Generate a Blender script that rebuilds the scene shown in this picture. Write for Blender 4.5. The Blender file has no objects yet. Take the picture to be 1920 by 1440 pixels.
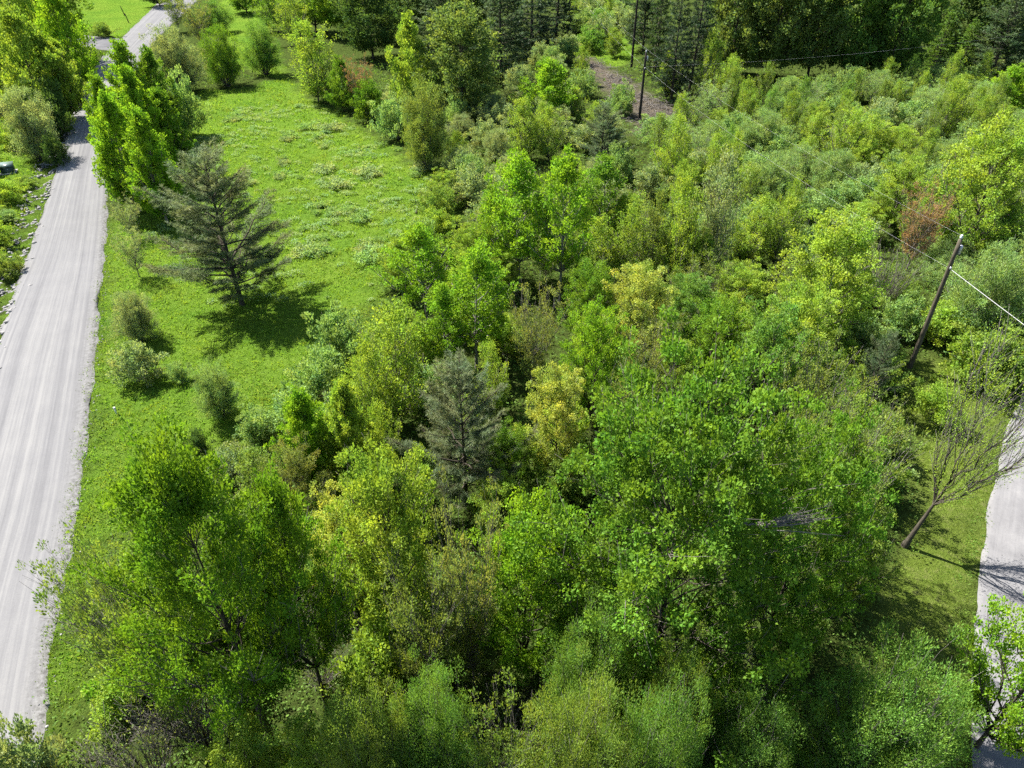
import bpy, math
import numpy as np
from mathutils import Vector

# ------------------------------------------------------------------ camera, sky, sun, exposure
sc = bpy.context.scene
CAM_H = 28.0
cam_d = bpy.data.cameras.new('camera'); cam = bpy.data.objects.new('camera', cam_d)
sc.collection.objects.link(cam); sc.camera = cam
cam.location = (0, 0, CAM_H); cam.rotation_euler = (math.radians(90 - 36), 0, 0)
cam_d.sensor_width = 36; cam_d.lens = 25.01; cam_d.clip_start = 0.5; cam_d.clip_end = 6000
SUN_AZ, SUN_EL = math.radians(-54), math.radians(53)       # azimuth clockwise from +Y
to_sun = Vector((math.sin(SUN_AZ) * math.cos(SUN_EL), math.cos(SUN_AZ) * math.cos(SUN_EL), math.sin(SUN_EL)))
world = bpy.data.worlds.new('World'); sc.world = world; world.use_nodes = True
wn = world.node_tree; bg = wn.nodes['Background']; bg.inputs['Strength'].default_value = 0.064
sky = wn.nodes.new('ShaderNodeTexSky'); sky.sky_type = 'NISHITA'; sky.sun_disc = False
sky.sun_elevation = SUN_EL; sky.sun_rotation = SUN_AZ
wn.links.new(sky.outputs[0], bg.inputs[0])
sun_d = bpy.data.lights.new('sun', 'SUN'); sun_d.energy = 5.0; sun_d.angle = math.radians(0.5); sun_d.color = (1, 0.955, 0.88)
sun = bpy.data.objects.new('sun', sun_d); sc.collection.objects.link(sun); sun.location = (-60, 60, 90)
sun.rotation_euler = (-to_sun).to_track_quat('-Z', 'Y').to_euler()
sc.view_settings.view_transform = 'Standard'; sc.view_settings.look = 'None'
sc.view_settings.exposure = 1.80; sc.view_settings.gamma = 1.0; sc.view_settings.use_curve_mapping = False
cy = sc.cycles
cy.max_bounces = 3; cy.diffuse_bounces = 2; cy.glossy_bounces = 1; cy.transmission_bounces = 2; cy.use_adaptive_sampling = True; cy.adaptive_threshold = 0.025; cy.transparent_max_bounces = 4
cy.caustics_reflective = False; cy.caustics_refractive = False; cy.use_denoising = False; cy.sample_clamp_indirect = 4

# ------------------------------------------------------------------ data in metres (x to the right, y away from the viewer)
ROAD_L = [(-23.60, -31.00), (-23.70, -11.00), (-23.58, 7.43), (-24.70, 9.70), (-25.79, 11.94), (-27.77, 16.66), (-29.31, 20.77), (-30.93, 25.35), (-33.82, 32.55), (-37.88, 42.34), (-43.19, 57.92), (-47.02, 67.56), (-51.99, 79.92), (-56.96, 91.73), (-61.95, 103.93), (-68.92, 122.61), (-74.19, 138.53), (-78.30, 154.60), (-82.93, 173.63), (-86.71, 189.31), (-91.66, 208.66), (-100.91, 252.44)]
ROAD_R = [(-16.00, -30.00), (-16.10, -10.00), (-15.98, 8.93), (-17.10, 11.20), (-18.19, 13.44), (-20.17, 18.16), (-21.71, 22.27), (-23.33, 26.85), (-26.22, 34.05), (-30.28, 43.84), (-36.31, 57.92), (-40.57, 67.56), (-46.03, 79.92), (-50.84, 91.73), (-55.47, 103.93), (-61.90, 122.61), (-67.06, 138.53), (-71.09, 154.60), (-75.05, 173.63), (-77.94, 189.31), (-81.66, 208.66), (-87.68, 252.44)]
ROADW = 6.8
DRIVE_L = [(13.20, -30.00), (13.60, -8.00), (15.94, 9.86), (17.78, 13.44), (19.94, 17.98), (22.81, 22.59), (25.06, 26.08), (27.77, 30.20), (31.37, 35.11), (36.48, 40.42), (43.50, 52.00), (55.00, 66.00), (75.00, 85.00), (110.00, 110.00)]
DRIVE_R = [(17.30, -30.40), (17.70, -8.40), (20.04, 9.46), (21.88, 12.89), (24.04, 17.22), (26.86, 21.62), (29.04, 24.96), (31.66, 28.89), (35.17, 33.58), (40.17, 38.65), (47.00, 49.80), (58.50, 63.80), (78.50, 82.80), (113.50, 107.80)]
SIDE_L = [(-78.01, 157.33), (-82.40, 158.44), (-87.02, 160.14), (-92.90, 164.22), (-104.81, 171.67), (-126.44, 184.05)]
SIDE_R = [(-72.59, 144.97), (-76.42, 145.45), (-81.60, 148.90), (-87.79, 154.07), (-98.82, 160.71), (-119.58, 172.97)]
SIDE = [(-75.30, 151.15), (-79.41, 151.95), (-84.31, 154.52), (-90.35, 159.14), (-101.81, 166.19), (-123.01, 178.51)]
DITCH = [(-34.98, 36.20), (-38.22, 43.84), (-41.75, 51.97), (-45.54, 61.28), (-49.01, 69.64), (-53.08, 79.57), (-57.06, 89.57), (-61.16, 100.00)]
MEADOWS = [[(-47.88, 115.79), (-40.94, 117.43), (-38.15, 122.61), (-48.75, 134.23), (-69.41, 176.98), (-76.53, 213.35), (-66.61, 213.35), (-51.49, 164.22), (-36.41, 122.61), (-27.74, 106.70), (-18.91, 95.13), (-11.76, 81.71), (-6.52, 77.34), (-5.03, 71.82), (-6.11, 63.68), (-9.90, 53.85), (-11.27, 48.48), (-13.70, 42.42), (-13.99, 37.35), (-15.68, 33.54), (-16.54, 31.11), (-19.66, 31.11), (-21.08, 29.32), (-20.23, 25.34), (-19.75, 21.95), (-19.11, 19.04), (-17.21, 13.44), (-15.91, 10.52), (-16.07, 8.93), (-18.68, 14.26), (-23.00, 25.34), (-26.57, 35.11), (-31.38, 46.86), (-38.42, 62.46), (-38.92, 67.56), (-35.74, 68.94), (-41.46, 91.73), (-46.23, 106.70)], [(-105.42, 191.64), (-132.35, 252.44), (-104.22, 252.44), (-83.05, 184.05), (-80.03, 164.22), (-79.37, 158.44), (-84.55, 160.71), (-90.66, 164.22)], [(-66.75, 85.50), (-65.17, 93.98), (-56.72, 83.57), (-53.18, 78.19), (-48.30, 66.23), (-43.89, 55.83), (-42.34, 50.18), (-44.48, 50.18)], [(-54.32, 83.57), (-51.22, 76.51), (-46.55, 64.93), (-41.22, 51.97), (-37.83, 43.84), (-34.30, 35.11), (-33.47, 34.57), (-37.17, 43.84), (-41.39, 53.85), (-45.93, 64.93), (-52.23, 80.27)], [(36.77, 117.43), (48.61, 113.24), (47.07, 109.00), (33.90, 106.70), (28.51, 106.70)], [(16.26, 223.32), (33.25, 223.32), (22.16, 138.53), (17.57, 132.16), (12.07, 145.45)]]
LAWNS = [[(20.23, 25.34), (22.31, 28.05), (24.41, 34.05), (28.31, 41.07), (36.59, 43.84), (37.25, 41.07), (31.31, 34.57), (27.95, 30.20), (25.20, 26.08), (22.97, 22.59), (20.08, 17.98), (17.91, 13.44), (14.64, 12.28), (15.19, 16.49), (16.82, 20.44)], [(17.6, -12), (18.6, 8), (21.5, 17), (26, 24), (31.5, 31), (42, 40), (60, 52), (60, 30), (40, 0), (36, -12)]]
SLASH = [(11.89, 143.08), (14.66, 140.77), (17.78, 126.28), (19.88, 119.12), (21.28, 109.59), (25.91, 105.30), (23.59, 97.52), (18.35, 91.73), (16.29, 93.98), (16.58, 103.93), (14.20, 117.43), (12.78, 130.15)]
SLASH_PTS = [(15.23, 119.68), (17.08, 122.74), (20.66, 95.10), (20.85, 99.46), (21.30, 95.02), (20.68, 107.19), (19.00, 111.54), (16.81, 121.77), (21.30, 100.11), (21.90, 102.57), (13.13, 132.84), (17.65, 99.47), (16.01, 131.21), (21.96, 108.72), (20.45, 99.75), (12.49, 136.29), (18.35, 118.44), (17.71, 121.51), (20.75, 94.82), (15.41, 115.16), (20.20, 108.16), (16.99, 107.79), (17.07, 122.32), (16.10, 111.10), (23.16, 103.99), (21.68, 96.96), (16.41, 108.87), (23.88, 100.42), (16.61, 125.12), (19.32, 101.53), (23.02, 105.66), (16.75, 113.14), (17.78, 112.76), (24.89, 103.13), (15.94, 109.24), (20.14, 106.47), (20.47, 109.26), (15.43, 135.98), (16.82, 101.86), (14.29, 132.38)]
POLES = [
    (27.45, 40.42, 9.53, 0.17, False, True, 'weathered brown power pole nearest the driveway, rising from low shrubs'),
    (17.55, 100.77, 8.54, 0.2, True, True, 'dark utility pole on the grey cleared strip'),
    (12.39, 172.32, 10.36, 0.2, True, True, 'farthest dark pole at the top, left of the pale corridor'),
    (20.77, 132.57, 11.15, 0.22, True, False, 'tall straight dark trunk at the edge of the far conifers'),
    (23.87, 128.19, 7.72, 0.17, False, False, 'shorter pale-grey dead trunk beside the tall dark trunk'),
]
WIRES = [((27.45, 40.42, 9.81), (17.55, 100.77, 8.82), 0.7, 0.003, 'upper wire from the near power pole to the middle pole'),
 ((27.45, 40.42, 7.63), (17.55, 100.77, 6.64), 0.9, 0.004, 'lower wire from the near power pole to the middle pole'),
 ((17.55, 100.77, 8.82), (12.39, 172.32, 10.64), 0.8, 0.004, 'upper wire from the middle pole to the farthest pole'),
 ((17.55, 100.77, 6.64), (12.39, 172.32, 8.46), 1.0, 0.004, 'lower wire from the middle pole to the farthest pole'),
 ((27.45, 40.42, 7.63), (34.88, -4.84, 7.63), 0.5, 0.016, 'bright lower wire running from the near power pole past the lawn'),
 ((17.55, 100.77, 6.64), (89.05, 120.84, 8.6), 1.0, 0.006, 'thin wire crossing before the far right wood')]
CABINET = (-56.94, 79.22)
MARKER = (-25.02, 35.32)
FENCE_POSTS = [(-89.55, 183.32, -0.55, 'farther leaning dark fence post in the top pasture'), (-85.04, 174.96, -0.45, 'nearer leaning dark fence post in the top pasture')]
LOGS = [('fallen_branch', 'dark fallen branch lying on the meadow edge', [(-7.89, 64.18, 0.12), (-7.27, 66.49, 0.2), (-6.78, 68.38, 0.12)], 0.09),
 ('fallen_branch', 'pale fallen branch lying at the foot of the middle pole', [(18.22, 100.77, 0.12), (19.16, 100.26, 0.2), (20.59, 101.81, 0.12)], 0.09),
 ('fallen_branch', 'dark short fallen branch in the meadow, left of the longer one', [(-9.6, 67.56, 0.12), (-9.66, 69.64, 0.2)], 0.06)]
DEAD = [((7.55, 15.0, 11.78), 1, 'grey dead branch caught in the crown of the second great maple')]
PLANTS = [
    ('ash', -9.47, 14.37, 15.26, 3.32, (0.072, 0.1344, 0.0112), (0, 0), 'tall leafy ash tree with dark forked trunk beside the gravel road', 'broadleaf trees'),
    ('ash', -7.48, 15.57, 12.69, 1.75, (0.072, 0.1344, 0.0112), (0, 0), 'slimmer ash with a straight grey trunk, right of the forked ash', 'broadleaf trees'),
    ('sparse', -12.18, 14.69, 10.31, 2.04, (0.0944, 0.1408, 0.0272), (-0.12, 0.02), 'olive thin-crowned tree leaning over the gravel road edge', 'thinly leaved trees'),
    ('sparse', -16.27, 17.98, 6.96, 1.50, (0.0944, 0.1408, 0.0272), (-0.12, 0.05), 'loose young tree whose twigs overhang the gravel road', 'thinly leaved trees'),
    ('twiggy', -11.94, 14.26, 4.48, 1.88, (0.112, 0.1344, 0.04), (0, 0), 'brown leafless brush at the foot of the forked ash', 'twiggy shrubs'),
    ('twiggy', -13.37, 12.85, 3.13, 1.74, (0.112, 0.1344, 0.04), (0, 0), 'grey tangled brush at the bottom edge beside the road', 'twiggy shrubs'),
    ('pale', -17.45, 12.28, 4.24, 1.40, (0.128, 0.164, 0.0752), (0, 0), 'small thin shrub poking over the road at the bottom corner', 'low shrubs'),
    ('midmaple', -6.54, 11.91, 5.78, 1.53, (0.128, 0.188, 0.0272), (0, 0), 'yellow-green young maple at the bottom edge under the forked ash', 'broadleaf trees'),
    ('midmaple', -8.85, 11.55, 5.32, 1.79, (0.128, 0.188, 0.0272), (0, 0), 'low yellow-green maple sapling left of the bottom maple', 'broadleaf trees'),
    ('midmaple', -4.81, 19.31, 11.00, 2.17, (0.128, 0.188, 0.0272), (0, 0), 'yellow-green maple between the forked ash and the grey-needled pine', 'broadleaf trees'),
    ('midmaple', -7.33, 21.34, 6.70, 1.65, (0.18, 0.212, 0.048), (0, 0), 'pale maple sapling tucked against the ash crown', 'broadleaf trees'),
    ('sparse', -1.59, 16.73, 10.55, 1.48, (0.112, 0.1344, 0.04), (0, 0), 'tan thin-leaved tree with bare twigs beside the bright maple', 'thinly leaved trees'),
    ('sparse', -3.16, 15.79, 8.98, 1.86, (0.0976, 0.1344, 0.032), (0, 0), 'olive twiggy tree in front of the yellow-green maple', 'thinly leaved trees'),
    ('midmaple', 0.52, 17.72, 9.92, 2.20, (0.1, 0.18, 0.0144), (0, 0), 'bright green maple at the foot of the great maple', 'broadleaf trees'),
    ('maple', 5.98, 17.35, 15.98, 4.66, (0.072, 0.136, 0.016), (0, 0), 'great round green maple, the largest crown of all', 'broadleaf trees'),
    ('maple', 10.99, 18.37, 12.89, 2.61, (0.072, 0.136, 0.016), (0, 0), 'broad green maple just right of the great maple', 'broadleaf trees'),
    ('sparse', 14.49, 22.59, 9.42, 2.24, (0.0976, 0.1344, 0.032), (0, 0), 'olive half-bare tree behind the second great maple', 'thinly leaved trees'),
    ('sparse', 13.63, 24.98, 9.27, 2.13, (0.0944, 0.1408, 0.0272), (0, 0), 'thin olive tree above the second great maple crown', 'thinly leaved trees'),
    ('midmaple', 14.58, 20.74, 7.30, 1.72, (0.0944, 0.1408, 0.0272), (0, 0), 'dark olive maple at the lawn edge near the bare tree', 'broadleaf trees'),
    ('finewillow', 2.87, 14.26, 7.76, 2.08, (0.076, 0.1424, 0.0272), (0, 0), 'fine-leaved willow shrub below the great maple', 'willow shrubs'),
    ('finewillow', 7.74, 11.91, 6.42, 1.97, (0.076, 0.1424, 0.0272), (0, 0), 'soft round willow shrub at the bottom edge, right of centre', 'willow shrubs'),
    ('finewillow', 12.51, 12.28, 7.89, 2.57, (0.076, 0.1424, 0.0272), (0, 0), 'largest round willow shrub, beside the driveway at the bottom', 'willow shrubs'),
    ('midmaple', 18.27, 14.26, 10.07, 2.02, (0.1, 0.18, 0.0144), (0, 0), 'bright leafy maple overhanging the driveway at the frame edge', 'broadleaf trees'),
    ('finewillow', 5.26, 12.66, 7.71, 1.53, (0.0944, 0.1408, 0.0272), (0, 0), 'olive willow shrub between the two soft willows', 'willow shrubs'),
    ('finewillow', -2.50, 12.10, 7.46, 1.68, (0.076, 0.1424, 0.0272), (0, 0), 'soft green willow at the bottom edge, left of centre', 'willow shrubs'),
    ('sparse', 0.00, 11.55, 7.81, 1.73, (0.0944, 0.1408, 0.0272), (0, 0), 'olive-green loose tree at the bottom edge', 'thinly leaved trees'),
    ('finewillow', 2.18, 10.86, 8.76, 1.99, (0.0944, 0.1408, 0.0272), (0, 0), 'dull olive willow at the bottom edge beneath the fine-leaved willow', 'willow shrubs'),
    ('finewillow', 4.34, 10.69, 8.78, 1.73, (0.076, 0.1424, 0.0272), (0, 0), 'soft green willow at the bottom edge beside the dull olive willow', 'willow shrubs'),
    ('finewillow', -4.48, 11.20, 7.85, 1.62, (0.0944, 0.1408, 0.0272), (0, 0), 'olive willow at the bottom edge right of the young maples', 'willow shrubs'),
    ('pale', -5.21, 16.98, 3.73, 1.73, (0.128, 0.188, 0.0272), (0, 0), 'leafy undergrowth bush in the gap behind the ash trunk', 'low shrubs'),
    ('bare', 19.96, 24.44, 11.87, 2.76, (0.128, 0.188, 0.0272), (0.2, 0.0), 'nearly leafless forked tree standing on the lawn edge by the driveway', 'broadleaf trees'),
    ('pine', -2.47, 27.65, 9.30, 2.53, (0.108, 0.1344, 0.068), (0, 0), 'grey-green pine with bare trunk in the middle of the wood', 'conifers'),
    ('midmaple', 0.00, 28.05, 4.93, 1.54, (0.0704, 0.1296, 0.0144), (0, 0), 'small green maple at the foot of the mid-wood pine', 'broadleaf trees'),
    ('midmaple', 2.40, 29.32, 7.69, 1.76, (0.18, 0.212, 0.048), (0, 0), 'pale yellow maple just right of the mid-wood pine', 'broadleaf trees'),
    ('midmaple', 4.86, 34.57, 8.03, 1.87, (0.1, 0.18, 0.0144), (0, 0), 'bright maple behind the pale yellow maple', 'broadleaf trees'),
    ('midmaple', 5.53, 43.12, 6.57, 2.02, (0.0704, 0.1296, 0.0144), (0, 0), 'deep green round maple beside the yellow-topped maple', 'broadleaf trees'),
    ('midmaple', 8.23, 40.42, 7.54, 2.27, (0.18, 0.212, 0.048), (0, 0), 'yellow-topped maple in the middle of the wood', 'broadleaf trees'),
    ('sparse', 1.32, 37.35, 7.70, 1.81, (0.112, 0.1344, 0.04), (0, 0), 'tan-coloured thin tree behind the mid-wood pine', 'thinly leaved trees'),
    ('sparse', 8.00, 35.11, 6.67, 1.75, (0.112, 0.1344, 0.04), (0, 0), 'tan-olive thin tree right of the bright maple', 'thinly leaved trees'),
    ('sparse', 6.23, 29.32, 7.36, 1.69, (0.0976, 0.1344, 0.032), (0, 0), 'brown twiggy tree wedged behind the great maple', 'thinly leaved trees'),
    ('aspen', -2.43, 40.42, 8.82, 2.42, (0.1, 0.18, 0.0144), (0, 0), 'aspen with a pale visible trunk behind the mid-wood pine', 'broadleaf trees'),
    ('aspen', 0.61, 51.51, 11.13, 2.64, (0.1, 0.18, 0.0144), (0, 0), 'tall bright aspen, left one of the tall pair', 'broadleaf trees'),
    ('aspen', 3.76, 49.75, 11.89, 2.56, (0.1, 0.18, 0.0144), (0, 0), 'tall bright aspen, right one of the tall pair', 'broadleaf trees'),
    ('aspen', 8.06, 59.01, 8.45, 2.52, (0.0704, 0.1296, 0.0144), (0, 0), 'darker aspen behind the tall bright pair', 'broadleaf trees'),
    ('aspen', -1.51, 53.85, 7.87, 1.93, (0.1, 0.18, 0.0144), (0, 0), 'shorter aspen leaning against the tall bright pair', 'broadleaf trees'),
    ('aspen', -6.34, 46.08, 7.74, 2.49, (0.1, 0.18, 0.0144), (0, 0), 'open-crowned aspen at the meadow corner', 'broadleaf trees'),
    ('aspen', -4.52, 39.78, 6.94, 1.90, (0.1, 0.18, 0.0144), (0, 0), 'small aspen between the meadow corner and the pine', 'broadleaf trees'),
    ('aspen', -8.73, 50.18, 4.85, 1.45, (0.128, 0.188, 0.0272), (0, 0), 'thin young aspen at the meadow edge', 'broadleaf trees'),
    ('birch', -6.89, 34.57, 8.20, 1.87, (0.128, 0.188, 0.0272), (0, 0), 'upright yellow-green birch left of the mid-wood pine', 'birches'),
    ('birch', -8.19, 32.54, 7.22, 1.36, (0.128, 0.188, 0.0272), (0, 0), 'lower birch beside the upright birch', 'birches'),
    ('poplar', -10.48, 28.05, 7.30, 1.51, (0.1, 0.18, 0.0144), (0, 0), 'bright young poplar at the near end of the meadow', 'broadleaf trees'),
    ('poplar', -8.43, 27.65, 7.91, 1.49, (0.128, 0.188, 0.0272), (0, 0), 'yellow-green poplar right of the bright young poplar', 'broadleaf trees'),
    ('midmaple', -10.51, 25.34, 5.86, 1.44, (0.112, 0.1344, 0.04), (0, 0), 'tan-green maple in front of the bright young poplar', 'broadleaf trees'),
    ('birch', -13.25, 26.85, 4.19, 1.24, (0.0944, 0.1408, 0.0272), (0, 0), 'olive young birch behind the forked ash', 'birches'),
    ('birch', 13.01, 51.51, 9.35, 1.44, (0.128, 0.188, 0.0272), (0, 0), 'slim birch with dark visible trunk in mid wood', 'birches'),
    ('birch', 9.19, 51.51, 7.50, 1.56, (0.128, 0.188, 0.0272), (0, 0), 'soft yellow birch between the tall aspens and the slim birch', 'birches'),
    ('birch', 6.87, 52.90, 6.08, 1.50, (0.128, 0.188, 0.0272), (0, 0), 'soft yellow birch right beside the tall aspens', 'birches'),
    ('birch', 11.48, 52.90, 7.80, 1.48, (0.0976, 0.1344, 0.032), (0, 0), 'olive birch left of the slim dark-trunked birch', 'birches'),
    ('birch', 15.86, 51.97, 10.98, 1.84, (0.128, 0.164, 0.0752), (0, 0), 'tall greyish birch with pale twigs', 'birches'),
    ('birch', 20.58, 55.83, 6.01, 1.56, (0.128, 0.188, 0.0272), (0, 0), 'yellow-green birch, left of two short twins', 'birches'),
    ('birch', 22.57, 55.83, 6.23, 1.56, (0.128, 0.188, 0.0272), (0, 0), 'yellow-green birch, right of two short twins', 'birches'),
    ('midmaple', 21.47, 43.12, 9.95, 3.41, (0.128, 0.188, 0.0272), (0, 0), 'broad yellow-green maple behind the wood, left of the power pole', 'broadleaf trees'),
    ('midmaple', 17.82, 37.35, 8.23, 2.46, (0.128, 0.188, 0.0272), (0, 0), 'yellow maple in front of the broad yellow-green maple', 'broadleaf trees'),
    ('midmaple', 15.03, 34.57, 8.20, 2.34, (0.076, 0.1424, 0.0272), (0, 0), 'soft green rounded maple above the great maple', 'broadleaf trees'),
    ('midmaple', 12.97, 38.54, 6.50, 2.21, (0.0704, 0.1296, 0.0144), (0, 0), 'green maple behind the great maple', 'broadleaf trees'),
    ('midmaple', 12.43, 43.84, 5.21, 2.07, (0.076, 0.1424, 0.0272), (0, 0), 'soft green maple right of the yellow-topped maple', 'broadleaf trees'),
    ('midmaple', 16.57, 45.31, 5.27, 2.11, (0.128, 0.188, 0.0272), (0, 0), 'small yellow-green maple in the middle gap', 'broadleaf trees'),
    ('sparse', 17.00, 31.11, 7.80, 2.19, (0.0976, 0.1344, 0.032), (0, 0), 'olive reddish thin tree in front of the dark little pine', 'thinly leaved trees'),
    ('sparse', 17.98, 28.05, 6.97, 2.06, (0.0976, 0.1344, 0.032), (0, 0), 'olive grey-twigged tree beside the dark gap', 'thinly leaved trees'),
    ('pine', 22.40, 35.65, 5.79, 1.38, (0.072, 0.1024, 0.0496), (0, 0), 'small dark blue-green pine left of the power pole foot', 'conifers'),
    ('sparse', 33.97, 55.32, 7.32, 2.20, (0.144, 0.0944, 0.0544), (0, 0), 'rust-brown thin tree behind the power pole', 'thinly leaved trees'),
    ('midmaple', 39.06, 56.86, 12.08, 4.14, (0.128, 0.188, 0.0272), (0, 0), 'large yellow-green maple at the frame edge behind the power pole', 'broadleaf trees'),
    ('twiggy', 28.15, 47.66, 4.96, 2.00, (0.0976, 0.1344, 0.032), (0, 0), 'dark multi-stemmed bare shrub left of the power pole', 'twiggy shrubs'),
    ('willow', 33.17, 43.84, 6.81, 2.78, (0.1136, 0.172, 0.0592), (0, 0), 'pale green rounded willow right of the power pole', 'willow shrubs'),
    ('willow', 37.67, 45.31, 7.29, 2.84, (0.1136, 0.172, 0.0592), (0, 0), 'pale willow at the frame edge under the wire', 'willow shrubs'),
    ('pale', 31.00, 43.84, 2.68, 2.10, (0.128, 0.188, 0.0272), (0, 0), 'bright low shrub beside the power pole', 'low shrubs'),
    ('pale', 30.79, 38.54, 2.98, 2.10, (0.128, 0.188, 0.0272), (0, 0), 'yellow-green low shrub at the lawn end', 'low shrubs'),
    ('pale', 26.16, 34.57, 2.48, 1.47, (0.128, 0.188, 0.0272), (0, 0), 'yellow-green low bush at the power pole foot', 'low shrubs'),
    ('pale', 32.10, 38.54, 3.38, 2.61, (0.0944, 0.1408, 0.0272), (0, 0), 'olive low shrub at the lawn end by the driveway', 'low shrubs'),
    ('pale', 21.37, 31.11, 2.81, 1.52, (0.0944, 0.1408, 0.0272), (0, 0), 'olive low shrub left of the bare tree', 'low shrubs'),
    ('pale', 19.34, 27.65, 2.74, 1.56, (0.0704, 0.1296, 0.0144), (0, 0), 'green low shrub at the lawn edge', 'low shrubs'),
    ('pine', -21.45, 49.49, 12.05, 4.46, (0.088, 0.112, 0.0496), (0, 0), 'lone pine standing in the open meadow', 'conifers'),
    ('willow', -18.11, 34.84, 3.48, 1.46, (0.1136, 0.172, 0.0592), (0, 0), 'rounded pale willow bush alone in the meadow below the lone pine', 'willow shrubs'),
    ('willow', -27.03, 43.84, 3.54, 1.61, (0.128, 0.164, 0.0752), (0, 0), 'silvery willow bush on the road verge', 'willow shrubs'),
    ('sparse', -31.42, 53.85, 4.32, 1.43, (0.128, 0.164, 0.0752), (0, 0), 'thin silvery bush on the verge behind the first verge bush', 'thinly leaved trees'),
    ('sparse', -35.11, 61.28, 3.86, 1.45, (0.128, 0.164, 0.0752), (0, 0), 'far thin bush on the verge beside the poplar row', 'thinly leaved trees'),
    ('pale', -24.87, 38.84, 2.57, 1.58, (0.128, 0.164, 0.0752), (0, 0), 'low sprawling bush on the verge in front of the silvery willow bush', 'low shrubs'),
    ('pale', -11.46, 40.42, 4.25, 1.96, (0.1136, 0.172, 0.0592), (0, 0), 'pale mounded shrub at the meadow corner', 'low shrubs'),
    ('pale', -12.18, 36.77, 3.33, 1.86, (0.1136, 0.172, 0.0592), (0, 0), 'pale shrub bordering the near meadow', 'low shrubs'),
    ('pale', -15.13, 32.54, 2.25, 1.26, (0.1136, 0.172, 0.0592), (0, 0), 'pale brush at the near end of the meadow', 'low shrubs'),
    ('pale', -15.80, 29.53, 1.81, 1.34, (0.128, 0.164, 0.0752), (0, 0), 'silvery low brush behind the forked ash crown', 'low shrubs'),
    ('pale', -22.12, 38.54, 1.30, 0.71, (0.1136, 0.172, 0.0592), (0, 0), 'tiny pale bush beside the lone willow bush', 'low shrubs'),
    ('pale', -18.37, 31.57, 1.44, 0.70, (0.0352, 0.0624, 0.0176), (0, 0), 'tiny dark bush in the grass', 'low shrubs'),
    ('poplar', -37.52, 68.24, 11.03, 2.67, (0.1, 0.18, 0.0144), (0, 0), 'nearest bright poplar of the roadside row', 'poplars in a row along the road'),
    ('poplar', -33.69, 65.58, 10.56, 2.47, (0.1, 0.18, 0.0144), (0, 0), 'nearest poplar of the row on its meadow side', 'poplars in a row along the road'),
    ('poplar', -42.79, 77.34, 10.60, 2.12, (0.1, 0.18, 0.0144), (0, 0), 'poplar of the row with its top over the road', 'poplars in a row along the road'),
    ('poplar', -39.05, 76.51, 11.54, 2.78, (0.1, 0.18, 0.0144), (0, 0), 'middle poplar of the roadside row', 'poplars in a row along the road'),
    ('poplar', -37.41, 78.19, 9.09, 2.15, (0.0704, 0.1296, 0.0144), (0, 0), 'shaded poplar on the meadow side of the row', 'poplars in a row along the road'),  # shade on this side of the row is put into a darker leaf colour
    ('poplar', -45.14, 88.52, 11.91, 2.67, (0.1, 0.18, 0.0144), (0, 0), 'tallest-looking farthest poplar of the roadside row', 'poplars in a row along the road'),
    ('poplar', -42.59, 89.57, 10.76, 2.39, (0.0704, 0.1296, 0.0144), (0, 0), 'far shaded poplar of the roadside row', 'poplars in a row along the road'),  # leaf colour darkened here too, standing in for shade
    ('pale', -41.87, 92.84, 6.80, 2.67, (0.1136, 0.172, 0.0592), (0, 0), 'pale sprawling shrub behind the poplar row', 'low shrubs'),
    ('willow', -51.16, 115.79, 8.26, 4.02, (0.128, 0.164, 0.0752), (0, 0), 'silvery willow beside the far road bend', 'willow shrubs'),
    ('willow', -45.08, 119.12, 7.69, 3.30, (0.0704, 0.1296, 0.0144), (0, 0), 'round green bush at the far end of the meadow', 'willow shrubs'),
    ('willow', -40.97, 126.28, 7.25, 3.13, (0.076, 0.1424, 0.0272), (0, 0), 'round bush right of the round far-meadow bush', 'willow shrubs'),
    ('willow', -61.94, 164.22, 5.48, 4.42, (0.076, 0.1424, 0.0272), (0, 0), 'soft bush behind the round far-meadow bush', 'willow shrubs'),
    ('birch', -28.58, 109.59, 10.66, 3.23, (0.128, 0.188, 0.0272), (0, 0), 'conical yellow-green birch at the far meadow edge', 'birches'),
    ('birch', -42.06, 150.42, 9.14, 3.03, (0.128, 0.188, 0.0272), (0, 0), 'upright birch at the top, left of the dark wood', 'birches'),
    ('birch', -49.95, 164.22, 8.84, 2.74, (0.0704, 0.1296, 0.0144), (0, 0), 'narrow green tree at the top of the meadow lane', 'birches'),
    ('midsize', -62.73, 187.78, 8.24, 4.96, (0.0704, 0.1296, 0.0144), (0, 0), 'green bush at the top of the meadow lane', 'broadleaf trees'),
    ('sparse', -58.97, 147.90, 8.59, 3.49, (0.112, 0.1344, 0.04), (0, 0), 'thin tan tree beside the far road bend', 'thinly leaved trees'),
    ('sparse', -69.72, 164.22, 8.84, 3.29, (0.0976, 0.1344, 0.032), (0, 0), 'slim bare-branched tree at the far road bend', 'thinly leaved trees'),
    ('midsize', -23.58, 103.93, 6.99, 2.21, (0.0704, 0.1296, 0.0144), (0, 0), 'dark leafy bush at the far meadow edge', 'broadleaf trees'),
    ('sparse', -20.99, 102.59, 6.93, 2.18, (0.144, 0.0944, 0.0544), (0, 0), 'rust-tinged bush at the far meadow edge', 'thinly leaved trees'),
    ('pale', -19.41, 100.00, 4.49, 2.51, (0.0704, 0.1296, 0.0144), (0, 0), 'green bush under the rust-tinged bush', 'low shrubs'),
    ('willow', -9.79, 80.81, 8.19, 2.96, (0.0976, 0.1344, 0.032), (0, 0), 'brownish upright shrub at the meadow edge', 'willow shrubs'),
    ('pale', -14.71, 91.73, 4.56, 2.67, (0.1136, 0.172, 0.0592), (0, 0), 'pale shrub left of the brownish meadow-edge shrub', 'low shrubs'),
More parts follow.
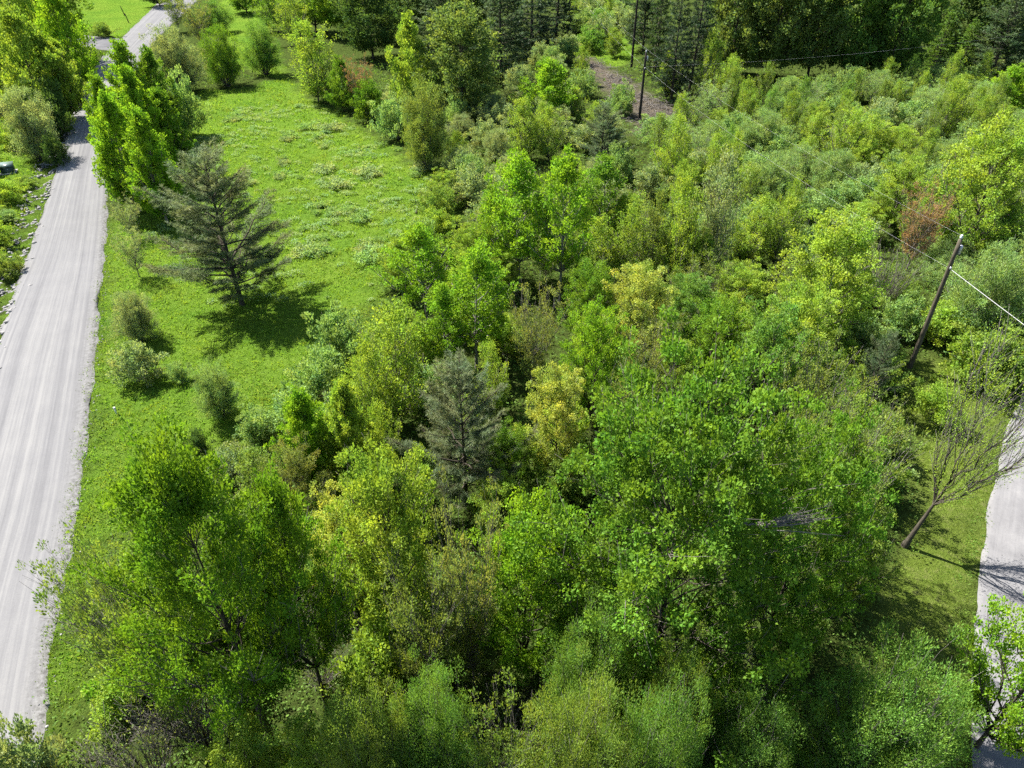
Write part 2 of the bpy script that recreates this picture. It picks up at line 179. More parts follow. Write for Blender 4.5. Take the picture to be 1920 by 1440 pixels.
    ('pale', -27.17, 112.62, 3.03, 2.40, (0.1136, 0.172, 0.0592), (0, 0), 'pale shrub under the conical birch', 'low shrubs'),
    ('midsize', -62.29, 97.52, 14.04, 4.40, (0.128, 0.188, 0.0272), (0, 0), 'yellow-green tree, nearest of the clump left of the road', 'broadleaf trees'),
    ('poplar', -60.48, 100.00, 10.95, 3.15, (0.128, 0.188, 0.0272), (0, 0), 'slender yellow tree in the clump left of the road', 'broadleaf trees'),
    ('midsize', -65.20, 113.24, 14.79, 3.66, (0.1, 0.18, 0.0144), (0, 0), 'bright green tree of the clump by the side track', 'broadleaf trees'),
    ('midsize', -77.43, 122.61, 17.85, 4.51, (0.128, 0.188, 0.0272), (0, 0), 'yellow-green tall tree at the top corner', 'broadleaf trees'),
    ('dark', -79.16, 134.23, 19.80, 6.20, (0.0704, 0.1296, 0.0144), (0, 0), 'big green tree at the top behind the clump', 'broadleaf trees'),
    ('poplar', -63.55, 108.13, 8.55, 2.08, (0.128, 0.188, 0.0272), (0, 0), 'small bright tree at the right of the clump', 'broadleaf trees'),
    ('midsize', -74.90, 106.70, 14.93, 4.75, (0.128, 0.188, 0.0272), (0, 0), 'yellow tree half outside the frame left of the clump', 'broadleaf trees'),
    ('willow', -56.02, 84.52, 6.99, 3.09, (0.128, 0.164, 0.0752), (0, 0), 'rounded grey-green willow left of the gravel road', 'willow shrubs'),
    ('pale', -58.75, 92.84, 6.18, 3.02, (0.0352, 0.0624, 0.0176), (0, 0), 'dark bush in front of the yellow clump', 'low shrubs'),
    ('pale', -52.59, 81.71, 3.06, 1.53, (0.0352, 0.0624, 0.0176), (0, 0), 'dark small bush at the ditch edge', 'low shrubs'),
    ('pale', -52.07, 70.36, 1.98, 1.63, (0.128, 0.188, 0.0272), (0, 0), 'yellow-green shrub in the weeds beside the ditch', 'low shrubs'),
    ('pale', -48.01, 61.28, 2.09, 1.71, (0.128, 0.188, 0.0272), (0, 0), 'shrub in the weeds below the utility cabinet', 'low shrubs'),
    ('pale', -43.08, 54.83, 1.98, 1.35, (0.0976, 0.1344, 0.032), (0, 0), 'olive low shrub nearest the ditch at the frame edge', 'low shrubs'),
    ('pale', -59.10, 78.19, 2.69, 2.07, (0.128, 0.188, 0.0272), (0, 0), 'shrub behind the utility cabinet', 'low shrubs'),
    ('pale', -60.82, 87.49, 2.88, 1.94, (0.128, 0.188, 0.0272), (0, 0), 'low weeds bush beside the grey willow', 'low shrubs'),
    ('pale', -83.03, 158.44, 2.45, 2.42, (0.0944, 0.1408, 0.0272), (0, 0), 'small bush at the side track mouth', 'low shrubs'),
    ('midsize', -87.43, 198.14, 8.28, 4.56, (0.0352, 0.0624, 0.0176), (0, 0), 'dark tree beside the far road at the top', 'broadleaf trees'),
    ('dark', -25.08, 138.53, 14.21, 5.56, (0.0352, 0.0624, 0.0176), (0, 0), 'dark broad tree at the top, left of the olive tree', 'broadleaf trees'),
    ('dark', -33.54, 158.44, 14.88, 5.75, (0.0704, 0.1296, 0.0144), (0, 0), 'green tree at the top behind the conical birch', 'broadleaf trees'),
    ('dark', -41.04, 164.22, 16.20, 5.38, (0.0704, 0.1296, 0.0144), (0, 0), 'tall tree at the top of the wood left', 'broadleaf trees'),
    ('midsize', -13.76, 103.93, 12.19, 3.07, (0.128, 0.188, 0.0272), (0, 0), 'yellow-green tree hugging the big olive tree', 'broadleaf trees'),
    ('dark', -6.90, 101.28, 13.69, 5.26, (0.0704, 0.1024, 0.0288), (0, 0), 'big dark olive tree in the upper middle', 'broadleaf trees'),
    ('farpine', -11.73, 134.23, 14.64, 5.39, (0.0496, 0.08, 0.0336), (0, 0), 'blue-green pine behind the big olive tree', 'conifers'),
    ('farpine', -1.66, 122.61, 15.79, 5.36, (0.0496, 0.08, 0.0336), (0, 0), 'blue-green pine right of the big olive tree', 'conifers'),
    ('conifer', 3.69, 138.53, 16.53, 5.06, (0.0256, 0.0464, 0.0208), (0, 0), 'blackish conifer left of the cut corridor', 'conifers'),
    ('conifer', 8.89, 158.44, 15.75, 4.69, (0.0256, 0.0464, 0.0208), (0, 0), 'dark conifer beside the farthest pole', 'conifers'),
    ('dark', -20.24, 153.01, 16.17, 6.56, (0.0352, 0.0624, 0.0176), (0, 0), 'dark tree at the top behind the yellow tree', 'broadleaf trees'),
    ('dark', -8.34, 158.44, 17.47, 6.75, (0.0352, 0.0624, 0.0176), (0, 0), 'dark tree at the top behind the pines', 'broadleaf trees'),
    ('midsize', 4.63, 100.00, 7.46, 3.91, (0.1, 0.18, 0.0144), (0, 0), 'bright green tree in the upper middle', 'broadleaf trees'),
    ('birch', 1.53, 83.57, 6.94, 2.14, (0.128, 0.188, 0.0272), (0, 0), 'yellow birch beside the small blue pine', 'birches'),
    ('birch', 4.31, 83.57, 6.07, 1.84, (0.128, 0.188, 0.0272), (0, 0), 'second yellow birch beside the small blue pine', 'birches'),
    ('pine', 10.13, 80.81, 7.35, 2.52, (0.072, 0.1024, 0.0496), (0, 0), 'small blue-green pine in the pale shrubs', 'conifers'),
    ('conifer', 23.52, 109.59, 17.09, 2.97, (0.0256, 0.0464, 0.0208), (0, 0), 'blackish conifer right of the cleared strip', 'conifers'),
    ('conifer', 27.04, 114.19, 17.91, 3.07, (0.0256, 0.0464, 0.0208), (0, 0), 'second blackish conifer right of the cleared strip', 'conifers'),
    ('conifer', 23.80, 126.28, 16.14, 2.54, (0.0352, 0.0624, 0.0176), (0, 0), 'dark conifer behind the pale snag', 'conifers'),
    ('farpine', 24.65, 145.45, 15.95, 4.33, (0.0496, 0.08, 0.0336), (0, 0), 'pine at the top between the two straight trunks', 'conifers'),
    ('birch', 27.63, 106.70, 9.81, 1.68, (0.128, 0.188, 0.0272), (0, 0), 'thin yellow birch before the blackish conifers', 'birches'),
    ('birch', 29.48, 102.59, 7.26, 1.82, (0.128, 0.188, 0.0272), (0, 0), 'small yellow birch at the thicket corner', 'birches'),
    ('birch', 23.04, 111.09, 6.62, 1.56, (0.128, 0.188, 0.0272), (0, 0), 'small leafy sapling at the cleared strip edge', 'birches'),
    ('dark', 36.12, 126.28, 20.29, 5.43, (0.0704, 0.1024, 0.0288), (0, 0), 'olive tree, first of the far right wood', 'broadleaf trees'),  # far right wood: leaf colours darkened to imitate its shaded near side
    ('dark', 41.27, 122.61, 20.51, 5.69, (0.0704, 0.1024, 0.0288), (0, 0), 'olive-green tree second along the far right wood', 'broadleaf trees'),
    ('dark', 47.90, 122.61, 19.85, 5.29, (0.0704, 0.1024, 0.0288), (0, 0), 'olive tree third along the far right wood', 'broadleaf trees'),
    ('dark', 53.42, 120.84, 19.32, 5.23, (0.056, 0.104, 0.0208), (0, 0), 'green tree midway along the far right wood', 'broadleaf trees'),  # green of the same wood, its shade likewise put into the colour
    ('dark', 59.10, 119.12, 19.44, 5.16, (0.056, 0.104, 0.0208), (0, 0), 'deep green tree along the far right wood', 'broadleaf trees'),
    ('conifer', 68.24, 122.61, 10.09, 2.52, (0.0704, 0.1296, 0.0144), (0, 0), 'young conifer at the edge of the far right wood', 'conifers'),
    ('conifer', 72.27, 122.61, 8.98, 2.11, (0.0704, 0.1296, 0.0144), (0, 0), 'second young conifer at the edge of the far right wood', 'conifers'),
    ('farpine', 75.23, 119.12, 13.41, 4.86, (0.0496, 0.08, 0.0336), (0, 0), 'pine at the top right corner', 'conifers'),
    ('dark', 75.61, 134.23, 15.39, 6.28, (0.0352, 0.0624, 0.0176), (0, 0), 'dark tree behind the young conifers', 'broadleaf trees'),
    ('dark', 84.82, 130.15, 15.78, 6.10, (0.0352, 0.0624, 0.0176), (0, 0), 'dark tree at the top right frame edge', 'broadleaf trees'),
    ('dark', 45.44, 145.45, 15.95, 6.74, (0.0352, 0.0624, 0.0176), (0, 0), 'dark tree behind the far right wood, first', 'broadleaf trees'),
    ('dark', 58.01, 145.45, 15.95, 6.74, (0.0352, 0.0624, 0.0176), (0, 0), 'dark tree behind the far right wood, second', 'broadleaf trees'),
    ('dark', 69.61, 145.45, 15.95, 6.74, (0.0352, 0.0624, 0.0176), (0, 0), 'dark tree behind the far right wood, third', 'broadleaf trees'),
    ('conifer', 36.09, 138.53, 15.76, 4.15, (0.0256, 0.0464, 0.0208), (0, 0), 'blackish conifer behind the thin yellow birch', 'conifers'),
    ('willow', 45.41, 111.09, 3.00, 1.18, (0.1136, 0.172, 0.0592), (0, 0), 'small pale bush in the shade of the far right wood', 'willow shrubs'),
    ('birch', 36.54, 78.19, 7.21, 2.02, (0.128, 0.188, 0.0272), (0, 0), 'tall yellow birch in the middle of the far thicket', 'birches'),
    ('birch', 39.44, 79.92, 6.19, 1.78, (0.128, 0.188, 0.0272), (0, 0), 'second yellow birch right of the tall thicket birch', 'birches'),
    ('birch', 55.61, 92.84, 6.80, 2.01, (0.128, 0.188, 0.0272), (0, 0), 'slim birch high in the far thicket on the side of the yellow maple', 'birches'),
    ('midsize', 68.29, 102.59, 6.26, 3.28, (0.1, 0.18, 0.0144), (0, 0), 'bright green tree at the thicket edge by the frame', 'broadleaf trees'),
    ('willow', 29.03, 83.57, 5.19, 2.77, (0.1136, 0.172, 0.0592), (0, 0), 'large pale rounded shrub in the far thicket', 'willow shrubs'),
    ('birch', 17.01, 73.33, 7.99, 1.50, (0.128, 0.188, 0.0272), (0, 0), 'yellow birch left in the far thicket near the cleared strip', 'birches'),
    ('willow', 25.49, 67.56, 5.36, 2.85, (0.1136, 0.172, 0.0592), (0, 0), 'pale mounded shrub in the thicket above the twin birches', 'willow shrubs'),
    ('midmaple', 41.24, 81.71, 5.12, 2.12, (0.128, 0.188, 0.0272), (0, 0), 'yellow-leaved maple sapling in the far thicket', 'broadleaf trees'),
    ('midmaple', 36.02, 63.68, 6.66, 2.71, (0.128, 0.188, 0.0272), (0, 0), 'yellow-leaved maple left of the rust-brown tree', 'broadleaf trees'),
    ('dark', -165.23, 246.77, 16.88, 5.22, (0.0352, 0.0624, 0.0176), (0, 0), 'dark green tree in the farthest row at the top, first from the left', 'trees of the far wood'),
    ('dark', -156.93, 255.53, 16.20, 4.93, (0.0352, 0.0624, 0.0176), (0, 0), 'dark green tree in the farthest row at the top, second from the left', 'trees of the far wood'),
    ('farpine', -139.03, 247.48, 15.44, 5.67, (0.0352, 0.0624, 0.0176), (0, 0), 'dark green pine in the farthest row at the top, third from the left', 'trees of the far wood'),
    ('dark', -79.51, 227.96, 17.20, 4.79, (0.0704, 0.1296, 0.0144), (0, 0), 'mid-green tree in the farthest row at the top, fourth from the left', 'trees of the far wood'),
    ('farpine', -71.53, 244.12, 17.84, 5.77, (0.0704, 0.1296, 0.0144), (0, 0), 'mid-green pine in the farthest row at the top, fifth from the left', 'trees of the far wood'),
    ('farpine', -60.66, 254.45, 15.35, 5.08, (0.0352, 0.0624, 0.0176), (0, 0), 'dark green pine in the farthest row at the top, sixth from the left', 'trees of the far wood'),
    ('dark', -46.19, 249.72, 15.12, 5.92, (0.0352, 0.0624, 0.0176), (0, 0), 'dark green tree in the farthest row at the top, seventh from the left', 'trees of the far wood'),
    ('dark', -29.11, 219.62, 17.64, 5.36, (0.0704, 0.1296, 0.0144), (0, 0), 'mid-green tree in the farthest row at the top, eighth from the left', 'trees of the far wood'),
    ('farpine', -17.15, 219.31, 14.78, 5.14, (0.0704, 0.1296, 0.0144), (0, 0), 'mid-green pine in the farthest row at the top, ninth from the left', 'trees of the far wood'),
    ('dark', -5.63, 237.36, 14.93, 4.89, (0.0352, 0.0624, 0.0176), (0, 0), 'dark green tree in the farthest row at the top, tenth from the left', 'trees of the far wood'),
    ('dark', 7.67, 254.75, 16.51, 4.92, (0.0352, 0.0624, 0.0176), (0, 0), 'dark green tree in the farthest row at the top, eleventh from the left', 'trees of the far wood'),
    ('farpine', 48.12, 251.40, 14.78, 5.12, (0.0352, 0.0624, 0.0176), (0, 0), 'dark green pine in the farthest row at the top, twelfth from the left', 'trees of the far wood'),
    ('dark', 56.37, 228.21, 15.11, 5.03, (0.0352, 0.0624, 0.0176), (0, 0), 'dark green tree in the farthest row at the top, thirteenth from the left', 'trees of the far wood'),
    ('farpine', 69.29, 230.22, 16.23, 5.86, (0.0352, 0.0624, 0.0176), (0, 0), 'dark green pine in the farthest row at the top, fourteenth from the left', 'trees of the far wood'),
    ('farpine', 78.31, 219.66, 14.92, 5.65, (0.0352, 0.0624, 0.0176), (0, 0), 'dark green pine in the farthest row at the top, fifteenth from the left', 'trees of the far wood'),
    ('dark', 89.90, 218.75, 15.32, 4.77, (0.0704, 0.1296, 0.0144), (0, 0), 'mid-green tree in the farthest row at the top, sixteenth from the left', 'trees of the far wood'),
    ('dark', 118.38, 257.72, 16.79, 5.84, (0.0704, 0.1296, 0.0144), (0, 0), 'mid-green tree in the farthest row at the top, seventeenth from the left', 'trees of the far wood'),
    ('dark', 116.16, 223.96, 14.07, 4.93, (0.0352, 0.0624, 0.0176), (0, 0), 'dark green tree in the farthest row at the top, eighteenth from the left', 'trees of the far wood'),
    ('dark', 127.42, 222.28, 17.45, 5.80, (0.0352, 0.0624, 0.0176), (0, 0), 'dark green tree in the farthest row at the top, nineteenth from the left', 'trees of the far wood'),
    ('dark', 138.48, 220.53, 16.47, 5.84, (0.0704, 0.1296, 0.0144), (0, 0), 'mid-green tree in the farthest row at the top, twentieth from the left', 'trees of the far wood'),
    ('dark', 170.02, 251.85, 16.40, 4.74, (0.0352, 0.0624, 0.0176), (0, 0), 'dark green tree in the farthest row at the top, twenty-first from the left', 'trees of the far wood'),
    ('birch', 49.20, 84.76, 6.38, 1.03, (0.0944, 0.1408, 0.0272), (0, 0), 'olive-green slender birch about ten metres in front and left of the slim far-thicket birch', 'birches'),
    ('pale', 44.87, 106.27, 3.78, 2.11, (0.1136, 0.172, 0.0592), (0, 0), 'pale green low shrub about seventeen metres behind and left of the slim far-thicket birch', 'low shrubs'),
    ('pale', 70.39, 94.50, 3.68, 1.92, (0.128, 0.164, 0.0752), (0, 0), 'silvery green low shrub about eight metres in front of the bright thicket-edge tree', 'low shrubs'),
    ('sparse', 51.43, 106.36, 4.57, 2.18, (0.1136, 0.172, 0.0592), (0, 0), 'pale green thinly leaved tree about fourteen metres behind the slim far-thicket birch', 'thinly leaved trees'),
    ('birch', 61.75, 106.17, 7.42, 1.16, (0.128, 0.188, 0.0272), (0, 0), 'yellow-green slender birch about seven metres behind and left of the bright thicket-edge tree', 'birches'),
    ('pale', 78.31, 117.26, 2.82, 2.69, (0.128, 0.164, 0.0752), (0, 0), 'silvery green low shrub about eighteen metres behind and right of the bright thicket-edge tree', 'low shrubs'),
    ('willow', 37.95, 103.46, 4.28, 2.24, (0.1136, 0.172, 0.0592), (0, 0), 'pale green willow shrub about sixteen metres in front and right of the blackish conifers', 'willow shrubs'),
    ('birch', 72.34, 99.94, 5.88, 1.39, (0.128, 0.188, 0.0272), (0, 0), 'yellow-green slender birch about five metres in front and right of the bright thicket-edge tree', 'birches'),
    ('birch', 48.15, 104.99, 5.57, 1.06, (0.0944, 0.1408, 0.0272), (0, 0), 'olive-green slender birch about fourteen metres behind and left of the slim far-thicket birch', 'birches'),
    ('birch', 52.89, 102.19, 4.33, 1.26, (0.128, 0.188, 0.0272), (0, 0), 'yellow-green slender birch about ten metres behind the slim far-thicket birch', 'birches'),
    ('birch', 22.40, 65.10, 5.48, 1.29, (0.0944, 0.1408, 0.0272), (0, 0), 'olive-green slender birch about fifteen metres behind and right of the tall greyish birch', 'birches'),
    ('midmaple', 47.40, 75.06, 4.31, 1.88, (0.128, 0.188, 0.0272), (0, 0), 'yellow-green maple about eleven metres right of the tall thicket birch', 'broadleaf trees'),
    ('pale', 26.72, 88.38, 3.88, 2.33, (0.1136, 0.172, 0.0592), (0, 0), 'pale green low shrub about five metres behind and left of the large pale thicket shrub', 'low shrubs'),
    ('birch', 54.90, 85.42, 6.78, 1.24, (0.128, 0.188, 0.0272), (0, 0), 'yellow-green slender birch about seven metres in front of the slim far-thicket birch', 'birches'),
    ('willow', 48.21, 78.93, 3.27, 2.30, (0.1136, 0.172, 0.0592), (0, 0), 'pale green willow shrub about twelve metres right of the tall thicket birch', 'willow shrubs'),
    ('pale', 56.42, 109.17, 2.93, 2.04, (0.1136, 0.172, 0.0592), (0, 0), 'pale green low shrub about fourteen metres behind and left of the bright thicket-edge tree', 'low shrubs'),
    ('birch', 21.27, 91.74, 5.28, 1.38, (0.128, 0.188, 0.0272), (0, 0), 'yellow-green slender birch about ten metres in front of the middle utility pole', 'birches'),
    ('midmaple', 32.20, 61.38, 3.67, 1.81, (0.128, 0.188, 0.0272), (0, 0), 'yellow-green maple about six metres behind the rust-brown tree', 'broadleaf trees'),
    ('pale', 26.52, 71.40, 3.05, 2.42, (0.1136, 0.172, 0.0592), (0, 0), 'pale green low shrub about four metres behind the pale mound above the twin birches', 'low shrubs'),
    ('willow', 32.81, 71.28, 4.34, 2.67, (0.1136, 0.172, 0.0592), (0, 0), 'pale green willow shrub about eight metres in front and left of the tall thicket birch', 'willow shrubs'),
    ('pale', 30.52, 81.17, 3.81, 2.03, (0.1136, 0.172, 0.0592), (0, 0), 'pale green low shrub about seven metres behind and left of the tall thicket birch', 'low shrubs'),
    ('willow', 63.67, 100.48, 4.14, 2.68, (0.1136, 0.172, 0.0592), (0, 0), 'pale green willow shrub about five metres in front and left of the bright thicket-edge tree', 'willow shrubs'),
    ('sparse', 58.56, 101.64, 4.01, 2.42, (0.1136, 0.172, 0.0592), (0, 0), 'pale green thinly leaved tree about nine metres behind the slim far-thicket birch', 'thinly leaved trees'),
    ('birch', 42.25, 93.45, 5.43, 1.17, (0.128, 0.188, 0.0272), (0, 0), 'yellow-green slender birch about thirteen metres left of the slim far-thicket birch', 'birches'),
    ('pale', 29.61, 57.11, 3.63, 2.15, (0.128, 0.164, 0.0752), (0, 0), 'silvery green low shrub about five metres left of the rust-brown tree', 'low shrubs'),
    ('pale', 43.72, 71.20, 3.60, 2.58, (0.1136, 0.172, 0.0592), (0, 0), 'pale green low shrub about ten metres in front and right of the tall thicket birch', 'low shrubs'),
    ('midmaple', 55.78, 68.81, 4.10, 2.18, (0.128, 0.188, 0.0272), (0, 0), 'yellow-green maple about twenty-one metres behind and right of the yellow maple behind the pole', 'broadleaf trees'),
    ('midmaple', 75.10, 107.49, 4.17, 1.87, (0.128, 0.188, 0.0272), (0, 0), 'yellow-green maple about eight metres behind and right of the bright thicket-edge tree', 'broadleaf trees'),
    ('birch', 38.93, 68.00, 5.96, 1.19, (0.0944, 0.1408, 0.0272), (0, 0), 'olive-green slender birch about ten metres in front of the tall thicket birch', 'birches'),
    ('birch', 57.27, 81.51, 5.24, 1.07, (0.128, 0.188, 0.0272), (0, 0), 'yellow-green slender birch about eleven metres in front of the slim far-thicket birch', 'birches'),
    ('birch', 29.67, 100.23, 6.69, 1.13, (0.0944, 0.1408, 0.0272), (0, 0), 'olive-green slender birch about eleven metres in front and right of the blackish conifers', 'birches'),
    ('sparse', 75.96, 101.10, 4.93, 2.33, (0.1136, 0.172, 0.0592), (0, 0), 'pale green thinly leaved tree about eight metres right of the bright thicket-edge tree', 'thinly leaved trees'),
    ('birch', 38.37, 61.68, 6.19, 1.24, (0.076, 0.1424, 0.0272), (0, 0), 'soft green slender birch about five metres behind the yellow maple behind the pole', 'birches'),
    ('pale', 80.94, 114.86, 2.97, 2.52, (0.1136, 0.172, 0.0592), (0, 0), 'pale green low shrub about eighteen metres behind and right of the bright thicket-edge tree', 'low shrubs'),
    ('birch', 37.12, 81.81, 6.55, 1.32, (0.0944, 0.1408, 0.0272), (0, 0), 'olive-green slender birch about four metres behind the tall thicket birch', 'birches'),
    ('birch', 20.59, 72.19, 6.55, 1.37, (0.128, 0.188, 0.0272), (0, 0), 'yellow-green slender birch about four metres right of the birch near the cleared strip', 'birches'),
    ('midmaple', 17.71, 70.33, 4.04, 1.69, (0.128, 0.188, 0.0272), (0, 0), 'yellow-green maple about three metres in front of the birch near the cleared strip', 'broadleaf trees'),
    ('birch', 70.71, 91.18, 6.52, 1.28, (0.128, 0.188, 0.0272), (0, 0), 'yellow-green slender birch about twelve metres in front of the bright thicket-edge tree', 'birches'),
    ('birch', 42.50, 58.26, 6.02, 1.39, (0.128, 0.188, 0.0272), (0, 0), 'yellow-green slender birch about four metres right of the yellow maple behind the pole', 'birches'),
    ('midmaple', 22.64, 68.65, 4.59, 2.22, (0.128, 0.188, 0.0272), (0, 0), 'yellow-green maple about three metres left of the pale mound above the twin birches', 'broadleaf trees'),
    ('pale', 36.19, 70.79, 3.58, 1.97, (0.128, 0.164, 0.0752), (0, 0), 'silvery green low shrub about seven metres in front of the tall thicket birch', 'low shrubs'),
    ('birch', 54.66, 77.15, 5.22, 1.12, (0.076, 0.1424, 0.0272), (0, 0), 'soft green slender birch about sixteen metres in front of the slim far-thicket birch', 'birches'),
    ('midmaple', 37.57, 75.63, 4.77, 1.82, (0.128, 0.188, 0.0272), (0, 0), 'yellow-green maple about three metres in front of the tall thicket birch', 'broadleaf trees'),
    ('midmaple', 38.06, 91.27, 4.64, 1.68, (0.128, 0.188, 0.0272), (0, 0), 'yellow-green maple about twelve metres behind and right of the large pale thicket shrub', 'broadleaf trees'),
    ('pale', 39.78, 86.09, 2.45, 2.52, (0.1136, 0.172, 0.0592), (0, 0), 'pale green low shrub about nine metres behind the tall thicket birch', 'low shrubs'),
    ('pale', 27.36, 64.13, 3.23, 2.16, (0.1136, 0.172, 0.0592), (0, 0), 'pale green low shrub about eleven metres behind and left of the rust-brown tree', 'low shrubs'),
    ('midmaple', 17.13, 75.58, 4.63, 2.23, (0.128, 0.188, 0.0272), (0, 0), 'yellow-green maple about two metres behind the birch near the cleared strip', 'broadleaf trees'),
    ('birch', 73.08, 105.16, 4.78, 1.17, (0.076, 0.1424, 0.0272), (0, 0), 'soft green slender birch about five metres behind and right of the bright thicket-edge tree', 'birches'),
    ('pale', 45.33, 90.85, 3.38, 2.17, (0.1136, 0.172, 0.0592), (0, 0), 'pale green low shrub about ten metres left of the slim far-thicket birch', 'low shrubs'),
    ('midmaple', 62.77, 93.74, 3.58, 1.79, (0.128, 0.188, 0.0272), (0, 0), 'yellow-green maple about seven metres right of the slim far-thicket birch', 'broadleaf trees'),
    ('birch', 48.55, 66.06, 5.12, 1.26, (0.128, 0.188, 0.0272), (0, 0), 'yellow-green slender birch about thirteen metres behind and right of the yellow maple behind the pole', 'birches'),
    ('birch', 45.25, 101.06, 4.91, 1.19, (0.076, 0.1424, 0.0272), (0, 0), 'soft green slender birch about thirteen metres behind and left of the slim far-thicket birch', 'birches'),
    ('birch', 48.05, 69.32, 5.41, 1.24, (0.0944, 0.1408, 0.0272), (0, 0), 'olive-green slender birch about fifteen metres in front and right of the tall thicket birch', 'birches'),
    ('willow', 18.27, 58.77, 3.88, 2.19, (0.1136, 0.172, 0.0592), (0, 0), 'pale green willow shrub about seven metres behind the tall greyish birch', 'willow shrubs'),
    ('sparse', 40.64, 102.07, 4.64, 2.59, (0.1136, 0.172, 0.0592), (0, 0), 'pale green thinly leaved tree about eighteen metres behind and left of the slim far-thicket birch', 'thinly leaved trees'),
    ('birch', 41.02, 64.56, 5.15, 1.22, (0.0944, 0.1408, 0.0272), (0, 0), 'olive-green slender birch about eight metres behind the yellow maple behind the pole', 'birches'),
    ('birch', 62.08, 103.16, 4.90, 1.34, (0.128, 0.188, 0.0272), (0, 0), 'yellow-green slender birch about six metres left of the bright thicket-edge tree', 'birches'),
    ('birch', 51.19, 60.06, 6.71, 1.10, (0.128, 0.188, 0.0272), (0, 0), 'yellow-green slender birch about thirteen metres right of the yellow maple behind the pole', 'birches'),
    ('pale', 26.33, 76.23, 3.01, 2.29, (0.1136, 0.172, 0.0592), (0, 0), 'pale green low shrub about eight metres in front of the large pale thicket shrub', 'low shrubs'),
    ('birch', 43.17, 61.97, 5.87, 1.15, (0.128, 0.188, 0.0272), (0, 0), 'yellow-green slender birch about seven metres behind and right of the yellow maple behind the pole', 'birches'),
    ('pale', 51.48, 93.67, 3.69, 2.38, (0.1136, 0.172, 0.0592), (0, 0), 'pale green low shrub about four metres left of the slim far-thicket birch', 'low shrubs'),
    ('birch', 34.63, 91.14, 5.95, 1.30, (0.128, 0.188, 0.0272), (0, 0), 'yellow-green slender birch about nine metres behind and right of the large pale thicket shrub', 'birches'),
    ('pale', 74.50, 112.65, 2.93, 2.29, (0.1136, 0.172, 0.0592), (0, 0), 'pale green low shrub about twelve metres behind and right of the bright thicket-edge tree', 'low shrubs'),
    ('pale', 70.99, 116.01, 3.02, 2.50, (0.1136, 0.172, 0.0592), (0, 0), 'pale green low shrub about fourteen metres behind the bright thicket-edge tree', 'low shrubs'),
    ('birch', 48.98, 98.38, 5.51, 1.22, (0.0944, 0.1408, 0.0272), (0, 0), 'olive-green slender birch about nine metres behind and left of the slim far-thicket birch', 'birches'),
    ('willow', 64.89, 104.63, 3.26, 2.64, (0.1136, 0.172, 0.0592), (0, 0), 'pale green willow shrub about four metres behind and left of the bright thicket-edge tree', 'willow shrubs'),
    ('birch', 56.49, 89.39, 6.89, 1.17, (0.128, 0.188, 0.0272), (0, 0), 'yellow-green slender birch about four metres in front of the slim far-thicket birch', 'birches'),
    ('midmaple', 44.39, 81.71, 4.29, 2.11, (0.128, 0.188, 0.0272), (0, 0), 'yellow-green maple about nine metres behind and right of the tall thicket birch', 'broadleaf trees'),
    ('midmaple', 68.02, 109.91, 3.40, 2.24, (0.128, 0.188, 0.0272), (0, 0), 'yellow-green maple about seven metres behind the bright thicket-edge tree', 'broadleaf trees'),
    ('birch', 33.59, 95.77, 5.22, 1.15, (0.076, 0.1424, 0.0272), (0, 0), 'soft green slender birch about thirteen metres behind the large pale thicket shrub', 'birches'),
    ('pale', 63.81, 111.87, 3.98, 2.59, (0.1136, 0.172, 0.0592), (0, 0), 'pale green low shrub about ten metres behind and left of the bright thicket-edge tree', 'low shrubs'),
    ('willow', 62.19, 87.85, 4.11, 2.67, (0.1136, 0.172, 0.0592), (0, 0), 'pale green willow shrub about eight metres in front and right of the slim far-thicket birch', 'willow shrubs'),
    ('sparse', 21.52, 81.33, 4.40, 2.50, (0.1136, 0.172, 0.0592), (0, 0), 'pale green thinly leaved tree about eight metres left of the large pale thicket shrub', 'thinly leaved trees'),
    ('birch', 70.09, 112.82, 5.87, 1.34, (0.128, 0.188, 0.0272), (0, 0), 'yellow-green slender birch about ten metres behind the bright thicket-edge tree', 'birches'),
    ('pale', 34.80, 67.32, 3.29, 2.51, (0.1136, 0.172, 0.0592), (0, 0), 'pale green low shrub about nine metres right of the pale mound above the twin birches', 'low shrubs'),
    ('pale', 60.04, 74.71, 2.91, 1.95, (0.1136, 0.172, 0.0592), (0, 0), 'pale green low shrub about nineteen metres in front of the slim far-thicket birch', 'low shrubs'),
    ('birch', 60.79, 80.65, 7.53, 1.25, (0.128, 0.188, 0.0272), (0, 0), 'yellow-green slender birch about thirteen metres in front and right of the slim far-thicket birch', 'birches'),
    ('willow', 27.06, 83.31, 3.87, 2.68, (0.1136, 0.172, 0.0592), (0, 0), 'pale green willow shrub about two metres left of the large pale thicket shrub', 'willow shrubs'),
    ('pale', 50.40, 88.31, 3.78, 1.93, (0.128, 0.164, 0.0752), (0, 0), 'silvery green low shrub about seven metres in front and left of the slim far-thicket birch', 'low shrubs'),
    ('sparse', 48.21, 62.77, 4.52, 2.35, (0.1136, 0.172, 0.0592), (0, 0), 'pale green thinly leaved tree about sixteen metres behind and right of the rust-brown tree', 'thinly leaved trees'),
    ('pale', 82.70, 122.00, 2.56, 2.21, (0.1136, 0.172, 0.0592), (0, 0), 'pale green low shrub about twenty-four metres behind and right of the bright thicket-edge tree', 'low shrubs'),
    ('birch', 43.82, 75.77, 5.98, 1.30, (0.128, 0.188, 0.0272), (0, 0), 'yellow-green slender birch about eight metres right of the tall thicket birch', 'birches'),
    ('pale', 79.09, 120.53, 3.71, 2.54, (0.128, 0.164, 0.0752), (0, 0), 'silvery green low shrub about twenty-one metres behind and right of the bright thicket-edge tree', 'low shrubs'),
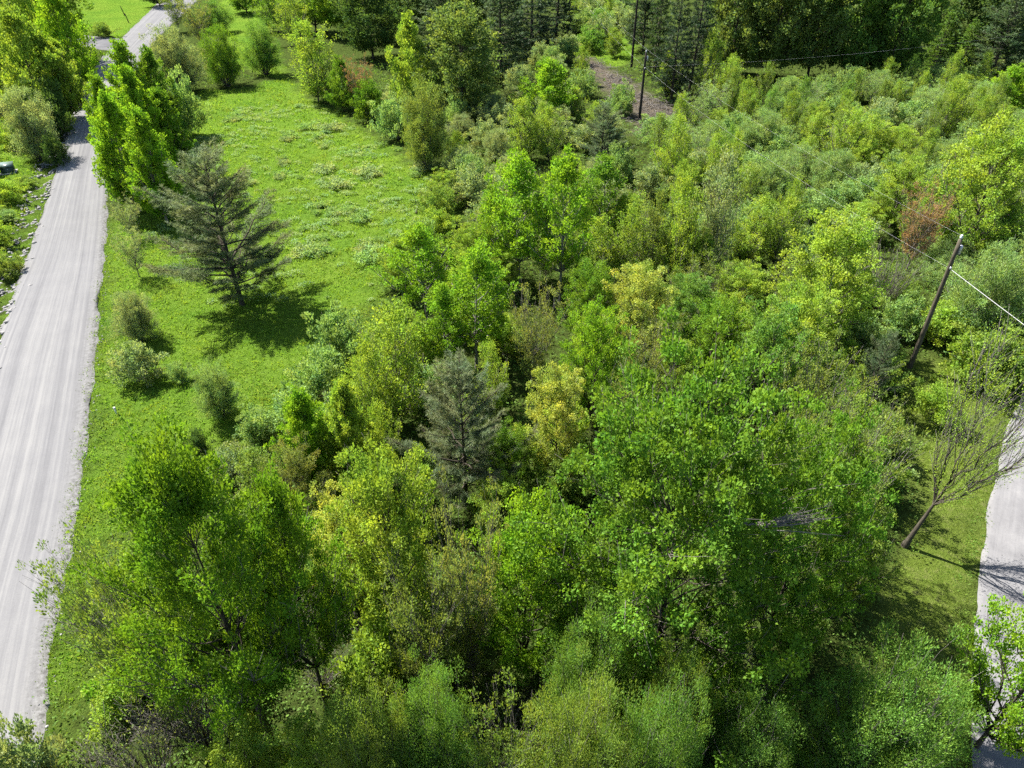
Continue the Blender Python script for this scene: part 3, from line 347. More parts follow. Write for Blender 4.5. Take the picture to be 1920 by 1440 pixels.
    ('birch', 59.27, 112.65, 5.73, 1.06, (0.076, 0.1424, 0.0272), (0, 0), 'soft green slender birch about fourteen metres behind and left of the bright thicket-edge tree', 'birches'),
    ('birch', 70.14, 103.76, 6.18, 0.99, (0.128, 0.188, 0.0272), (0, 0), 'yellow-green slender birch about two metres behind and right of the bright thicket-edge tree', 'birches'),
    ('sparse', 51.73, 80.03, 3.77, 2.39, (0.1136, 0.172, 0.0592), (0, 0), 'pale green thinly leaved tree about thirteen metres in front of the slim far-thicket birch', 'thinly leaved trees'),
    ('birch', 23.24, 74.66, 6.02, 1.21, (0.128, 0.188, 0.0272), (0, 0), 'yellow-green slender birch about six metres right of the birch near the cleared strip', 'birches'),
    ('birch', 16.19, 65.68, 6.08, 1.04, (0.128, 0.188, 0.0272), (0, 0), 'yellow-green slender birch about eight metres in front of the birch near the cleared strip', 'birches'),
    ('willow', 23.50, 84.61, 3.68, 2.21, (0.1136, 0.172, 0.0592), (0, 0), 'pale green willow shrub about six metres left of the large pale thicket shrub', 'willow shrubs'),
    ('pale', 43.14, 97.17, 3.56, 2.39, (0.1136, 0.172, 0.0592), (0, 0), 'pale green low shrub about thirteen metres left of the slim far-thicket birch', 'low shrubs'),
    ('pale', 31.65, 65.96, 3.14, 2.36, (0.1136, 0.172, 0.0592), (0, 0), 'pale green low shrub about six metres right of the pale mound above the twin birches', 'low shrubs'),
    ('birch', 36.75, 87.80, 4.39, 1.36, (0.128, 0.188, 0.0272), (0, 0), 'yellow-green slender birch about ten metres behind the tall thicket birch', 'birches'),
    ('birch', 30.17, 104.94, 6.83, 1.40, (0.128, 0.188, 0.0272), (0, 0), 'yellow-green slender birch about eight metres in front and right of the blackish conifers', 'birches'),
    ('willow', 38.53, 95.18, 3.51, 2.00, (0.1136, 0.172, 0.0592), (0, 0), 'pale green willow shrub about fifteen metres behind and right of the large pale thicket shrub', 'willow shrubs'),
    ('birch', 24.55, 81.31, 4.61, 1.12, (0.076, 0.1424, 0.0272), (0, 0), 'soft green slender birch about twelve metres left of the tall thicket birch', 'birches'),
    ('pale', 78.79, 108.24, 2.99, 2.60, (0.1136, 0.172, 0.0592), (0, 0), 'pale green low shrub about twenty-eight metres behind and right of the slim far-thicket birch', 'low shrubs'),
    ('birch', 65.10, 86.55, 5.84, 1.15, (0.0944, 0.1408, 0.0272), (0, 0), 'olive-green slender birch about eleven metres in front and right of the slim far-thicket birch', 'birches'),
    ('willow', 53.35, 109.17, 3.93, 1.92, (0.1136, 0.172, 0.0592), (0, 0), 'pale green willow shrub about sixteen metres behind and left of the bright thicket-edge tree', 'willow shrubs'),
    ('pale', 36.25, 100.77, 2.42, 2.36, (0.1136, 0.172, 0.0592), (0, 0), 'pale green low shrub about fifteen metres in front and right of the blackish conifers', 'low shrubs'),
    ('pale', 40.19, 73.95, 3.26, 2.21, (0.1136, 0.172, 0.0592), (0, 0), 'pale green low shrub about six metres in front and right of the tall thicket birch', 'low shrubs'),
    ('birch', 17.04, 83.55, 5.28, 1.14, (0.0944, 0.1408, 0.0272), (0, 0), 'olive-green slender birch about seven metres right of the small blue pine', 'birches'),
    ('pale', 43.03, 85.62, 3.16, 1.93, (0.128, 0.164, 0.0752), (0, 0), 'silvery green low shrub about ten metres behind and right of the tall thicket birch', 'low shrubs'),
    ('sparse', 26.85, 98.05, 5.14, 2.51, (0.1136, 0.172, 0.0592), (0, 0), 'pale green thinly leaved tree about ten metres right of the middle utility pole', 'thinly leaved trees'),
    ('sparse', 23.34, 93.92, 5.15, 2.21, (0.1136, 0.172, 0.0592), (0, 0), 'pale green thinly leaved tree about sixteen metres in front of the blackish conifers', 'thinly leaved trees'),
    ('birch', 52.57, 71.00, 6.64, 1.26, (0.0944, 0.1408, 0.0272), (0, 0), 'olive-green slender birch about eighteen metres in front and right of the tall thicket birch', 'birches'),
    ('birch', 40.92, 55.33, 5.29, 1.32, (0.076, 0.1424, 0.0272), (0, 0), 'soft green slender birch about seven metres right of the rust-brown tree', 'birches'),
    ('pale', 18.05, 89.50, 2.89, 2.59, (0.1136, 0.172, 0.0592), (0, 0), 'pale green low shrub about eleven metres in front of the middle utility pole', 'low shrubs'),
    ('sparse', 55.92, 96.15, 4.07, 1.95, (0.1136, 0.172, 0.0592), (0, 0), 'pale green thinly leaved tree about three metres behind the slim far-thicket birch', 'thinly leaved trees'),
    ('birch', 74.00, 97.41, 5.94, 1.20, (0.076, 0.1424, 0.0272), (0, 0), 'soft green slender birch about eight metres in front and right of the bright thicket-edge tree', 'birches'),
    ('pale', 47.38, 93.96, 3.79, 2.57, (0.128, 0.164, 0.0752), (0, 0), 'silvery green low shrub about eight metres left of the slim far-thicket birch', 'low shrubs'),
    ('birch', 55.69, 112.36, 5.36, 1.24, (0.128, 0.188, 0.0272), (0, 0), 'yellow-green slender birch about sixteen metres behind and left of the bright thicket-edge tree', 'birches'),
    ('pale', 41.98, 89.59, 3.62, 1.99, (0.1136, 0.172, 0.0592), (0, 0), 'pale green low shrub about thirteen metres behind and right of the tall thicket birch', 'low shrubs'),
    ('pale', 49.52, 109.57, 4.08, 2.63, (0.1136, 0.172, 0.0592), (0, 0), 'pale green low shrub about eighteen metres behind the slim far-thicket birch', 'low shrubs'),
    ('birch', 25.19, 61.27, 5.82, 1.16, (0.128, 0.188, 0.0272), (0, 0), 'yellow-green slender birch about six metres in front of the pale mound above the twin birches', 'birches'),
    ('willow', 55.63, 99.48, 3.58, 2.68, (0.1136, 0.172, 0.0592), (0, 0), 'pale green willow shrub about seven metres behind the slim far-thicket birch', 'willow shrubs'),
    ('birch', 38.38, 98.33, 5.85, 1.32, (0.076, 0.1424, 0.0272), (0, 0), 'soft green slender birch about seventeen metres behind and right of the large pale thicket shrub', 'birches'),
    ('midmaple', 80.77, 111.07, 4.41, 2.25, (0.128, 0.188, 0.0272), (0, 0), 'yellow-green maple about fifteen metres behind and right of the bright thicket-edge tree', 'broadleaf trees'),
    ('sparse', 66.00, 116.09, 4.65, 2.03, (0.1136, 0.172, 0.0592), (0, 0), 'pale green thinly leaved tree about fourteen metres behind the bright thicket-edge tree', 'thinly leaved trees'),
    ('birch', 35.79, 106.45, 5.99, 1.10, (0.0944, 0.1408, 0.0272), (0, 0), 'olive-green slender birch about thirteen metres right of the blackish conifers', 'birches'),
    ('birch', 63.09, 96.88, 6.54, 1.01, (0.0944, 0.1408, 0.0272), (0, 0), 'olive-green slender birch about eight metres in front and left of the bright thicket-edge tree', 'birches'),
    ('midmaple', 67.93, 88.52, 4.38, 1.82, (0.128, 0.188, 0.0272), (0, 0), 'yellow-green maple about thirteen metres right of the slim far-thicket birch', 'broadleaf trees'),
    ('birch', 30.19, 95.49, 6.25, 1.31, (0.128, 0.188, 0.0272), (0, 0), 'yellow-green slender birch about twelve metres behind the large pale thicket shrub', 'birches'),
    ('birch', 64.32, 90.10, 5.89, 1.29, (0.076, 0.1424, 0.0272), (0, 0), 'soft green slender birch about nine metres right of the slim far-thicket birch', 'birches'),
    ('midmaple', 39.64, 106.41, 3.98, 2.08, (0.128, 0.188, 0.0272), (0, 0), 'yellow-green maple about sixteen metres right of the blackish conifers', 'broadleaf trees'),
    ('birch', 43.24, 78.90, 4.92, 1.18, (0.128, 0.188, 0.0272), (0, 0), 'yellow-green slender birch about seven metres right of the tall thicket birch', 'birches'),
    ('pale', 16.12, 62.61, 2.67, 2.00, (0.1136, 0.172, 0.0592), (0, 0), 'pale green low shrub about eleven metres behind the tall greyish birch', 'low shrubs'),
    ('birch', 32.50, 78.32, 4.49, 1.34, (0.128, 0.188, 0.0272), (0, 0), 'yellow-green slender birch about four metres left of the tall thicket birch', 'birches'),
    ('pale', 64.15, 108.75, 3.19, 2.58, (0.1136, 0.172, 0.0592), (0, 0), 'pale green low shrub about seven metres behind and left of the bright thicket-edge tree', 'low shrubs'),
    ('willow', 30.71, 75.26, 3.69, 2.61, (0.1136, 0.172, 0.0592), (0, 0), 'pale green willow shrub about seven metres in front and left of the tall thicket birch', 'willow shrubs'),
    ('pale', 21.13, 77.09, 2.91, 2.69, (0.128, 0.164, 0.0752), (0, 0), 'silvery green low shrub about twelve metres right of the small blue pine', 'low shrubs'),
    ('birch', 66.42, 101.73, 5.23, 1.17, (0.076, 0.1424, 0.0272), (0, 0), 'soft green slender birch about two metres in front and left of the bright thicket-edge tree', 'birches'),
    ('birch', 63.92, 81.19, 5.87, 1.22, (0.0944, 0.1408, 0.0272), (0, 0), 'olive-green slender birch about fourteen metres in front and right of the slim far-thicket birch', 'birches'),
    ('birch', 35.93, 59.92, 4.53, 1.04, (0.128, 0.188, 0.0272), (0, 0), 'yellow-green slender birch about four metres behind and left of the yellow maple behind the pole', 'birches'),
    ('pale', 22.09, 60.93, 3.46, 2.69, (0.1136, 0.172, 0.0592), (0, 0), 'pale green low shrub about eleven metres behind and right of the tall greyish birch', 'low shrubs'),
    ('birch', 82.25, 118.64, 4.82, 1.06, (0.076, 0.1424, 0.0272), (0, 0), 'soft green slender birch about twenty-one metres behind and right of the bright thicket-edge tree', 'birches'),
    ('birch', 56.90, 104.23, 5.30, 1.00, (0.128, 0.188, 0.0272), (0, 0), 'yellow-green slender birch about eleven metres behind the slim far-thicket birch', 'birches'),
    ('willow', 19.42, 86.52, 3.63, 2.06, (0.1136, 0.172, 0.0592), (0, 0), 'pale green willow shrub about ten metres left of the large pale thicket shrub', 'willow shrubs'),
    ('pale', 59.17, 83.88, 3.21, 2.19, (0.1136, 0.172, 0.0592), (0, 0), 'pale green low shrub about ten metres in front of the slim far-thicket birch', 'low shrubs'),
    ('pale', 25.34, 55.55, 3.50, 2.50, (0.1136, 0.172, 0.0592), (0, 0), 'pale green low shrub about eight metres behind the dark-stemmed shrub', 'low shrubs'),
    ('birch', 59.42, 91.32, 5.20, 1.40, (0.0944, 0.1408, 0.0272), (0, 0), 'olive-green slender birch about four metres right of the slim far-thicket birch', 'birches'),
    ('willow', 45.48, 57.61, 3.23, 2.46, (0.1136, 0.172, 0.0592), (0, 0), 'pale green willow shrub about six metres right of the yellow maple behind the pole', 'willow shrubs'),
    ('birch', 70.98, 107.83, 5.23, 1.10, (0.128, 0.188, 0.0272), (0, 0), 'yellow-green slender birch about six metres behind and right of the bright thicket-edge tree', 'birches'),
    ('pale', 53.23, 82.86, 3.69, 2.66, (0.1136, 0.172, 0.0592), (0, 0), 'pale green low shrub about seventeen metres right of the tall thicket birch', 'low shrubs'),
    ('birch', 53.75, 90.84, 7.46, 1.36, (0.128, 0.188, 0.0272), (0, 0), 'yellow-green slender birch about three metres in front and left of the slim far-thicket birch', 'birches'),
    ('midmaple', 26.35, 91.89, 3.50, 1.88, (0.128, 0.188, 0.0272), (0, 0), 'yellow-green maple about nine metres behind the large pale thicket shrub', 'broadleaf trees'),
    ('willow', 30.67, 86.53, 4.30, 1.91, (0.1136, 0.172, 0.0592), (0, 0), 'pale green willow shrub about three metres behind and right of the large pale thicket shrub', 'willow shrubs'),
    ('pale', 52.23, 67.25, 3.58, 2.18, (0.1136, 0.172, 0.0592), (0, 0), 'pale green low shrub about nineteen metres in front and right of the tall thicket birch', 'low shrubs'),
    ('pale', 58.51, 77.54, 3.41, 2.37, (0.1136, 0.172, 0.0592), (0, 0), 'pale green low shrub about sixteen metres in front of the slim far-thicket birch', 'low shrubs'),
    ('birch', 58.02, 72.22, 6.30, 1.11, (0.0944, 0.1408, 0.0272), (0, 0), 'olive-green slender birch about twenty-one metres in front of the slim far-thicket birch', 'birches'),
    ('pale', 66.49, 94.22, 2.50, 1.94, (0.1136, 0.172, 0.0592), (0, 0), 'pale green low shrub about nine metres in front of the bright thicket-edge tree', 'low shrubs'),
    ('pale', 5.98, 89.63, 2.45, 1.83, (0.128, 0.164, 0.0752), (0, 0), 'silvery green low shrub about ten metres behind and left of the small blue pine', 'low shrubs'),
    ('pale', 4.74, 131.36, 3.34, 2.18, (0.128, 0.164, 0.0752), (0, 0), 'silvery green low shrub about seven metres in front of the dark conifers by the corridor', 'low shrubs'),
    ('pale', -2.91, 86.27, 3.57, 2.05, (0.128, 0.164, 0.0752), (0, 0), 'silvery green low shrub about nine metres behind and right of the brownish meadow-edge shrub', 'low shrubs'),
    ('pale', -2.88, 98.60, 3.29, 2.33, (0.128, 0.164, 0.0752), (0, 0), 'silvery green low shrub about five metres in front and right of the big olive tree', 'low shrubs'),
    ('birch', 10.72, 93.47, 4.07, 1.21, (0.128, 0.188, 0.0272), (0, 0), 'yellow-green slender birch about nine metres in front and right of the bright upper-middle tree', 'birches'),
    ('pale', 7.77, 102.54, 2.50, 2.00, (0.128, 0.164, 0.0752), (0, 0), 'silvery green low shrub about four metres behind and right of the bright upper-middle tree', 'low shrubs'),
    ('birch', 10.98, 119.41, 5.58, 1.10, (0.128, 0.188, 0.0272), (0, 0), 'yellow-green slender birch about sixteen metres behind and left of the blackish conifers', 'birches'),
    ('pale', 7.42, 106.15, 2.81, 2.23, (0.128, 0.164, 0.0752), (0, 0), 'silvery green low shrub about seven metres behind and right of the bright upper-middle tree', 'low shrubs'),
    ('pale', -1.17, 94.55, 3.26, 2.35, (0.128, 0.164, 0.0752), (0, 0), 'silvery green low shrub about eight metres in front and left of the bright upper-middle tree', 'low shrubs'),
    ('pale', 6.48, 140.81, 2.36, 1.99, (0.128, 0.164, 0.0752), (0, 0), 'silvery green low shrub about thirty-two metres right of the dark top wood', 'low shrubs'),
    ('willow', 9.52, 68.46, 2.65, 2.27, (0.128, 0.164, 0.0752), (0, 0), 'silvery green willow shrub about twelve metres in front of the small blue pine', 'willow shrubs'),
    ('pale', 11.65, 76.91, 3.39, 1.80, (0.1136, 0.172, 0.0592), (0, 0), 'pale green low shrub about four metres in front of the small blue pine', 'low shrubs'),
    ('willow', 8.85, 73.21, 3.07, 2.02, (0.128, 0.164, 0.0752), (0, 0), 'silvery green willow shrub about eight metres in front of the small blue pine', 'willow shrubs'),
    ('pale', 1.31, 114.64, 3.61, 2.33, (0.128, 0.164, 0.0752), (0, 0), 'silvery green low shrub about fifteen metres behind the bright upper-middle tree', 'low shrubs'),
    ('willow', -1.80, 82.67, 3.53, 1.82, (0.128, 0.164, 0.0752), (0, 0), 'silvery green willow shrub about eight metres right of the brownish meadow-edge shrub', 'willow shrubs'),
    ('pale', 10.67, 143.53, 2.90, 2.08, (0.128, 0.164, 0.0752), (0, 0), 'silvery green low shrub about thirty-one metres behind and left of the far right wood', 'low shrubs'),
    ('willow', -0.14, 75.79, 2.76, 2.22, (0.128, 0.164, 0.0752), (0, 0), 'silvery green willow shrub about eleven metres in front and right of the brownish meadow-edge shrub', 'willow shrubs'),
    ('pale', -13.74, 101.86, 3.37, 2.49, (0.1136, 0.172, 0.0592), (0, 0), 'pale green low shrub about seven metres left of the big olive tree', 'low shrubs'),
    ('pale', -10.35, 99.31, 3.10, 1.91, (0.128, 0.164, 0.0752), (0, 0), 'silvery green low shrub about four metres in front and left of the big olive tree', 'low shrubs'),
    ('pale', -5.28, 77.17, 3.07, 1.97, (0.128, 0.164, 0.0752), (0, 0), 'silvery green low shrub about six metres in front and right of the brownish meadow-edge shrub', 'low shrubs'),
    ('willow', 0.09, 102.79, 3.13, 2.07, (0.128, 0.164, 0.0752), (0, 0), 'silvery green willow shrub about five metres behind and left of the bright upper-middle tree', 'willow shrubs'),
    ('pale', 6.57, 127.73, 3.69, 2.10, (0.1136, 0.172, 0.0592), (0, 0), 'pale green low shrub about eleven metres in front of the dark conifers by the corridor', 'low shrubs'),
    ('pale', -4.20, 72.52, 3.85, 2.27, (0.1136, 0.172, 0.0592), (0, 0), 'pale green low shrub about ten metres in front and right of the brownish meadow-edge shrub', 'low shrubs'),
    ('pale', -7.27, 96.62, 3.64, 1.82, (0.1136, 0.172, 0.0592), (0, 0), 'pale green low shrub about five metres in front of the big olive tree', 'low shrubs'),
    ('pale', 7.00, 122.57, 3.19, 2.37, (0.128, 0.164, 0.0752), (0, 0), 'silvery green low shrub about sixteen metres in front of the dark conifers by the corridor', 'low shrubs'),
    ('pale', -4.02, 69.31, 3.62, 2.28, (0.128, 0.164, 0.0752), (0, 0), 'silvery green low shrub about thirteen metres in front and right of the brownish meadow-edge shrub', 'low shrubs'),
    ('pale', -16.69, 107.18, 2.51, 2.43, (0.128, 0.164, 0.0752), (0, 0), 'silvery green low shrub about six metres behind and right of the rust-tinged bush', 'low shrubs'),
    ('pale', 10.45, 111.97, 3.31, 2.30, (0.1136, 0.172, 0.0592), (0, 0), 'pale green low shrub about thirteen metres left of the blackish conifers', 'low shrubs'),
    ('birch', 8.41, 98.39, 4.47, 1.14, (0.128, 0.188, 0.0272), (0, 0), 'yellow-green slender birch about four metres in front and right of the bright upper-middle tree', 'birches'),
    ('pale', 9.61, 135.44, 3.41, 1.93, (0.1136, 0.172, 0.0592), (0, 0), 'pale green low shrub about twenty-eight metres left of the far right wood', 'low shrubs'),
    ('pale', 15.34, 102.95, 3.82, 1.81, (0.1136, 0.172, 0.0592), (0, 0), 'pale green low shrub about three metres behind and left of the middle utility pole', 'low shrubs'),
    ('pale', 14.47, 72.14, 3.12, 1.94, (0.128, 0.164, 0.0752), (0, 0), 'silvery green low shrub about ten metres in front and right of the small blue pine', 'low shrubs'),
    ('pale', 0.58, 120.03, 3.42, 2.14, (0.128, 0.164, 0.0752), (0, 0), 'silvery green low shrub about nineteen metres in front of the dark conifers by the corridor', 'low shrubs'),
    ('birch', 3.76, 92.96, 4.26, 1.16, (0.128, 0.188, 0.0272), (0, 0), 'yellow-green slender birch about seven metres in front of the bright upper-middle tree', 'birches'),
    ('pale', -2.02, 63.83, 3.13, 2.07, (0.128, 0.164, 0.0752), (0, 0), 'silvery green low shrub about thirteen metres behind the tall bright aspens', 'low shrubs'),
    ('willow', 12.09, 89.30, 3.28, 2.08, (0.128, 0.164, 0.0752), (0, 0), 'silvery green willow shrub about nine metres behind the small blue pine', 'willow shrubs'),
    ('pale', 0.17, 68.84, 2.57, 2.37, (0.128, 0.164, 0.0752), (0, 0), 'silvery green low shrub about sixteen metres in front and left of the small blue pine', 'low shrubs'),
    ('willow', -6.42, 91.87, 2.64, 2.11, (0.128, 0.164, 0.0752), (0, 0), 'silvery green willow shrub about nine metres in front of the big olive tree', 'willow shrubs'),
    ('willow', 6.32, 95.16, 2.61, 1.89, (0.128, 0.164, 0.0752), (0, 0), 'silvery green willow shrub about five metres in front of the bright upper-middle tree', 'willow shrubs'),
    ('pale', 9.13, 87.32, 2.80, 2.28, (0.128, 0.164, 0.0752), (0, 0), 'silvery green low shrub about seven metres behind the small blue pine', 'low shrubs'),
    ('birch', -6.27, 80.70, 3.93, 0.99, (0.128, 0.188, 0.0272), (0, 0), 'yellow-green slender birch about four metres right of the brownish meadow-edge shrub', 'birches'),
    ('pale', 5.12, 115.18, 2.90, 1.84, (0.1136, 0.172, 0.0592), (0, 0), 'pale green low shrub about fifteen metres behind the bright upper-middle tree', 'low shrubs'),
    ('pale', 3.63, 96.91, 2.94, 2.13, (0.128, 0.164, 0.0752), (0, 0), 'silvery green low shrub about three metres in front of the bright upper-middle tree', 'low shrubs'),
    ('birch', 5.17, 67.87, 4.23, 1.11, (0.128, 0.188, 0.0272), (0, 0), 'yellow-green slender birch about fourteen metres in front of the small blue pine', 'birches'),
    ('pale', 17.24, 177.29, 4.88, 2.87, (0.128, 0.164, 0.0752), (0, 0), 'silvery green low shrub about forty-one metres behind the dark conifers by the corridor', 'low shrubs'),
    ('willow', 23.51, 182.14, 3.01, 2.63, (0.1136, 0.172, 0.0592), (0, 0), 'pale green willow shrub about fifty-seven metres behind the far right wood', 'willow shrubs'),
    ('birch', 24.50, 202.91, 4.51, 1.26, (0.128, 0.188, 0.0272), (0, 0), 'yellow-green slender birch about sixty-eight metres behind the dark conifers by the corridor', 'birches'),
    ('pale', 27.16, 199.39, 4.03, 3.12, (0.128, 0.164, 0.0752), (0, 0), 'silvery green low shrub about sixty-five metres behind the dark conifers by the corridor', 'low shrubs'),
    ('pale', 14.67, 144.99, 3.62, 3.07, (0.076, 0.1424, 0.0272), (0, 0), 'soft green low shrub about twenty-eight metres behind and left of the far right wood', 'low shrubs'),
    ('pale', 22.16, 164.76, 4.15, 2.81, (0.128, 0.164, 0.0752), (0, 0), 'silvery green low shrub about forty-one metres behind the far right wood', 'low shrubs'),
    ('pale', 17.14, 160.87, 4.76, 3.39, (0.1136, 0.172, 0.0592), (0, 0), 'pale green low shrub about thirty-nine metres behind and left of the far right wood', 'low shrubs'),
    ('birch', 28.63, 210.55, 4.91, 1.62, (0.128, 0.188, 0.0272), (0, 0), 'yellow-green slender birch about seventy-six metres behind the dark conifers by the corridor', 'birches'),
    ('birch', 16.75, 200.02, 4.24, 1.31, (0.128, 0.188, 0.0272), (0, 0), 'yellow-green slender birch about sixty-three metres behind the dark conifers by the corridor', 'birches'),
    ('pale', 18.94, 203.92, 4.09, 3.40, (0.128, 0.164, 0.0752), (0, 0), 'silvery green low shrub about sixty-seven metres behind the dark conifers by the corridor', 'low shrubs'),
    ('birch', 18.55, 140.32, 4.84, 1.74, (0.128, 0.188, 0.0272), (0, 0), 'yellow-green slender birch about fifteen metres right of the dark conifers by the corridor', 'birches'),
    ('pale', 17.70, 188.80, 3.72, 3.36, (0.128, 0.164, 0.0752), (0, 0), 'silvery green low shrub about fifty-two metres behind the dark conifers by the corridor', 'low shrubs'),
    ('birch', 21.31, 175.38, 5.17, 1.30, (0.128, 0.188, 0.0272), (0, 0), 'yellow-green slender birch about forty-one metres behind and right of the dark conifers by the corridor', 'birches'),
    ('pale', 17.85, 184.41, 4.92, 2.84, (0.076, 0.1424, 0.0272), (0, 0), 'soft green low shrub about forty-eight metres behind the dark conifers by the corridor', 'low shrubs'),
    ('pale', 24.47, 160.53, 4.42, 2.75, (0.128, 0.164, 0.0752), (0, 0), 'silvery green low shrub about thirty-six metres behind the far right wood', 'low shrubs'),
    ('pale', 25.82, 192.62, 4.25, 3.35, (0.1136, 0.172, 0.0592), (0, 0), 'pale green low shrub about fifty-eight metres behind the dark conifers by the corridor', 'low shrubs'),
    ('willow', 13.27, 163.44, 3.08, 3.00, (0.1136, 0.172, 0.0592), (0, 0), 'pale green willow shrub about twenty-seven metres behind the dark conifers by the corridor', 'willow shrubs'),
    ('pale', 16.13, 148.88, 4.74, 2.66, (0.128, 0.164, 0.0752), (0, 0), 'silvery green low shrub about thirty metres behind and left of the far right wood', 'low shrubs'),
    ('pale', 18.56, 151.83, 3.58, 2.59, (0.128, 0.164, 0.0752), (0, 0), 'silvery green low shrub about forty-three metres behind the blackish conifers', 'low shrubs'),
    ('pale', 23.87, 209.32, 3.96, 3.26, (0.076, 0.1424, 0.0272), (0, 0), 'soft green low shrub about seventy-four metres behind the dark conifers by the corridor', 'low shrubs'),
    ('birch', 13.48, 170.36, 5.80, 1.53, (0.128, 0.188, 0.0272), (0, 0), 'yellow-green slender birch about thirty-three metres behind the dark conifers by the corridor', 'birches'),
    ('birch', 29.16, 202.39, 5.81, 1.31, (0.128, 0.188, 0.0272), (0, 0), 'yellow-green slender birch about sixty-nine metres behind the dark conifers by the corridor', 'birches'),
    ('birch', 15.18, 211.13, 4.71, 1.65, (0.128, 0.188, 0.0272), (0, 0), 'yellow-green slender birch about seventy-four metres behind the dark conifers by the corridor', 'birches'),
    ('pale', 17.27, 155.89, 4.70, 2.41, (0.076, 0.1424, 0.0272), (0, 0), 'soft green low shrub about thirty-five metres behind and left of the far right wood', 'low shrubs'),
    ('pale', 21.54, 195.66, 4.77, 3.18, (0.1136, 0.172, 0.0592), (0, 0), 'pale green low shrub about sixty metres behind the dark conifers by the corridor', 'low shrubs'),
    ('willow', 25.92, 175.01, 3.11, 2.71, (0.1136, 0.172, 0.0592), (0, 0), 'pale green willow shrub about fifty metres behind the far right wood', 'willow shrubs'),
    ('birch', -4.64, 26.23, 4.99, 0.81, (0.128, 0.188, 0.0272), (0, 0), 'yellow-green slender birch about three metres in front and left of the pine in mid wood', 'birches'),
    ('sparse', -1.88, 55.60, 4.69, 2.09, (0.0976, 0.1344, 0.032), (0, 0), 'olive thinly leaved tree about five metres behind and left of the tall bright aspens', 'thinly leaved trees'),
    ('pale', -0.86, 42.19, 2.65, 1.83, (0.128, 0.188, 0.0272), (0, 0), 'yellow-green low shrub about two metres behind and right of the aspen behind the pine', 'low shrubs'),
    ('pale', 18.86, 51.15, 2.21, 1.70, (0.0944, 0.1408, 0.0272), (0, 0), 'olive-green low shrub about three metres right of the tall greyish birch', 'low shrubs'),
    ('pale', -2.69, 45.75, 2.82, 2.07, (0.128, 0.188, 0.0272), (0, 0), 'yellow-green low shrub about four metres right of the meadow-corner aspen', 'low shrubs'),
    ('midmaple', 9.93, 36.17, 4.76, 1.69, (0.128, 0.188, 0.0272), (0, 0), 'yellow-green maple about five metres in front of the yellow-topped maple', 'broadleaf trees'),
    ('pale', -8.04, 58.22, 2.70, 1.64, (0.1136, 0.172, 0.0592), (0, 0), 'pale green low shrub about eleven metres behind and left of the tall bright aspens', 'low shrubs'),
    ('sparse', 2.82, 53.46, 4.02, 2.13, (0.0976, 0.1344, 0.032), (0, 0), 'olive thinly leaved tree about three metres behind and right of the tall bright aspens', 'thinly leaved trees'),
    ('pale', -9.68, 23.90, 2.79, 1.91, (0.128, 0.188, 0.0272), (0, 0), 'yellow-green low shrub about four metres in front of the poplar at the meadow end', 'low shrubs'),
    ('pale', -2.79, 58.30, 2.22, 1.70, (0.0944, 0.1408, 0.0272), (0, 0), 'olive-green low shrub about eight metres behind and left of the tall bright aspens', 'low shrubs'),
    ('birch', -2.50, 31.18, 4.59, 0.87, (0.128, 0.188, 0.0272), (0, 0), 'yellow-green slender birch about four metres behind the pine in mid wood', 'birches'),
    ('pale', -7.12, 64.39, 3.40, 1.90, (0.0944, 0.1408, 0.0272), (0, 0), 'olive-green low shrub about fifteen metres behind and left of the tall bright aspens', 'low shrubs'),
    ('pale', 2.95, 32.06, 2.57, 1.54, (0.128, 0.188, 0.0272), (0, 0), 'yellow-green low shrub about three metres behind the pale yellow maple', 'low shrubs'),
    ('pale', 14.07, 53.84, 3.22, 1.88, (0.128, 0.188, 0.0272), (0, 0), 'yellow-green low shrub about three metres behind and right of the slim dark-trunked birch', 'low shrubs'),
    ('pale', 8.30, 38.47, 2.35, 1.87, (0.1136, 0.172, 0.0592), (0, 0), 'pale green low shrub about two metres in front of the yellow-topped maple', 'low shrubs'),
    ('pale', 15.43, 43.39, 3.05, 1.67, (0.128, 0.188, 0.0272), (0, 0), 'yellow-green low shrub about six metres left of the broad yellow maple', 'low shrubs'),
    ('pale', 17.57, 48.40, 2.24, 1.68, (0.1136, 0.172, 0.0592), (0, 0), 'pale green low shrub about four metres in front and right of the tall greyish birch', 'low shrubs'),
    ('birch', 6.17, 63.75, 5.84, 0.83, (0.128, 0.188, 0.0272), (0, 0), 'yellow-green slender birch about thirteen metres behind and right of the tall bright aspens', 'birches'),
    ('sparse', 10.96, 64.79, 3.15, 1.77, (0.0976, 0.1344, 0.032), (0, 0), 'olive thinly leaved tree about thirteen metres behind the slim dark-trunked birch', 'thinly leaved trees'),
    ('birch', -7.27, 37.05, 5.69, 1.01, (0.128, 0.188, 0.0272), (0, 0), 'yellow-green slender birch about three metres behind the upright birch left of the pine', 'birches'),
    ('pale', -7.41, 54.55, 3.27, 2.04, (0.0704, 0.1296, 0.0144), (0, 0), 'mid-green low shrub about nine metres behind the meadow-corner aspen', 'low shrubs'),
    ('pale', -9.24, 51.89, 2.93, 1.60, (0.0944, 0.1408, 0.0272), (0, 0), 'olive-green low shrub about six metres behind and left of the meadow-corner aspen', 'low shrubs'),
    ('midmaple', -0.50, 24.63, 4.39, 1.40, (0.128, 0.188, 0.0272), (0, 0), 'yellow-green maple about four metres in front and right of the pine in mid wood', 'broadleaf trees'),
    ('birch', 2.07, 60.32, 4.10, 1.10, (0.128, 0.188, 0.0272), (0, 0), 'yellow-green slender birch about nine metres behind the tall bright aspens', 'birches'),
    ('birch', -6.87, 28.81, 5.82, 0.87, (0.128, 0.188, 0.0272), (0, 0), 'yellow-green slender birch about four metres right of the poplar at the meadow end', 'birches'),
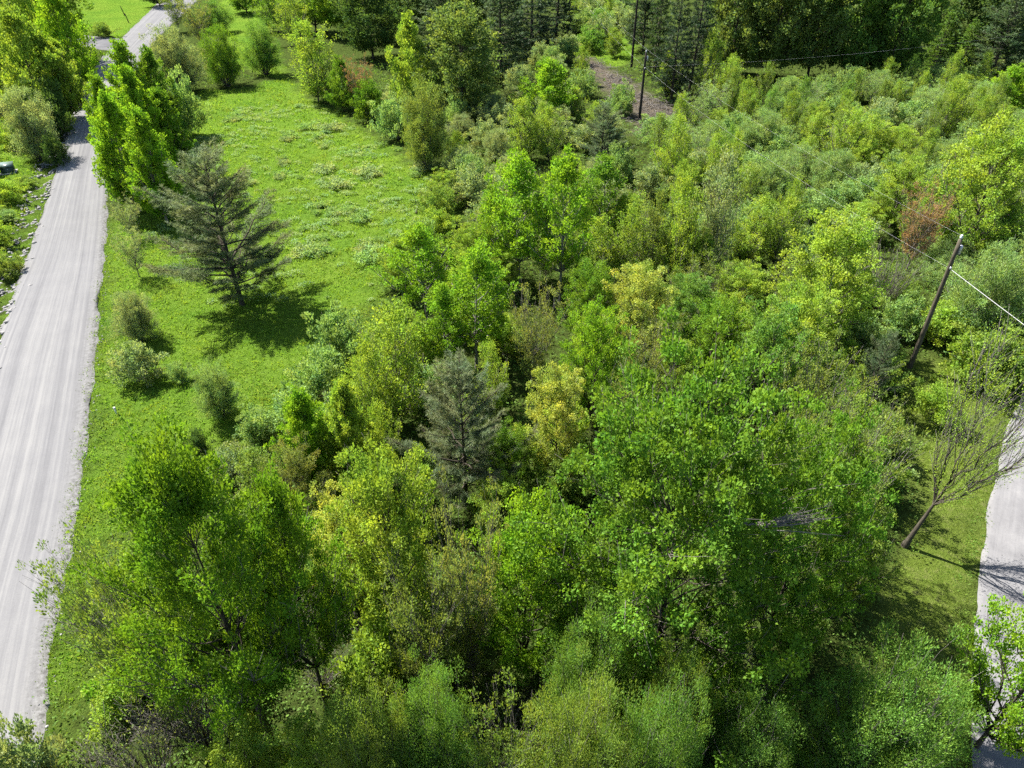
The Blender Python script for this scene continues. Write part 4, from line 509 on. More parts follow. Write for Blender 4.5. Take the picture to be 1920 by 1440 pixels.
    ('sparse', 6.89, 47.72, 4.09, 1.87, (0.0976, 0.1344, 0.032), (0, 0), 'olive thinly leaved tree about seven metres in front and left of the slim dark-trunked birch', 'thinly leaved trees'),
    ('midmaple', 9.94, 58.39, 5.26, 1.60, (0.128, 0.188, 0.0272), (0, 0), 'yellow-green maple about eight metres behind and left of the slim dark-trunked birch', 'broadleaf trees'),
    ('midmaple', 5.46, 45.16, 4.37, 1.36, (0.128, 0.188, 0.0272), (0, 0), 'yellow-green maple about five metres behind and left of the yellow-topped maple', 'broadleaf trees'),
    ('midmaple', -6.93, 69.97, 3.56, 1.84, (0.128, 0.188, 0.0272), (0, 0), 'yellow-green maple about eleven metres in front of the brownish meadow-edge shrub', 'broadleaf trees'),
    ('midmaple', 14.38, 50.57, 5.43, 1.81, (0.128, 0.188, 0.0272), (0, 0), 'yellow-green maple about two metres in front and right of the slim dark-trunked birch', 'broadleaf trees'),
    ('sparse', 14.75, 47.55, 4.64, 2.12, (0.0976, 0.1344, 0.032), (0, 0), 'olive thinly leaved tree about four metres in front and right of the slim dark-trunked birch', 'thinly leaved trees'),
    ('pale', -4.55, 37.22, 2.40, 2.05, (0.1136, 0.172, 0.0592), (0, 0), 'pale green low shrub about nine metres in front of the meadow-corner aspen', 'low shrubs'),
    ('pale', -3.66, 49.84, 3.41, 1.64, (0.128, 0.188, 0.0272), (0, 0), 'yellow-green low shrub about five metres left of the tall bright aspens', 'low shrubs'),
    ('sparse', 10.56, 54.63, 4.26, 2.01, (0.0976, 0.1344, 0.032), (0, 0), 'olive thinly leaved tree about four metres behind and left of the slim dark-trunked birch', 'thinly leaved trees'),
    ('pale', 5.77, 50.57, 3.23, 1.73, (0.0944, 0.1408, 0.0272), (0, 0), 'olive-green low shrub about five metres right of the tall bright aspens', 'low shrubs'),
    ('pale', -12.88, 33.41, 2.77, 2.00, (0.1136, 0.172, 0.0592), (0, 0), 'pale green low shrub about five metres right of the lone willow bush', 'low shrubs'),
    ('pale', 4.40, 28.57, 2.50, 2.02, (0.0944, 0.1408, 0.0272), (0, 0), 'olive-green low shrub about two metres right of the pale yellow maple', 'low shrubs'),
    ('birch', 18.57, 55.89, 4.03, 0.93, (0.128, 0.188, 0.0272), (0, 0), 'yellow-green slender birch about five metres behind and right of the tall greyish birch', 'birches'),
    ('pale', 14.41, 57.55, 3.61, 2.02, (0.128, 0.188, 0.0272), (0, 0), 'yellow-green low shrub about six metres behind the tall greyish birch', 'low shrubs'),
    ('pale', -9.56, 31.63, 2.94, 1.92, (0.128, 0.188, 0.0272), (0, 0), 'yellow-green low shrub about four metres behind the poplar at the meadow end', 'low shrubs'),
    ('birch', 5.06, 38.59, 5.57, 1.09, (0.128, 0.188, 0.0272), (0, 0), 'yellow-green slender birch about four metres in front and left of the yellow-topped maple', 'birches'),
    ('midmaple', -6.33, 39.97, 3.93, 1.29, (0.128, 0.188, 0.0272), (0, 0), 'yellow-green maple about four metres left of the aspen behind the pine', 'broadleaf trees'),
    ('sparse', 12.60, 45.53, 4.40, 2.01, (0.0976, 0.1344, 0.032), (0, 0), 'olive thinly leaved tree about six metres in front of the slim dark-trunked birch', 'thinly leaved trees'),
    ('pale', 2.17, 26.89, 2.92, 1.54, (0.0944, 0.1408, 0.0272), (0, 0), 'olive-green low shrub about two metres in front of the pale yellow maple', 'low shrubs'),
    ('sparse', 9.14, 33.54, 3.61, 1.94, (0.0976, 0.1344, 0.032), (0, 0), 'olive thinly leaved tree about seven metres in front of the yellow-topped maple', 'thinly leaved trees'),
    ('midmaple', -0.94, 50.59, 3.81, 1.61, (0.128, 0.188, 0.0272), (0, 0), 'yellow-green maple about two metres in front and left of the tall bright aspens', 'broadleaf trees'),
    ('midmaple', 10.08, 49.07, 3.64, 1.31, (0.128, 0.188, 0.0272), (0, 0), 'yellow-green maple about four metres in front and left of the slim dark-trunked birch', 'broadleaf trees'),
    ('midmaple', -3.69, 53.36, 4.91, 1.84, (0.128, 0.188, 0.0272), (0, 0), 'yellow-green maple about five metres behind and left of the tall bright aspens', 'broadleaf trees'),
    ('sparse', 10.61, 42.11, 3.82, 2.01, (0.0976, 0.1344, 0.032), (0, 0), 'olive thinly leaved tree about three metres behind and right of the yellow-topped maple', 'thinly leaved trees'),
    ('pale', -5.58, 21.97, 2.32, 1.59, (0.0944, 0.1408, 0.0272), (0, 0), 'olive-green low shrub about three metres behind the yellow-green maple near the ash', 'low shrubs'),
    ('birch', 6.39, 57.80, 5.83, 0.78, (0.128, 0.188, 0.0272), (0, 0), 'yellow-green slender birch about nine metres behind and right of the tall bright aspens', 'birches'),
    ('midmaple', 14.23, 39.95, 5.09, 1.84, (0.128, 0.188, 0.0272), (0, 0), 'yellow-green maple about six metres right of the yellow-topped maple', 'broadleaf trees'),
    ('birch', -1.25, 35.32, 5.21, 1.04, (0.128, 0.188, 0.0272), (0, 0), 'yellow-green slender birch about five metres in front of the aspen behind the pine', 'birches'),
    ('sparse', 5.69, 41.48, 3.26, 1.60, (0.0976, 0.1344, 0.032), (0, 0), 'olive thinly leaved tree about three metres behind and left of the yellow-topped maple', 'thinly leaved trees'),
    ('pale', 6.32, 36.07, 2.44, 2.03, (0.0704, 0.1296, 0.0144), (0, 0), 'mid-green low shrub about five metres in front and left of the yellow-topped maple', 'low shrubs'),
    ('birch', -9.10, 34.77, 4.54, 1.11, (0.128, 0.188, 0.0272), (0, 0), 'yellow-green slender birch about two metres left of the upright birch left of the pine', 'birches'),
    ('pale', -0.63, 60.18, 3.54, 1.84, (0.128, 0.188, 0.0272), (0, 0), 'yellow-green low shrub about nine metres behind the tall bright aspens', 'low shrubs'),
    ('pale', -7.18, 61.53, 2.67, 1.88, (0.128, 0.188, 0.0272), (0, 0), 'yellow-green low shrub about thirteen metres behind and left of the tall bright aspens', 'low shrubs'),
    ('sparse', 8.13, 44.54, 3.83, 1.73, (0.0976, 0.1344, 0.032), (0, 0), 'olive thinly leaved tree about four metres behind the yellow-topped maple', 'thinly leaved trees'),
    ('sparse', 6.43, 31.16, 4.21, 1.71, (0.0976, 0.1344, 0.032), (0, 0), 'olive thinly leaved tree about four metres behind and right of the pale yellow maple', 'thinly leaved trees'),
    ('midmaple', 10.69, 61.74, 3.63, 1.80, (0.128, 0.188, 0.0272), (0, 0), 'yellow-green maple about ten metres behind the slim dark-trunked birch', 'broadleaf trees'),
    ('pale', -8.29, 43.27, 3.12, 2.00, (0.0944, 0.1408, 0.0272), (0, 0), 'olive-green low shrub about three metres in front and left of the meadow-corner aspen', 'low shrubs'),
    ('pale', 25.62, 47.96, 2.84, 1.87, (0.128, 0.188, 0.0272), (0, 0), 'yellow-green low shrub about three metres left of the dark-stemmed shrub', 'low shrubs'),
    ('pale', 18.32, 34.90, 2.54, 1.81, (0.0944, 0.1408, 0.0272), (0, 0), 'olive-green low shrub about four metres left of the small dark pine', 'low shrubs'),
    ('pale', 25.03, 43.51, 2.07, 1.61, (0.1136, 0.172, 0.0592), (0, 0), 'pale green low shrub about four metres right of the broad yellow maple', 'low shrubs'),
    ('pale', 22.90, 46.92, 2.12, 1.55, (0.0944, 0.1408, 0.0272), (0, 0), 'olive-green low shrub about four metres behind the broad yellow maple', 'low shrubs'),
    ('pale', 23.85, 52.56, 2.78, 1.46, (0.1136, 0.172, 0.0592), (0, 0), 'pale green low shrub about seven metres behind and left of the dark-stemmed shrub', 'low shrubs'),
    ('pale', 27.63, 49.65, 2.04, 1.97, (0.1136, 0.172, 0.0592), (0, 0), 'pale green low shrub about two metres behind the dark-stemmed shrub', 'low shrubs'),
    ('pale', 28.43, 44.45, 3.00, 1.50, (0.1136, 0.172, 0.0592), (0, 0), 'pale green low shrub about three metres in front of the dark-stemmed shrub', 'low shrubs'),
    ('pale', 24.19, 37.72, 2.74, 1.61, (0.0944, 0.1408, 0.0272), (0, 0), 'olive-green low shrub about three metres behind and right of the small dark pine', 'low shrubs'),
    ('pale', 20.37, 39.16, 2.98, 1.67, (0.0944, 0.1408, 0.0272), (0, 0), 'olive-green low shrub about four metres behind and left of the small dark pine', 'low shrubs'),
    ('pale', 30.64, 51.80, 2.09, 1.56, (0.0944, 0.1408, 0.0272), (0, 0), 'olive-green low shrub about five metres behind and right of the dark-stemmed shrub', 'low shrubs'),
    ('sparse', 29.04, 53.92, 2.97, 1.45, (0.0976, 0.1344, 0.032), (0, 0), 'olive thinly leaved tree about five metres left of the rust-brown tree', 'thinly leaved trees'),
    ('pale', 16.53, 29.41, 2.97, 1.69, (0.1136, 0.172, 0.0592), (0, 0), 'pale green low shrub about six metres behind and left of the leafless forked tree', 'low shrubs'),
    ('pale', 19.94, 30.06, 2.29, 1.76, (0.1136, 0.172, 0.0592), (0, 0), 'pale green low shrub about six metres behind the leafless forked tree', 'low shrubs'),
    ('sparse', 16.24, 33.04, 3.49, 1.46, (0.0976, 0.1344, 0.032), (0, 0), 'olive thinly leaved tree about seven metres in front and left of the small dark pine', 'thinly leaved trees'),
    ('sparse', 22.53, 49.96, 3.72, 1.90, (0.0976, 0.1344, 0.032), (0, 0), 'olive thinly leaved tree about six metres left of the dark-stemmed shrub', 'thinly leaved trees'),
    ('pale', 22.46, 41.85, 2.07, 1.54, (0.128, 0.188, 0.0272), (0, 0), 'yellow-green low shrub about two metres in front and right of the broad yellow maple', 'low shrubs'),
    ('pale', 17.21, 26.35, 2.20, 1.69, (0.0944, 0.1408, 0.0272), (0, 0), 'olive-green low shrub about three metres behind and left of the leafless forked tree', 'low shrubs'),
    ('pale', 26.67, 52.52, 2.55, 1.48, (0.0944, 0.1408, 0.0272), (0, 0), 'olive-green low shrub about five metres behind the dark-stemmed shrub', 'low shrubs'),
    ('pale', 20.55, 33.50, 2.90, 1.50, (0.128, 0.188, 0.0272), (0, 0), 'yellow-green low shrub about three metres in front and left of the small dark pine', 'low shrubs'),
    ('pale', 21.03, 36.55, 2.57, 1.66, (0.128, 0.188, 0.0272), (0, 0), 'yellow-green low shrub about two metres behind and left of the small dark pine', 'low shrubs'),
    ('pale', 29.76, 47.50, 2.59, 1.76, (0.0944, 0.1408, 0.0272), (0, 0), 'olive-green low shrub about two metres right of the dark-stemmed shrub', 'low shrubs'),
    ('willow', 35.41, 52.10, 2.57, 2.14, (0.1136, 0.172, 0.0592), (0, 0), 'pale green willow shrub about four metres in front and right of the rust-brown tree', 'willow shrubs'),
    ('willow', 37.21, 55.13, 3.07, 2.24, (0.1136, 0.172, 0.0592), (0, 0), 'pale green willow shrub about three metres right of the rust-brown tree', 'willow shrubs'),
    ('pale', 38.47, 49.61, 2.91, 1.67, (0.076, 0.1424, 0.0272), (0, 0), 'soft green low shrub about seven metres in front and right of the rust-brown tree', 'low shrubs'),
    ('pale', 40.72, 46.49, 2.22, 1.83, (0.1136, 0.172, 0.0592), (0, 0), 'pale green low shrub about ten metres in front of the yellow maple behind the pole', 'low shrubs'),
    ('willow', 42.95, 50.19, 2.98, 1.72, (0.1136, 0.172, 0.0592), (0, 0), 'pale green willow shrub about ten metres in front and right of the rust-brown tree', 'willow shrubs'),
    ('pale', 35.54, 47.63, 2.62, 2.15, (0.1136, 0.172, 0.0592), (0, 0), 'pale green low shrub about seven metres right of the dark-stemmed shrub', 'low shrubs'),
    ('willow', 43.94, 53.35, 2.63, 2.10, (0.1136, 0.172, 0.0592), (0, 0), 'pale green willow shrub about ten metres right of the rust-brown tree', 'willow shrubs'),
    ('willow', 40.66, 52.07, 2.23, 1.86, (0.1136, 0.172, 0.0592), (0, 0), 'pale green willow shrub about five metres in front of the yellow maple behind the pole', 'willow shrubs'),
    ('pale', 36.15, 44.46, 2.76, 2.26, (0.076, 0.1424, 0.0272), (0, 0), 'soft green low shrub about nine metres right of the dark-stemmed shrub', 'low shrubs'),
    ('pale', -18.08, 21.54, 2.02, 1.52, (0.128, 0.188, 0.0272), (0, 0), 'yellow-green low shrub about nine metres behind and left of the tree leaning over the road', 'low shrubs'),
    ('pale', -14.00, 18.21, 1.79, 1.26, (0.0976, 0.1344, 0.032), (0, 0), 'olive low shrub about four metres behind and left of the tree leaning over the road', 'low shrubs'),
    ('pale', -15.90, 16.24, 1.75, 1.49, (0.128, 0.188, 0.0272), (0, 0), 'yellow-green low shrub about four metres behind and left of the tree leaning over the road', 'low shrubs'),
    ('twiggy', -18.30, 19.25, 1.74, 1.73, (0.112, 0.1344, 0.04), (0, 0), 'tan-green twiggy shrub about eight metres behind and left of the tree leaning over the road', 'twiggy shrubs'),
    ('twiggy', -9.95, 19.58, 1.68, 1.68, (0.112, 0.1344, 0.04), (0, 0), 'tan-green twiggy shrub about five metres left of the yellow-green maple near the ash', 'twiggy shrubs'),
    ('sparse', -1.91, 19.41, 2.26, 1.43, (0.0976, 0.1344, 0.032), (0, 0), 'olive thinly leaved tree about three metres right of the yellow-green maple near the ash', 'thinly leaved trees'),
    ('pale', 9.65, 13.02, 1.75, 1.60, (0.0704, 0.1296, 0.0144), (0, 0), 'mid-green low shrub about three metres left of the large driveway willow', 'low shrubs'),
    ('pale', -15.11, 20.23, 1.86, 1.70, (0.0976, 0.1344, 0.032), (0, 0), 'olive low shrub about six metres behind and left of the tree leaning over the road', 'low shrubs'),
    ('pale', -3.02, 17.26, 1.82, 1.69, (0.0976, 0.1344, 0.032), (0, 0), 'olive low shrub about four metres left of the bright green maple', 'low shrubs'),
    ('pale', 3.12, 12.22, 1.77, 1.28, (0.0704, 0.1296, 0.0144), (0, 0), 'mid-green low shrub about two metres in front of the fine-leaved willow', 'low shrubs'),
    ('twiggy', 0.51, 15.42, 1.72, 1.21, (0.112, 0.1344, 0.04), (0, 0), 'tan-green twiggy shrub about two metres in front of the bright green maple', 'twiggy shrubs'),
    ('pale', -11.60, 16.25, 1.66, 1.64, (0.0704, 0.1296, 0.0144), (0, 0), 'mid-green low shrub about two metres behind the tree leaning over the road', 'low shrubs'),
    ('twiggy', -15.52, 13.03, 1.29, 1.46, (0.112, 0.1344, 0.04), (0, 0), 'tan-green twiggy shrub about six metres left of the tall forked ash by the road', 'twiggy shrubs'),
    ('twiggy', -6.01, 18.58, 1.76, 1.32, (0.112, 0.1344, 0.04), (0, 0), 'tan-green twiggy shrub about seven metres left of the bright green maple', 'twiggy shrubs'),
    ('twiggy', -4.04, 14.18, 1.98, 1.77, (0.112, 0.1344, 0.04), (0, 0), 'tan-green twiggy shrub about five metres in front of the yellow-green maple near the ash', 'twiggy shrubs'),
    ('sparse', -12.81, 22.67, 2.98, 1.30, (0.0976, 0.1344, 0.032), (0, 0), 'olive thinly leaved tree about eight metres behind the tree leaning over the road', 'thinly leaved trees'),
    ('twiggy', -7.88, 16.92, 1.80, 1.35, (0.112, 0.1344, 0.04), (0, 0), 'tan-green twiggy shrub about five metres behind and right of the tree leaning over the road', 'twiggy shrubs'),
    ('pale', -12.35, 20.31, 2.34, 1.79, (0.0704, 0.1296, 0.0144), (0, 0), 'mid-green low shrub about six metres behind the tree leaning over the road', 'low shrubs'),
    ('sparse', -0.59, 12.81, 1.99, 1.36, (0.0976, 0.1344, 0.032), (0, 0), 'olive thinly leaved tree about four metres in front and left of the fine-leaved willow', 'thinly leaved trees'),
    ('pale', -6.26, 13.56, 2.51, 1.37, (0.0976, 0.1344, 0.032), (0, 0), 'olive low shrub about three metres right of the tall forked ash by the road', 'low shrubs'),
    ('pale', 7.23, 13.80, 2.37, 1.30, (0.0944, 0.1408, 0.0272), (0, 0), 'olive-green low shrub about four metres in front of the great maple', 'low shrubs'),
    ('pale', 4.63, 14.13, 1.77, 1.43, (0.0704, 0.1296, 0.0144), (0, 0), 'mid-green low shrub about two metres right of the fine-leaved willow', 'low shrubs'),
    ('twiggy', -1.78, 15.04, 1.86, 1.39, (0.112, 0.1344, 0.04), (0, 0), 'tan-green twiggy shrub about four metres in front and left of the bright green maple', 'twiggy shrubs'),
    ('pale', -8.71, 21.81, 2.19, 1.28, (0.0944, 0.1408, 0.0272), (0, 0), 'olive-green low shrub about five metres behind and left of the yellow-green maple near the ash', 'low shrubs'),
    ('twiggy', -13.62, 15.00, 1.52, 1.45, (0.112, 0.1344, 0.04), (0, 0), 'tan-green twiggy shrub about two metres left of the tree leaning over the road', 'twiggy shrubs'),
    ('pale', -49.51, 65.51, 0.76, 1.24, (0.1136, 0.172, 0.0592), (0, 0), 'pale green low shrub about twelve metres left of the roadside poplar row', 'low shrubs'),
    ('pale', -53.12, 75.52, 0.71, 1.14, (0.0944, 0.1408, 0.0272), (0, 0), 'olive-green low shrub about six metres in front and right of the utility cabinet', 'low shrubs'),
    ('pale', -50.01, 62.77, 0.62, 1.04, (0.0944, 0.1408, 0.0272), (0, 0), 'olive-green low shrub about fourteen metres in front and left of the roadside poplar row', 'low shrubs'),
    ('pale', -52.11, 67.20, 0.92, 1.41, (0.128, 0.188, 0.0272), (0, 0), 'yellow-green low shrub about thirteen metres in front and right of the utility cabinet', 'low shrubs'),
    ('pale', -57.41, 73.73, 0.67, 1.14, (0.1136, 0.172, 0.0592), (0, 0), 'pale green low shrub about six metres in front of the utility cabinet', 'low shrubs'),
    ('pale', -46.65, 60.20, 0.92, 1.13, (0.128, 0.188, 0.0272), (0, 0), 'yellow-green low shrub about twelve metres in front and left of the roadside poplar row', 'low shrubs'),
    ('pale', -63.52, 82.40, 0.67, 1.10, (0.0944, 0.1408, 0.0272), (0, 0), 'olive-green low shrub about seven metres behind and left of the utility cabinet', 'low shrubs'),
    ('pale', -52.72, 73.72, 0.80, 1.09, (0.128, 0.188, 0.0272), (0, 0), 'yellow-green low shrub about seven metres in front and right of the utility cabinet', 'low shrubs'),
    ('pale', -55.01, 71.29, 0.82, 1.49, (0.128, 0.188, 0.0272), (0, 0), 'yellow-green low shrub about nine metres in front of the utility cabinet', 'low shrubs'),
    ('pale', -52.67, 65.47, 0.93, 1.26, (0.128, 0.188, 0.0272), (0, 0), 'yellow-green low shrub about fifteen metres in front of the utility cabinet', 'low shrubs'),
    ('pale', -46.19, 54.75, 0.68, 1.06, (0.0944, 0.1408, 0.0272), (0, 0), 'olive-green low shrub about sixteen metres in front and left of the roadside poplar row', 'low shrubs'),
    ('pale', -48.88, 59.60, 0.64, 1.26, (0.0944, 0.1408, 0.0272), (0, 0), 'olive-green low shrub about twenty-two metres in front and right of the utility cabinet', 'low shrubs'),
    ('pale', -61.79, 83.54, 1.00, 1.33, (0.128, 0.188, 0.0272), (0, 0), 'yellow-green low shrub about six metres left of the grey willow left of the road', 'low shrubs'),
    ('pale', -43.31, 50.20, 0.64, 1.21, (0.0944, 0.1408, 0.0272), (0, 0), 'olive-green low shrub about nineteen metres in front of the roadside poplar row', 'low shrubs'),
    ('low', -16.24, 68.18, 0.41, 0.68, (0.1306, 0.1978, 0.0681), (0, 0), 'pale green low plant about fourteen metres in front and left of the brownish meadow-edge shrub', 'low pale plants dotting the meadow'),
    ('low', -16.46, 67.57, 0.38, 0.61, (0.1306, 0.1978, 0.0681), (0, 0), 'pale green low plant about fifteen metres in front and left of the brownish meadow-edge shrub', 'low pale plants dotting the meadow'),
    ('low', -14.88, 65.92, 0.59, 1.24, (0.1306, 0.1978, 0.0681), (0, 0), 'pale green low plant about sixteen metres in front of the brownish meadow-edge shrub', 'low pale plants dotting the meadow'),
    ('low', -19.34, 68.69, 0.41, 0.69, (0.1306, 0.1978, 0.0681), (0, 0), 'pale green low plant about eighteen metres right of the roadside poplar row', 'low pale plants dotting the meadow'),
    ('low', -16.83, 68.04, 0.42, 0.72, (0.1306, 0.1978, 0.0681), (0, 0), 'pale green low plant about nineteen metres behind the lone meadow pine', 'low pale plants dotting the meadow'),
    ('low', -17.78, 66.76, 0.35, 0.52, (0.1306, 0.1978, 0.0681), (0, 0), 'pale green low plant about sixteen metres in front and left of the brownish meadow-edge shrub', 'low pale plants dotting the meadow'),
    ('low', -19.36, 66.92, 0.36, 0.54, (0.1306, 0.1978, 0.0681), (0, 0), 'pale green low plant about seventeen metres in front and left of the brownish meadow-edge shrub', 'low pale plants dotting the meadow'),
    ('low', -17.80, 67.29, 0.40, 0.65, (0.1306, 0.1978, 0.0681), (0, 0), 'pale green low plant about eighteen metres behind the lone meadow pine', 'low pale plants dotting the meadow'),
    ('low', -19.31, 68.63, 0.35, 0.52, (0.1472, 0.1886, 0.0865), (0, 0), 'silvery green low plant about fifteen metres in front and left of the brownish meadow-edge shrub', 'low pale plants dotting the meadow'),
    ('low', -16.30, 78.72, 0.67, 1.56, (0.1472, 0.1886, 0.0865), (0, 0), 'silvery green low plant about seven metres left of the brownish meadow-edge shrub', 'low pale plants dotting the meadow'),
    ('low', -15.23, 78.00, 0.41, 0.68, (0.1472, 0.1886, 0.0865), (0, 0), 'silvery green low plant about six metres in front and left of the brownish meadow-edge shrub', 'low pale plants dotting the meadow'),
    ('low', -17.51, 79.44, 0.40, 0.65, (0.1306, 0.1978, 0.0681), (0, 0), 'pale green low plant about eight metres left of the brownish meadow-edge shrub', 'low pale plants dotting the meadow'),
    ('low', -16.03, 78.87, 0.37, 0.58, (0.1306, 0.1978, 0.0681), (0, 0), 'pale green low plant about seven metres left of the brownish meadow-edge shrub', 'low pale plants dotting the meadow'),
    ('low', -17.47, 61.49, 0.35, 0.52, (0.1306, 0.1978, 0.0681), (0, 0), 'pale green low plant about thirteen metres behind the lone meadow pine', 'low pale plants dotting the meadow'),
    ('low', -18.80, 58.78, 0.63, 1.38, (0.1472, 0.1886, 0.0865), (0, 0), 'silvery green low plant about ten metres behind the lone meadow pine', 'low pale plants dotting the meadow'),
    ('low', -19.99, 63.55, 0.34, 0.50, (0.1306, 0.1978, 0.0681), (0, 0), 'pale green low plant about fourteen metres behind the lone meadow pine', 'low pale plants dotting the meadow'),
    ('low', -17.64, 61.85, 0.33, 0.48, (0.1306, 0.1978, 0.0681), (0, 0), 'pale green low plant about nineteen metres behind and left of the meadow-corner aspen', 'low pale plants dotting the meadow'),
    ('low', -17.41, 58.53, 0.59, 1.26, (0.1306, 0.1978, 0.0681), (0, 0), 'pale green low plant about ten metres behind and right of the lone meadow pine', 'low pale plants dotting the meadow'),
    ('low', -17.40, 60.07, 0.37, 0.57, (0.1472, 0.1886, 0.0865), (0, 0), 'silvery green low plant about eleven metres behind the lone meadow pine', 'low pale plants dotting the meadow'),
    ('low', -29.76, 77.07, 0.44, 0.76, (0.1472, 0.1886, 0.0865), (0, 0), 'silvery green low plant about twelve metres behind and right of the roadside poplar row', 'low pale plants dotting the meadow'),
    ('low', -28.81, 76.07, 0.33, 0.47, (0.1306, 0.1978, 0.0681), (0, 0), 'pale green low plant about twelve metres behind and right of the roadside poplar row', 'low pale plants dotting the meadow'),
    ('low', -29.74, 76.98, 0.32, 0.44, (0.1472, 0.1886, 0.0865), (0, 0), 'silvery green low plant about twenty metres left of the brownish meadow-edge shrub', 'low pale plants dotting the meadow'),
    ('low', -28.55, 75.49, 0.44, 0.78, (0.1472, 0.1886, 0.0865), (0, 0), 'silvery green low plant about nineteen metres left of the brownish meadow-edge shrub', 'low pale plants dotting the meadow'),
    ('low', -26.19, 88.95, 0.33, 0.48, (0.1306, 0.1978, 0.0681), (0, 0), 'pale green low plant about fifteen metres in front of the rust-tinged bush', 'low pale plants dotting the meadow'),
    ('low', -23.31, 88.61, 0.39, 0.62, (0.1472, 0.1886, 0.0865), (0, 0), 'silvery green low plant about fourteen metres in front of the rust-tinged bush', 'low pale plants dotting the meadow'),
    ('low', -28.50, 92.34, 0.52, 1.01, (0.1306, 0.1978, 0.0681), (0, 0), 'pale green low plant about thirteen metres in front and left of the rust-tinged bush', 'low pale plants dotting the meadow'),
    ('low', -28.04, 92.25, 0.37, 0.57, (0.1306, 0.1978, 0.0681), (0, 0), 'pale green low plant about seventeen metres in front of the conical birch', 'low pale plants dotting the meadow'),
    ('low', -28.55, 90.88, 0.42, 0.72, (0.1472, 0.1886, 0.0865), (0, 0), 'silvery green low plant about fourteen metres in front and left of the rust-tinged bush', 'low pale plants dotting the meadow'),
    ('low', -9.91, 80.21, 0.60, 1.29, (0.1472, 0.1886, 0.0865), (0, 0), 'silvery green low plant about two metres in front of the brownish meadow-edge shrub', 'low pale plants dotting the meadow'),
    ('low', -13.99, 87.16, 0.34, 0.49, (0.1306, 0.1978, 0.0681), (0, 0), 'pale green low plant about eight metres behind and left of the brownish meadow-edge shrub', 'low pale plants dotting the meadow'),
    ('low', -10.93, 81.58, 0.35, 0.53, (0.1472, 0.1886, 0.0865), (0, 0), 'silvery green low plant about two metres behind and left of the brownish meadow-edge shrub', 'low pale plants dotting the meadow'),
    ('low', -10.89, 78.14, 0.41, 0.67, (0.1306, 0.1978, 0.0681), (0, 0), 'pale green low plant about three metres in front of the brownish meadow-edge shrub', 'low pale plants dotting the meadow'),
    ('low', -11.41, 84.67, 0.30, 0.41, (0.1306, 0.1978, 0.0681), (0, 0), 'pale green low plant about four metres behind and left of the brownish meadow-edge shrub', 'low pale plants dotting the meadow'),
    ('low', -38.27, 102.62, 0.47, 0.87, (0.1306, 0.1978, 0.0681), (0, 0), 'pale green low plant about twelve metres in front and left of the conical birch', 'low pale plants dotting the meadow'),
    ('low', -38.78, 99.87, 0.43, 0.73, (0.1306, 0.1978, 0.0681), (0, 0), 'pale green low plant about fourteen metres in front and left of the conical birch', 'low pale plants dotting the meadow'),
    ('low', -37.77, 99.66, 0.42, 0.70, (0.1472, 0.1886, 0.0865), (0, 0), 'silvery green low plant about fourteen metres in front and left of the conical birch', 'low pale plants dotting the meadow'),
    ('low', -37.39, 100.45, 0.39, 0.64, (0.1306, 0.1978, 0.0681), (0, 0), 'pale green low plant about thirteen metres in front and left of the conical birch', 'low pale plants dotting the meadow'),
    ('low', -26.96, 96.01, 0.61, 1.33, (0.1306, 0.1978, 0.0681), (0, 0), 'pale green low plant about nine metres in front and left of the rust-tinged bush', 'low pale plants dotting the meadow'),
    ('low', -24.81, 95.94, 0.35, 0.54, (0.1472, 0.1886, 0.0865), (0, 0), 'silvery green low plant about eight metres in front and left of the rust-tinged bush', 'low pale plants dotting the meadow'),
    ('low', -21.42, 101.45, 0.39, 0.64, (0.1472, 0.1886, 0.0865), (0, 0), 'silvery green low plant about two metres in front of the rust-tinged bush', 'low pale plants dotting the meadow'),
    ('low', -24.91, 92.26, 0.48, 0.90, (0.1306, 0.1978, 0.0681), (0, 0), 'pale green low plant about eleven metres in front of the rust-tinged bush', 'low pale plants dotting the meadow'),
    ('low', -23.73, 95.21, 0.64, 1.44, (0.1472, 0.1886, 0.0865), (0, 0), 'silvery green low plant about eight metres in front of the rust-tinged bush', 'low pale plants dotting the meadow'),
    ('low', -7.26, 75.15, 0.60, 1.29, (0.1472, 0.1886, 0.0865), (0, 0), 'silvery green low plant about six metres in front and right of the brownish meadow-edge shrub', 'low pale plants dotting the meadow'),
    ('low', -7.10, 74.30, 0.42, 0.70, (0.1306, 0.1978, 0.0681), (0, 0), 'pale green low plant about seven metres in front of the brownish meadow-edge shrub', 'low pale plants dotting the meadow'),
    ('low', -7.30, 73.76, 0.43, 0.74, (0.1306, 0.1978, 0.0681), (0, 0), 'pale green low plant about nineteen metres left of the small blue pine', 'low pale plants dotting the meadow'),
    ('low', -8.62, 73.68, 0.40, 0.66, (0.1306, 0.1978, 0.0681), (0, 0), 'pale green low plant about twenty metres left of the small blue pine', 'low pale plants dotting the meadow'),
    ('low', -7.69, 71.08, 0.35, 0.52, (0.1472, 0.1886, 0.0865), (0, 0), 'silvery green low plant about ten metres in front of the brownish meadow-edge shrub', 'low pale plants dotting the meadow'),
    ('low', -27.11, 83.98, 0.35, 0.52, (0.1306, 0.1978, 0.0681), (0, 0), 'pale green low plant about eighteen metres left of the brownish meadow-edge shrub', 'low pale plants dotting the meadow'),
    ('low', -26.12, 77.95, 0.41, 0.68, (0.1306, 0.1978, 0.0681), (0, 0), 'pale green low plant about fifteen metres behind and right of the roadside poplar row', 'low pale plants dotting the meadow'),
    ('low', -25.80, 77.34, 0.42, 0.70, (0.1472, 0.1886, 0.0865), (0, 0), 'silvery green low plant about fifteen metres behind and right of the roadside poplar row', 'low pale plants dotting the meadow'),
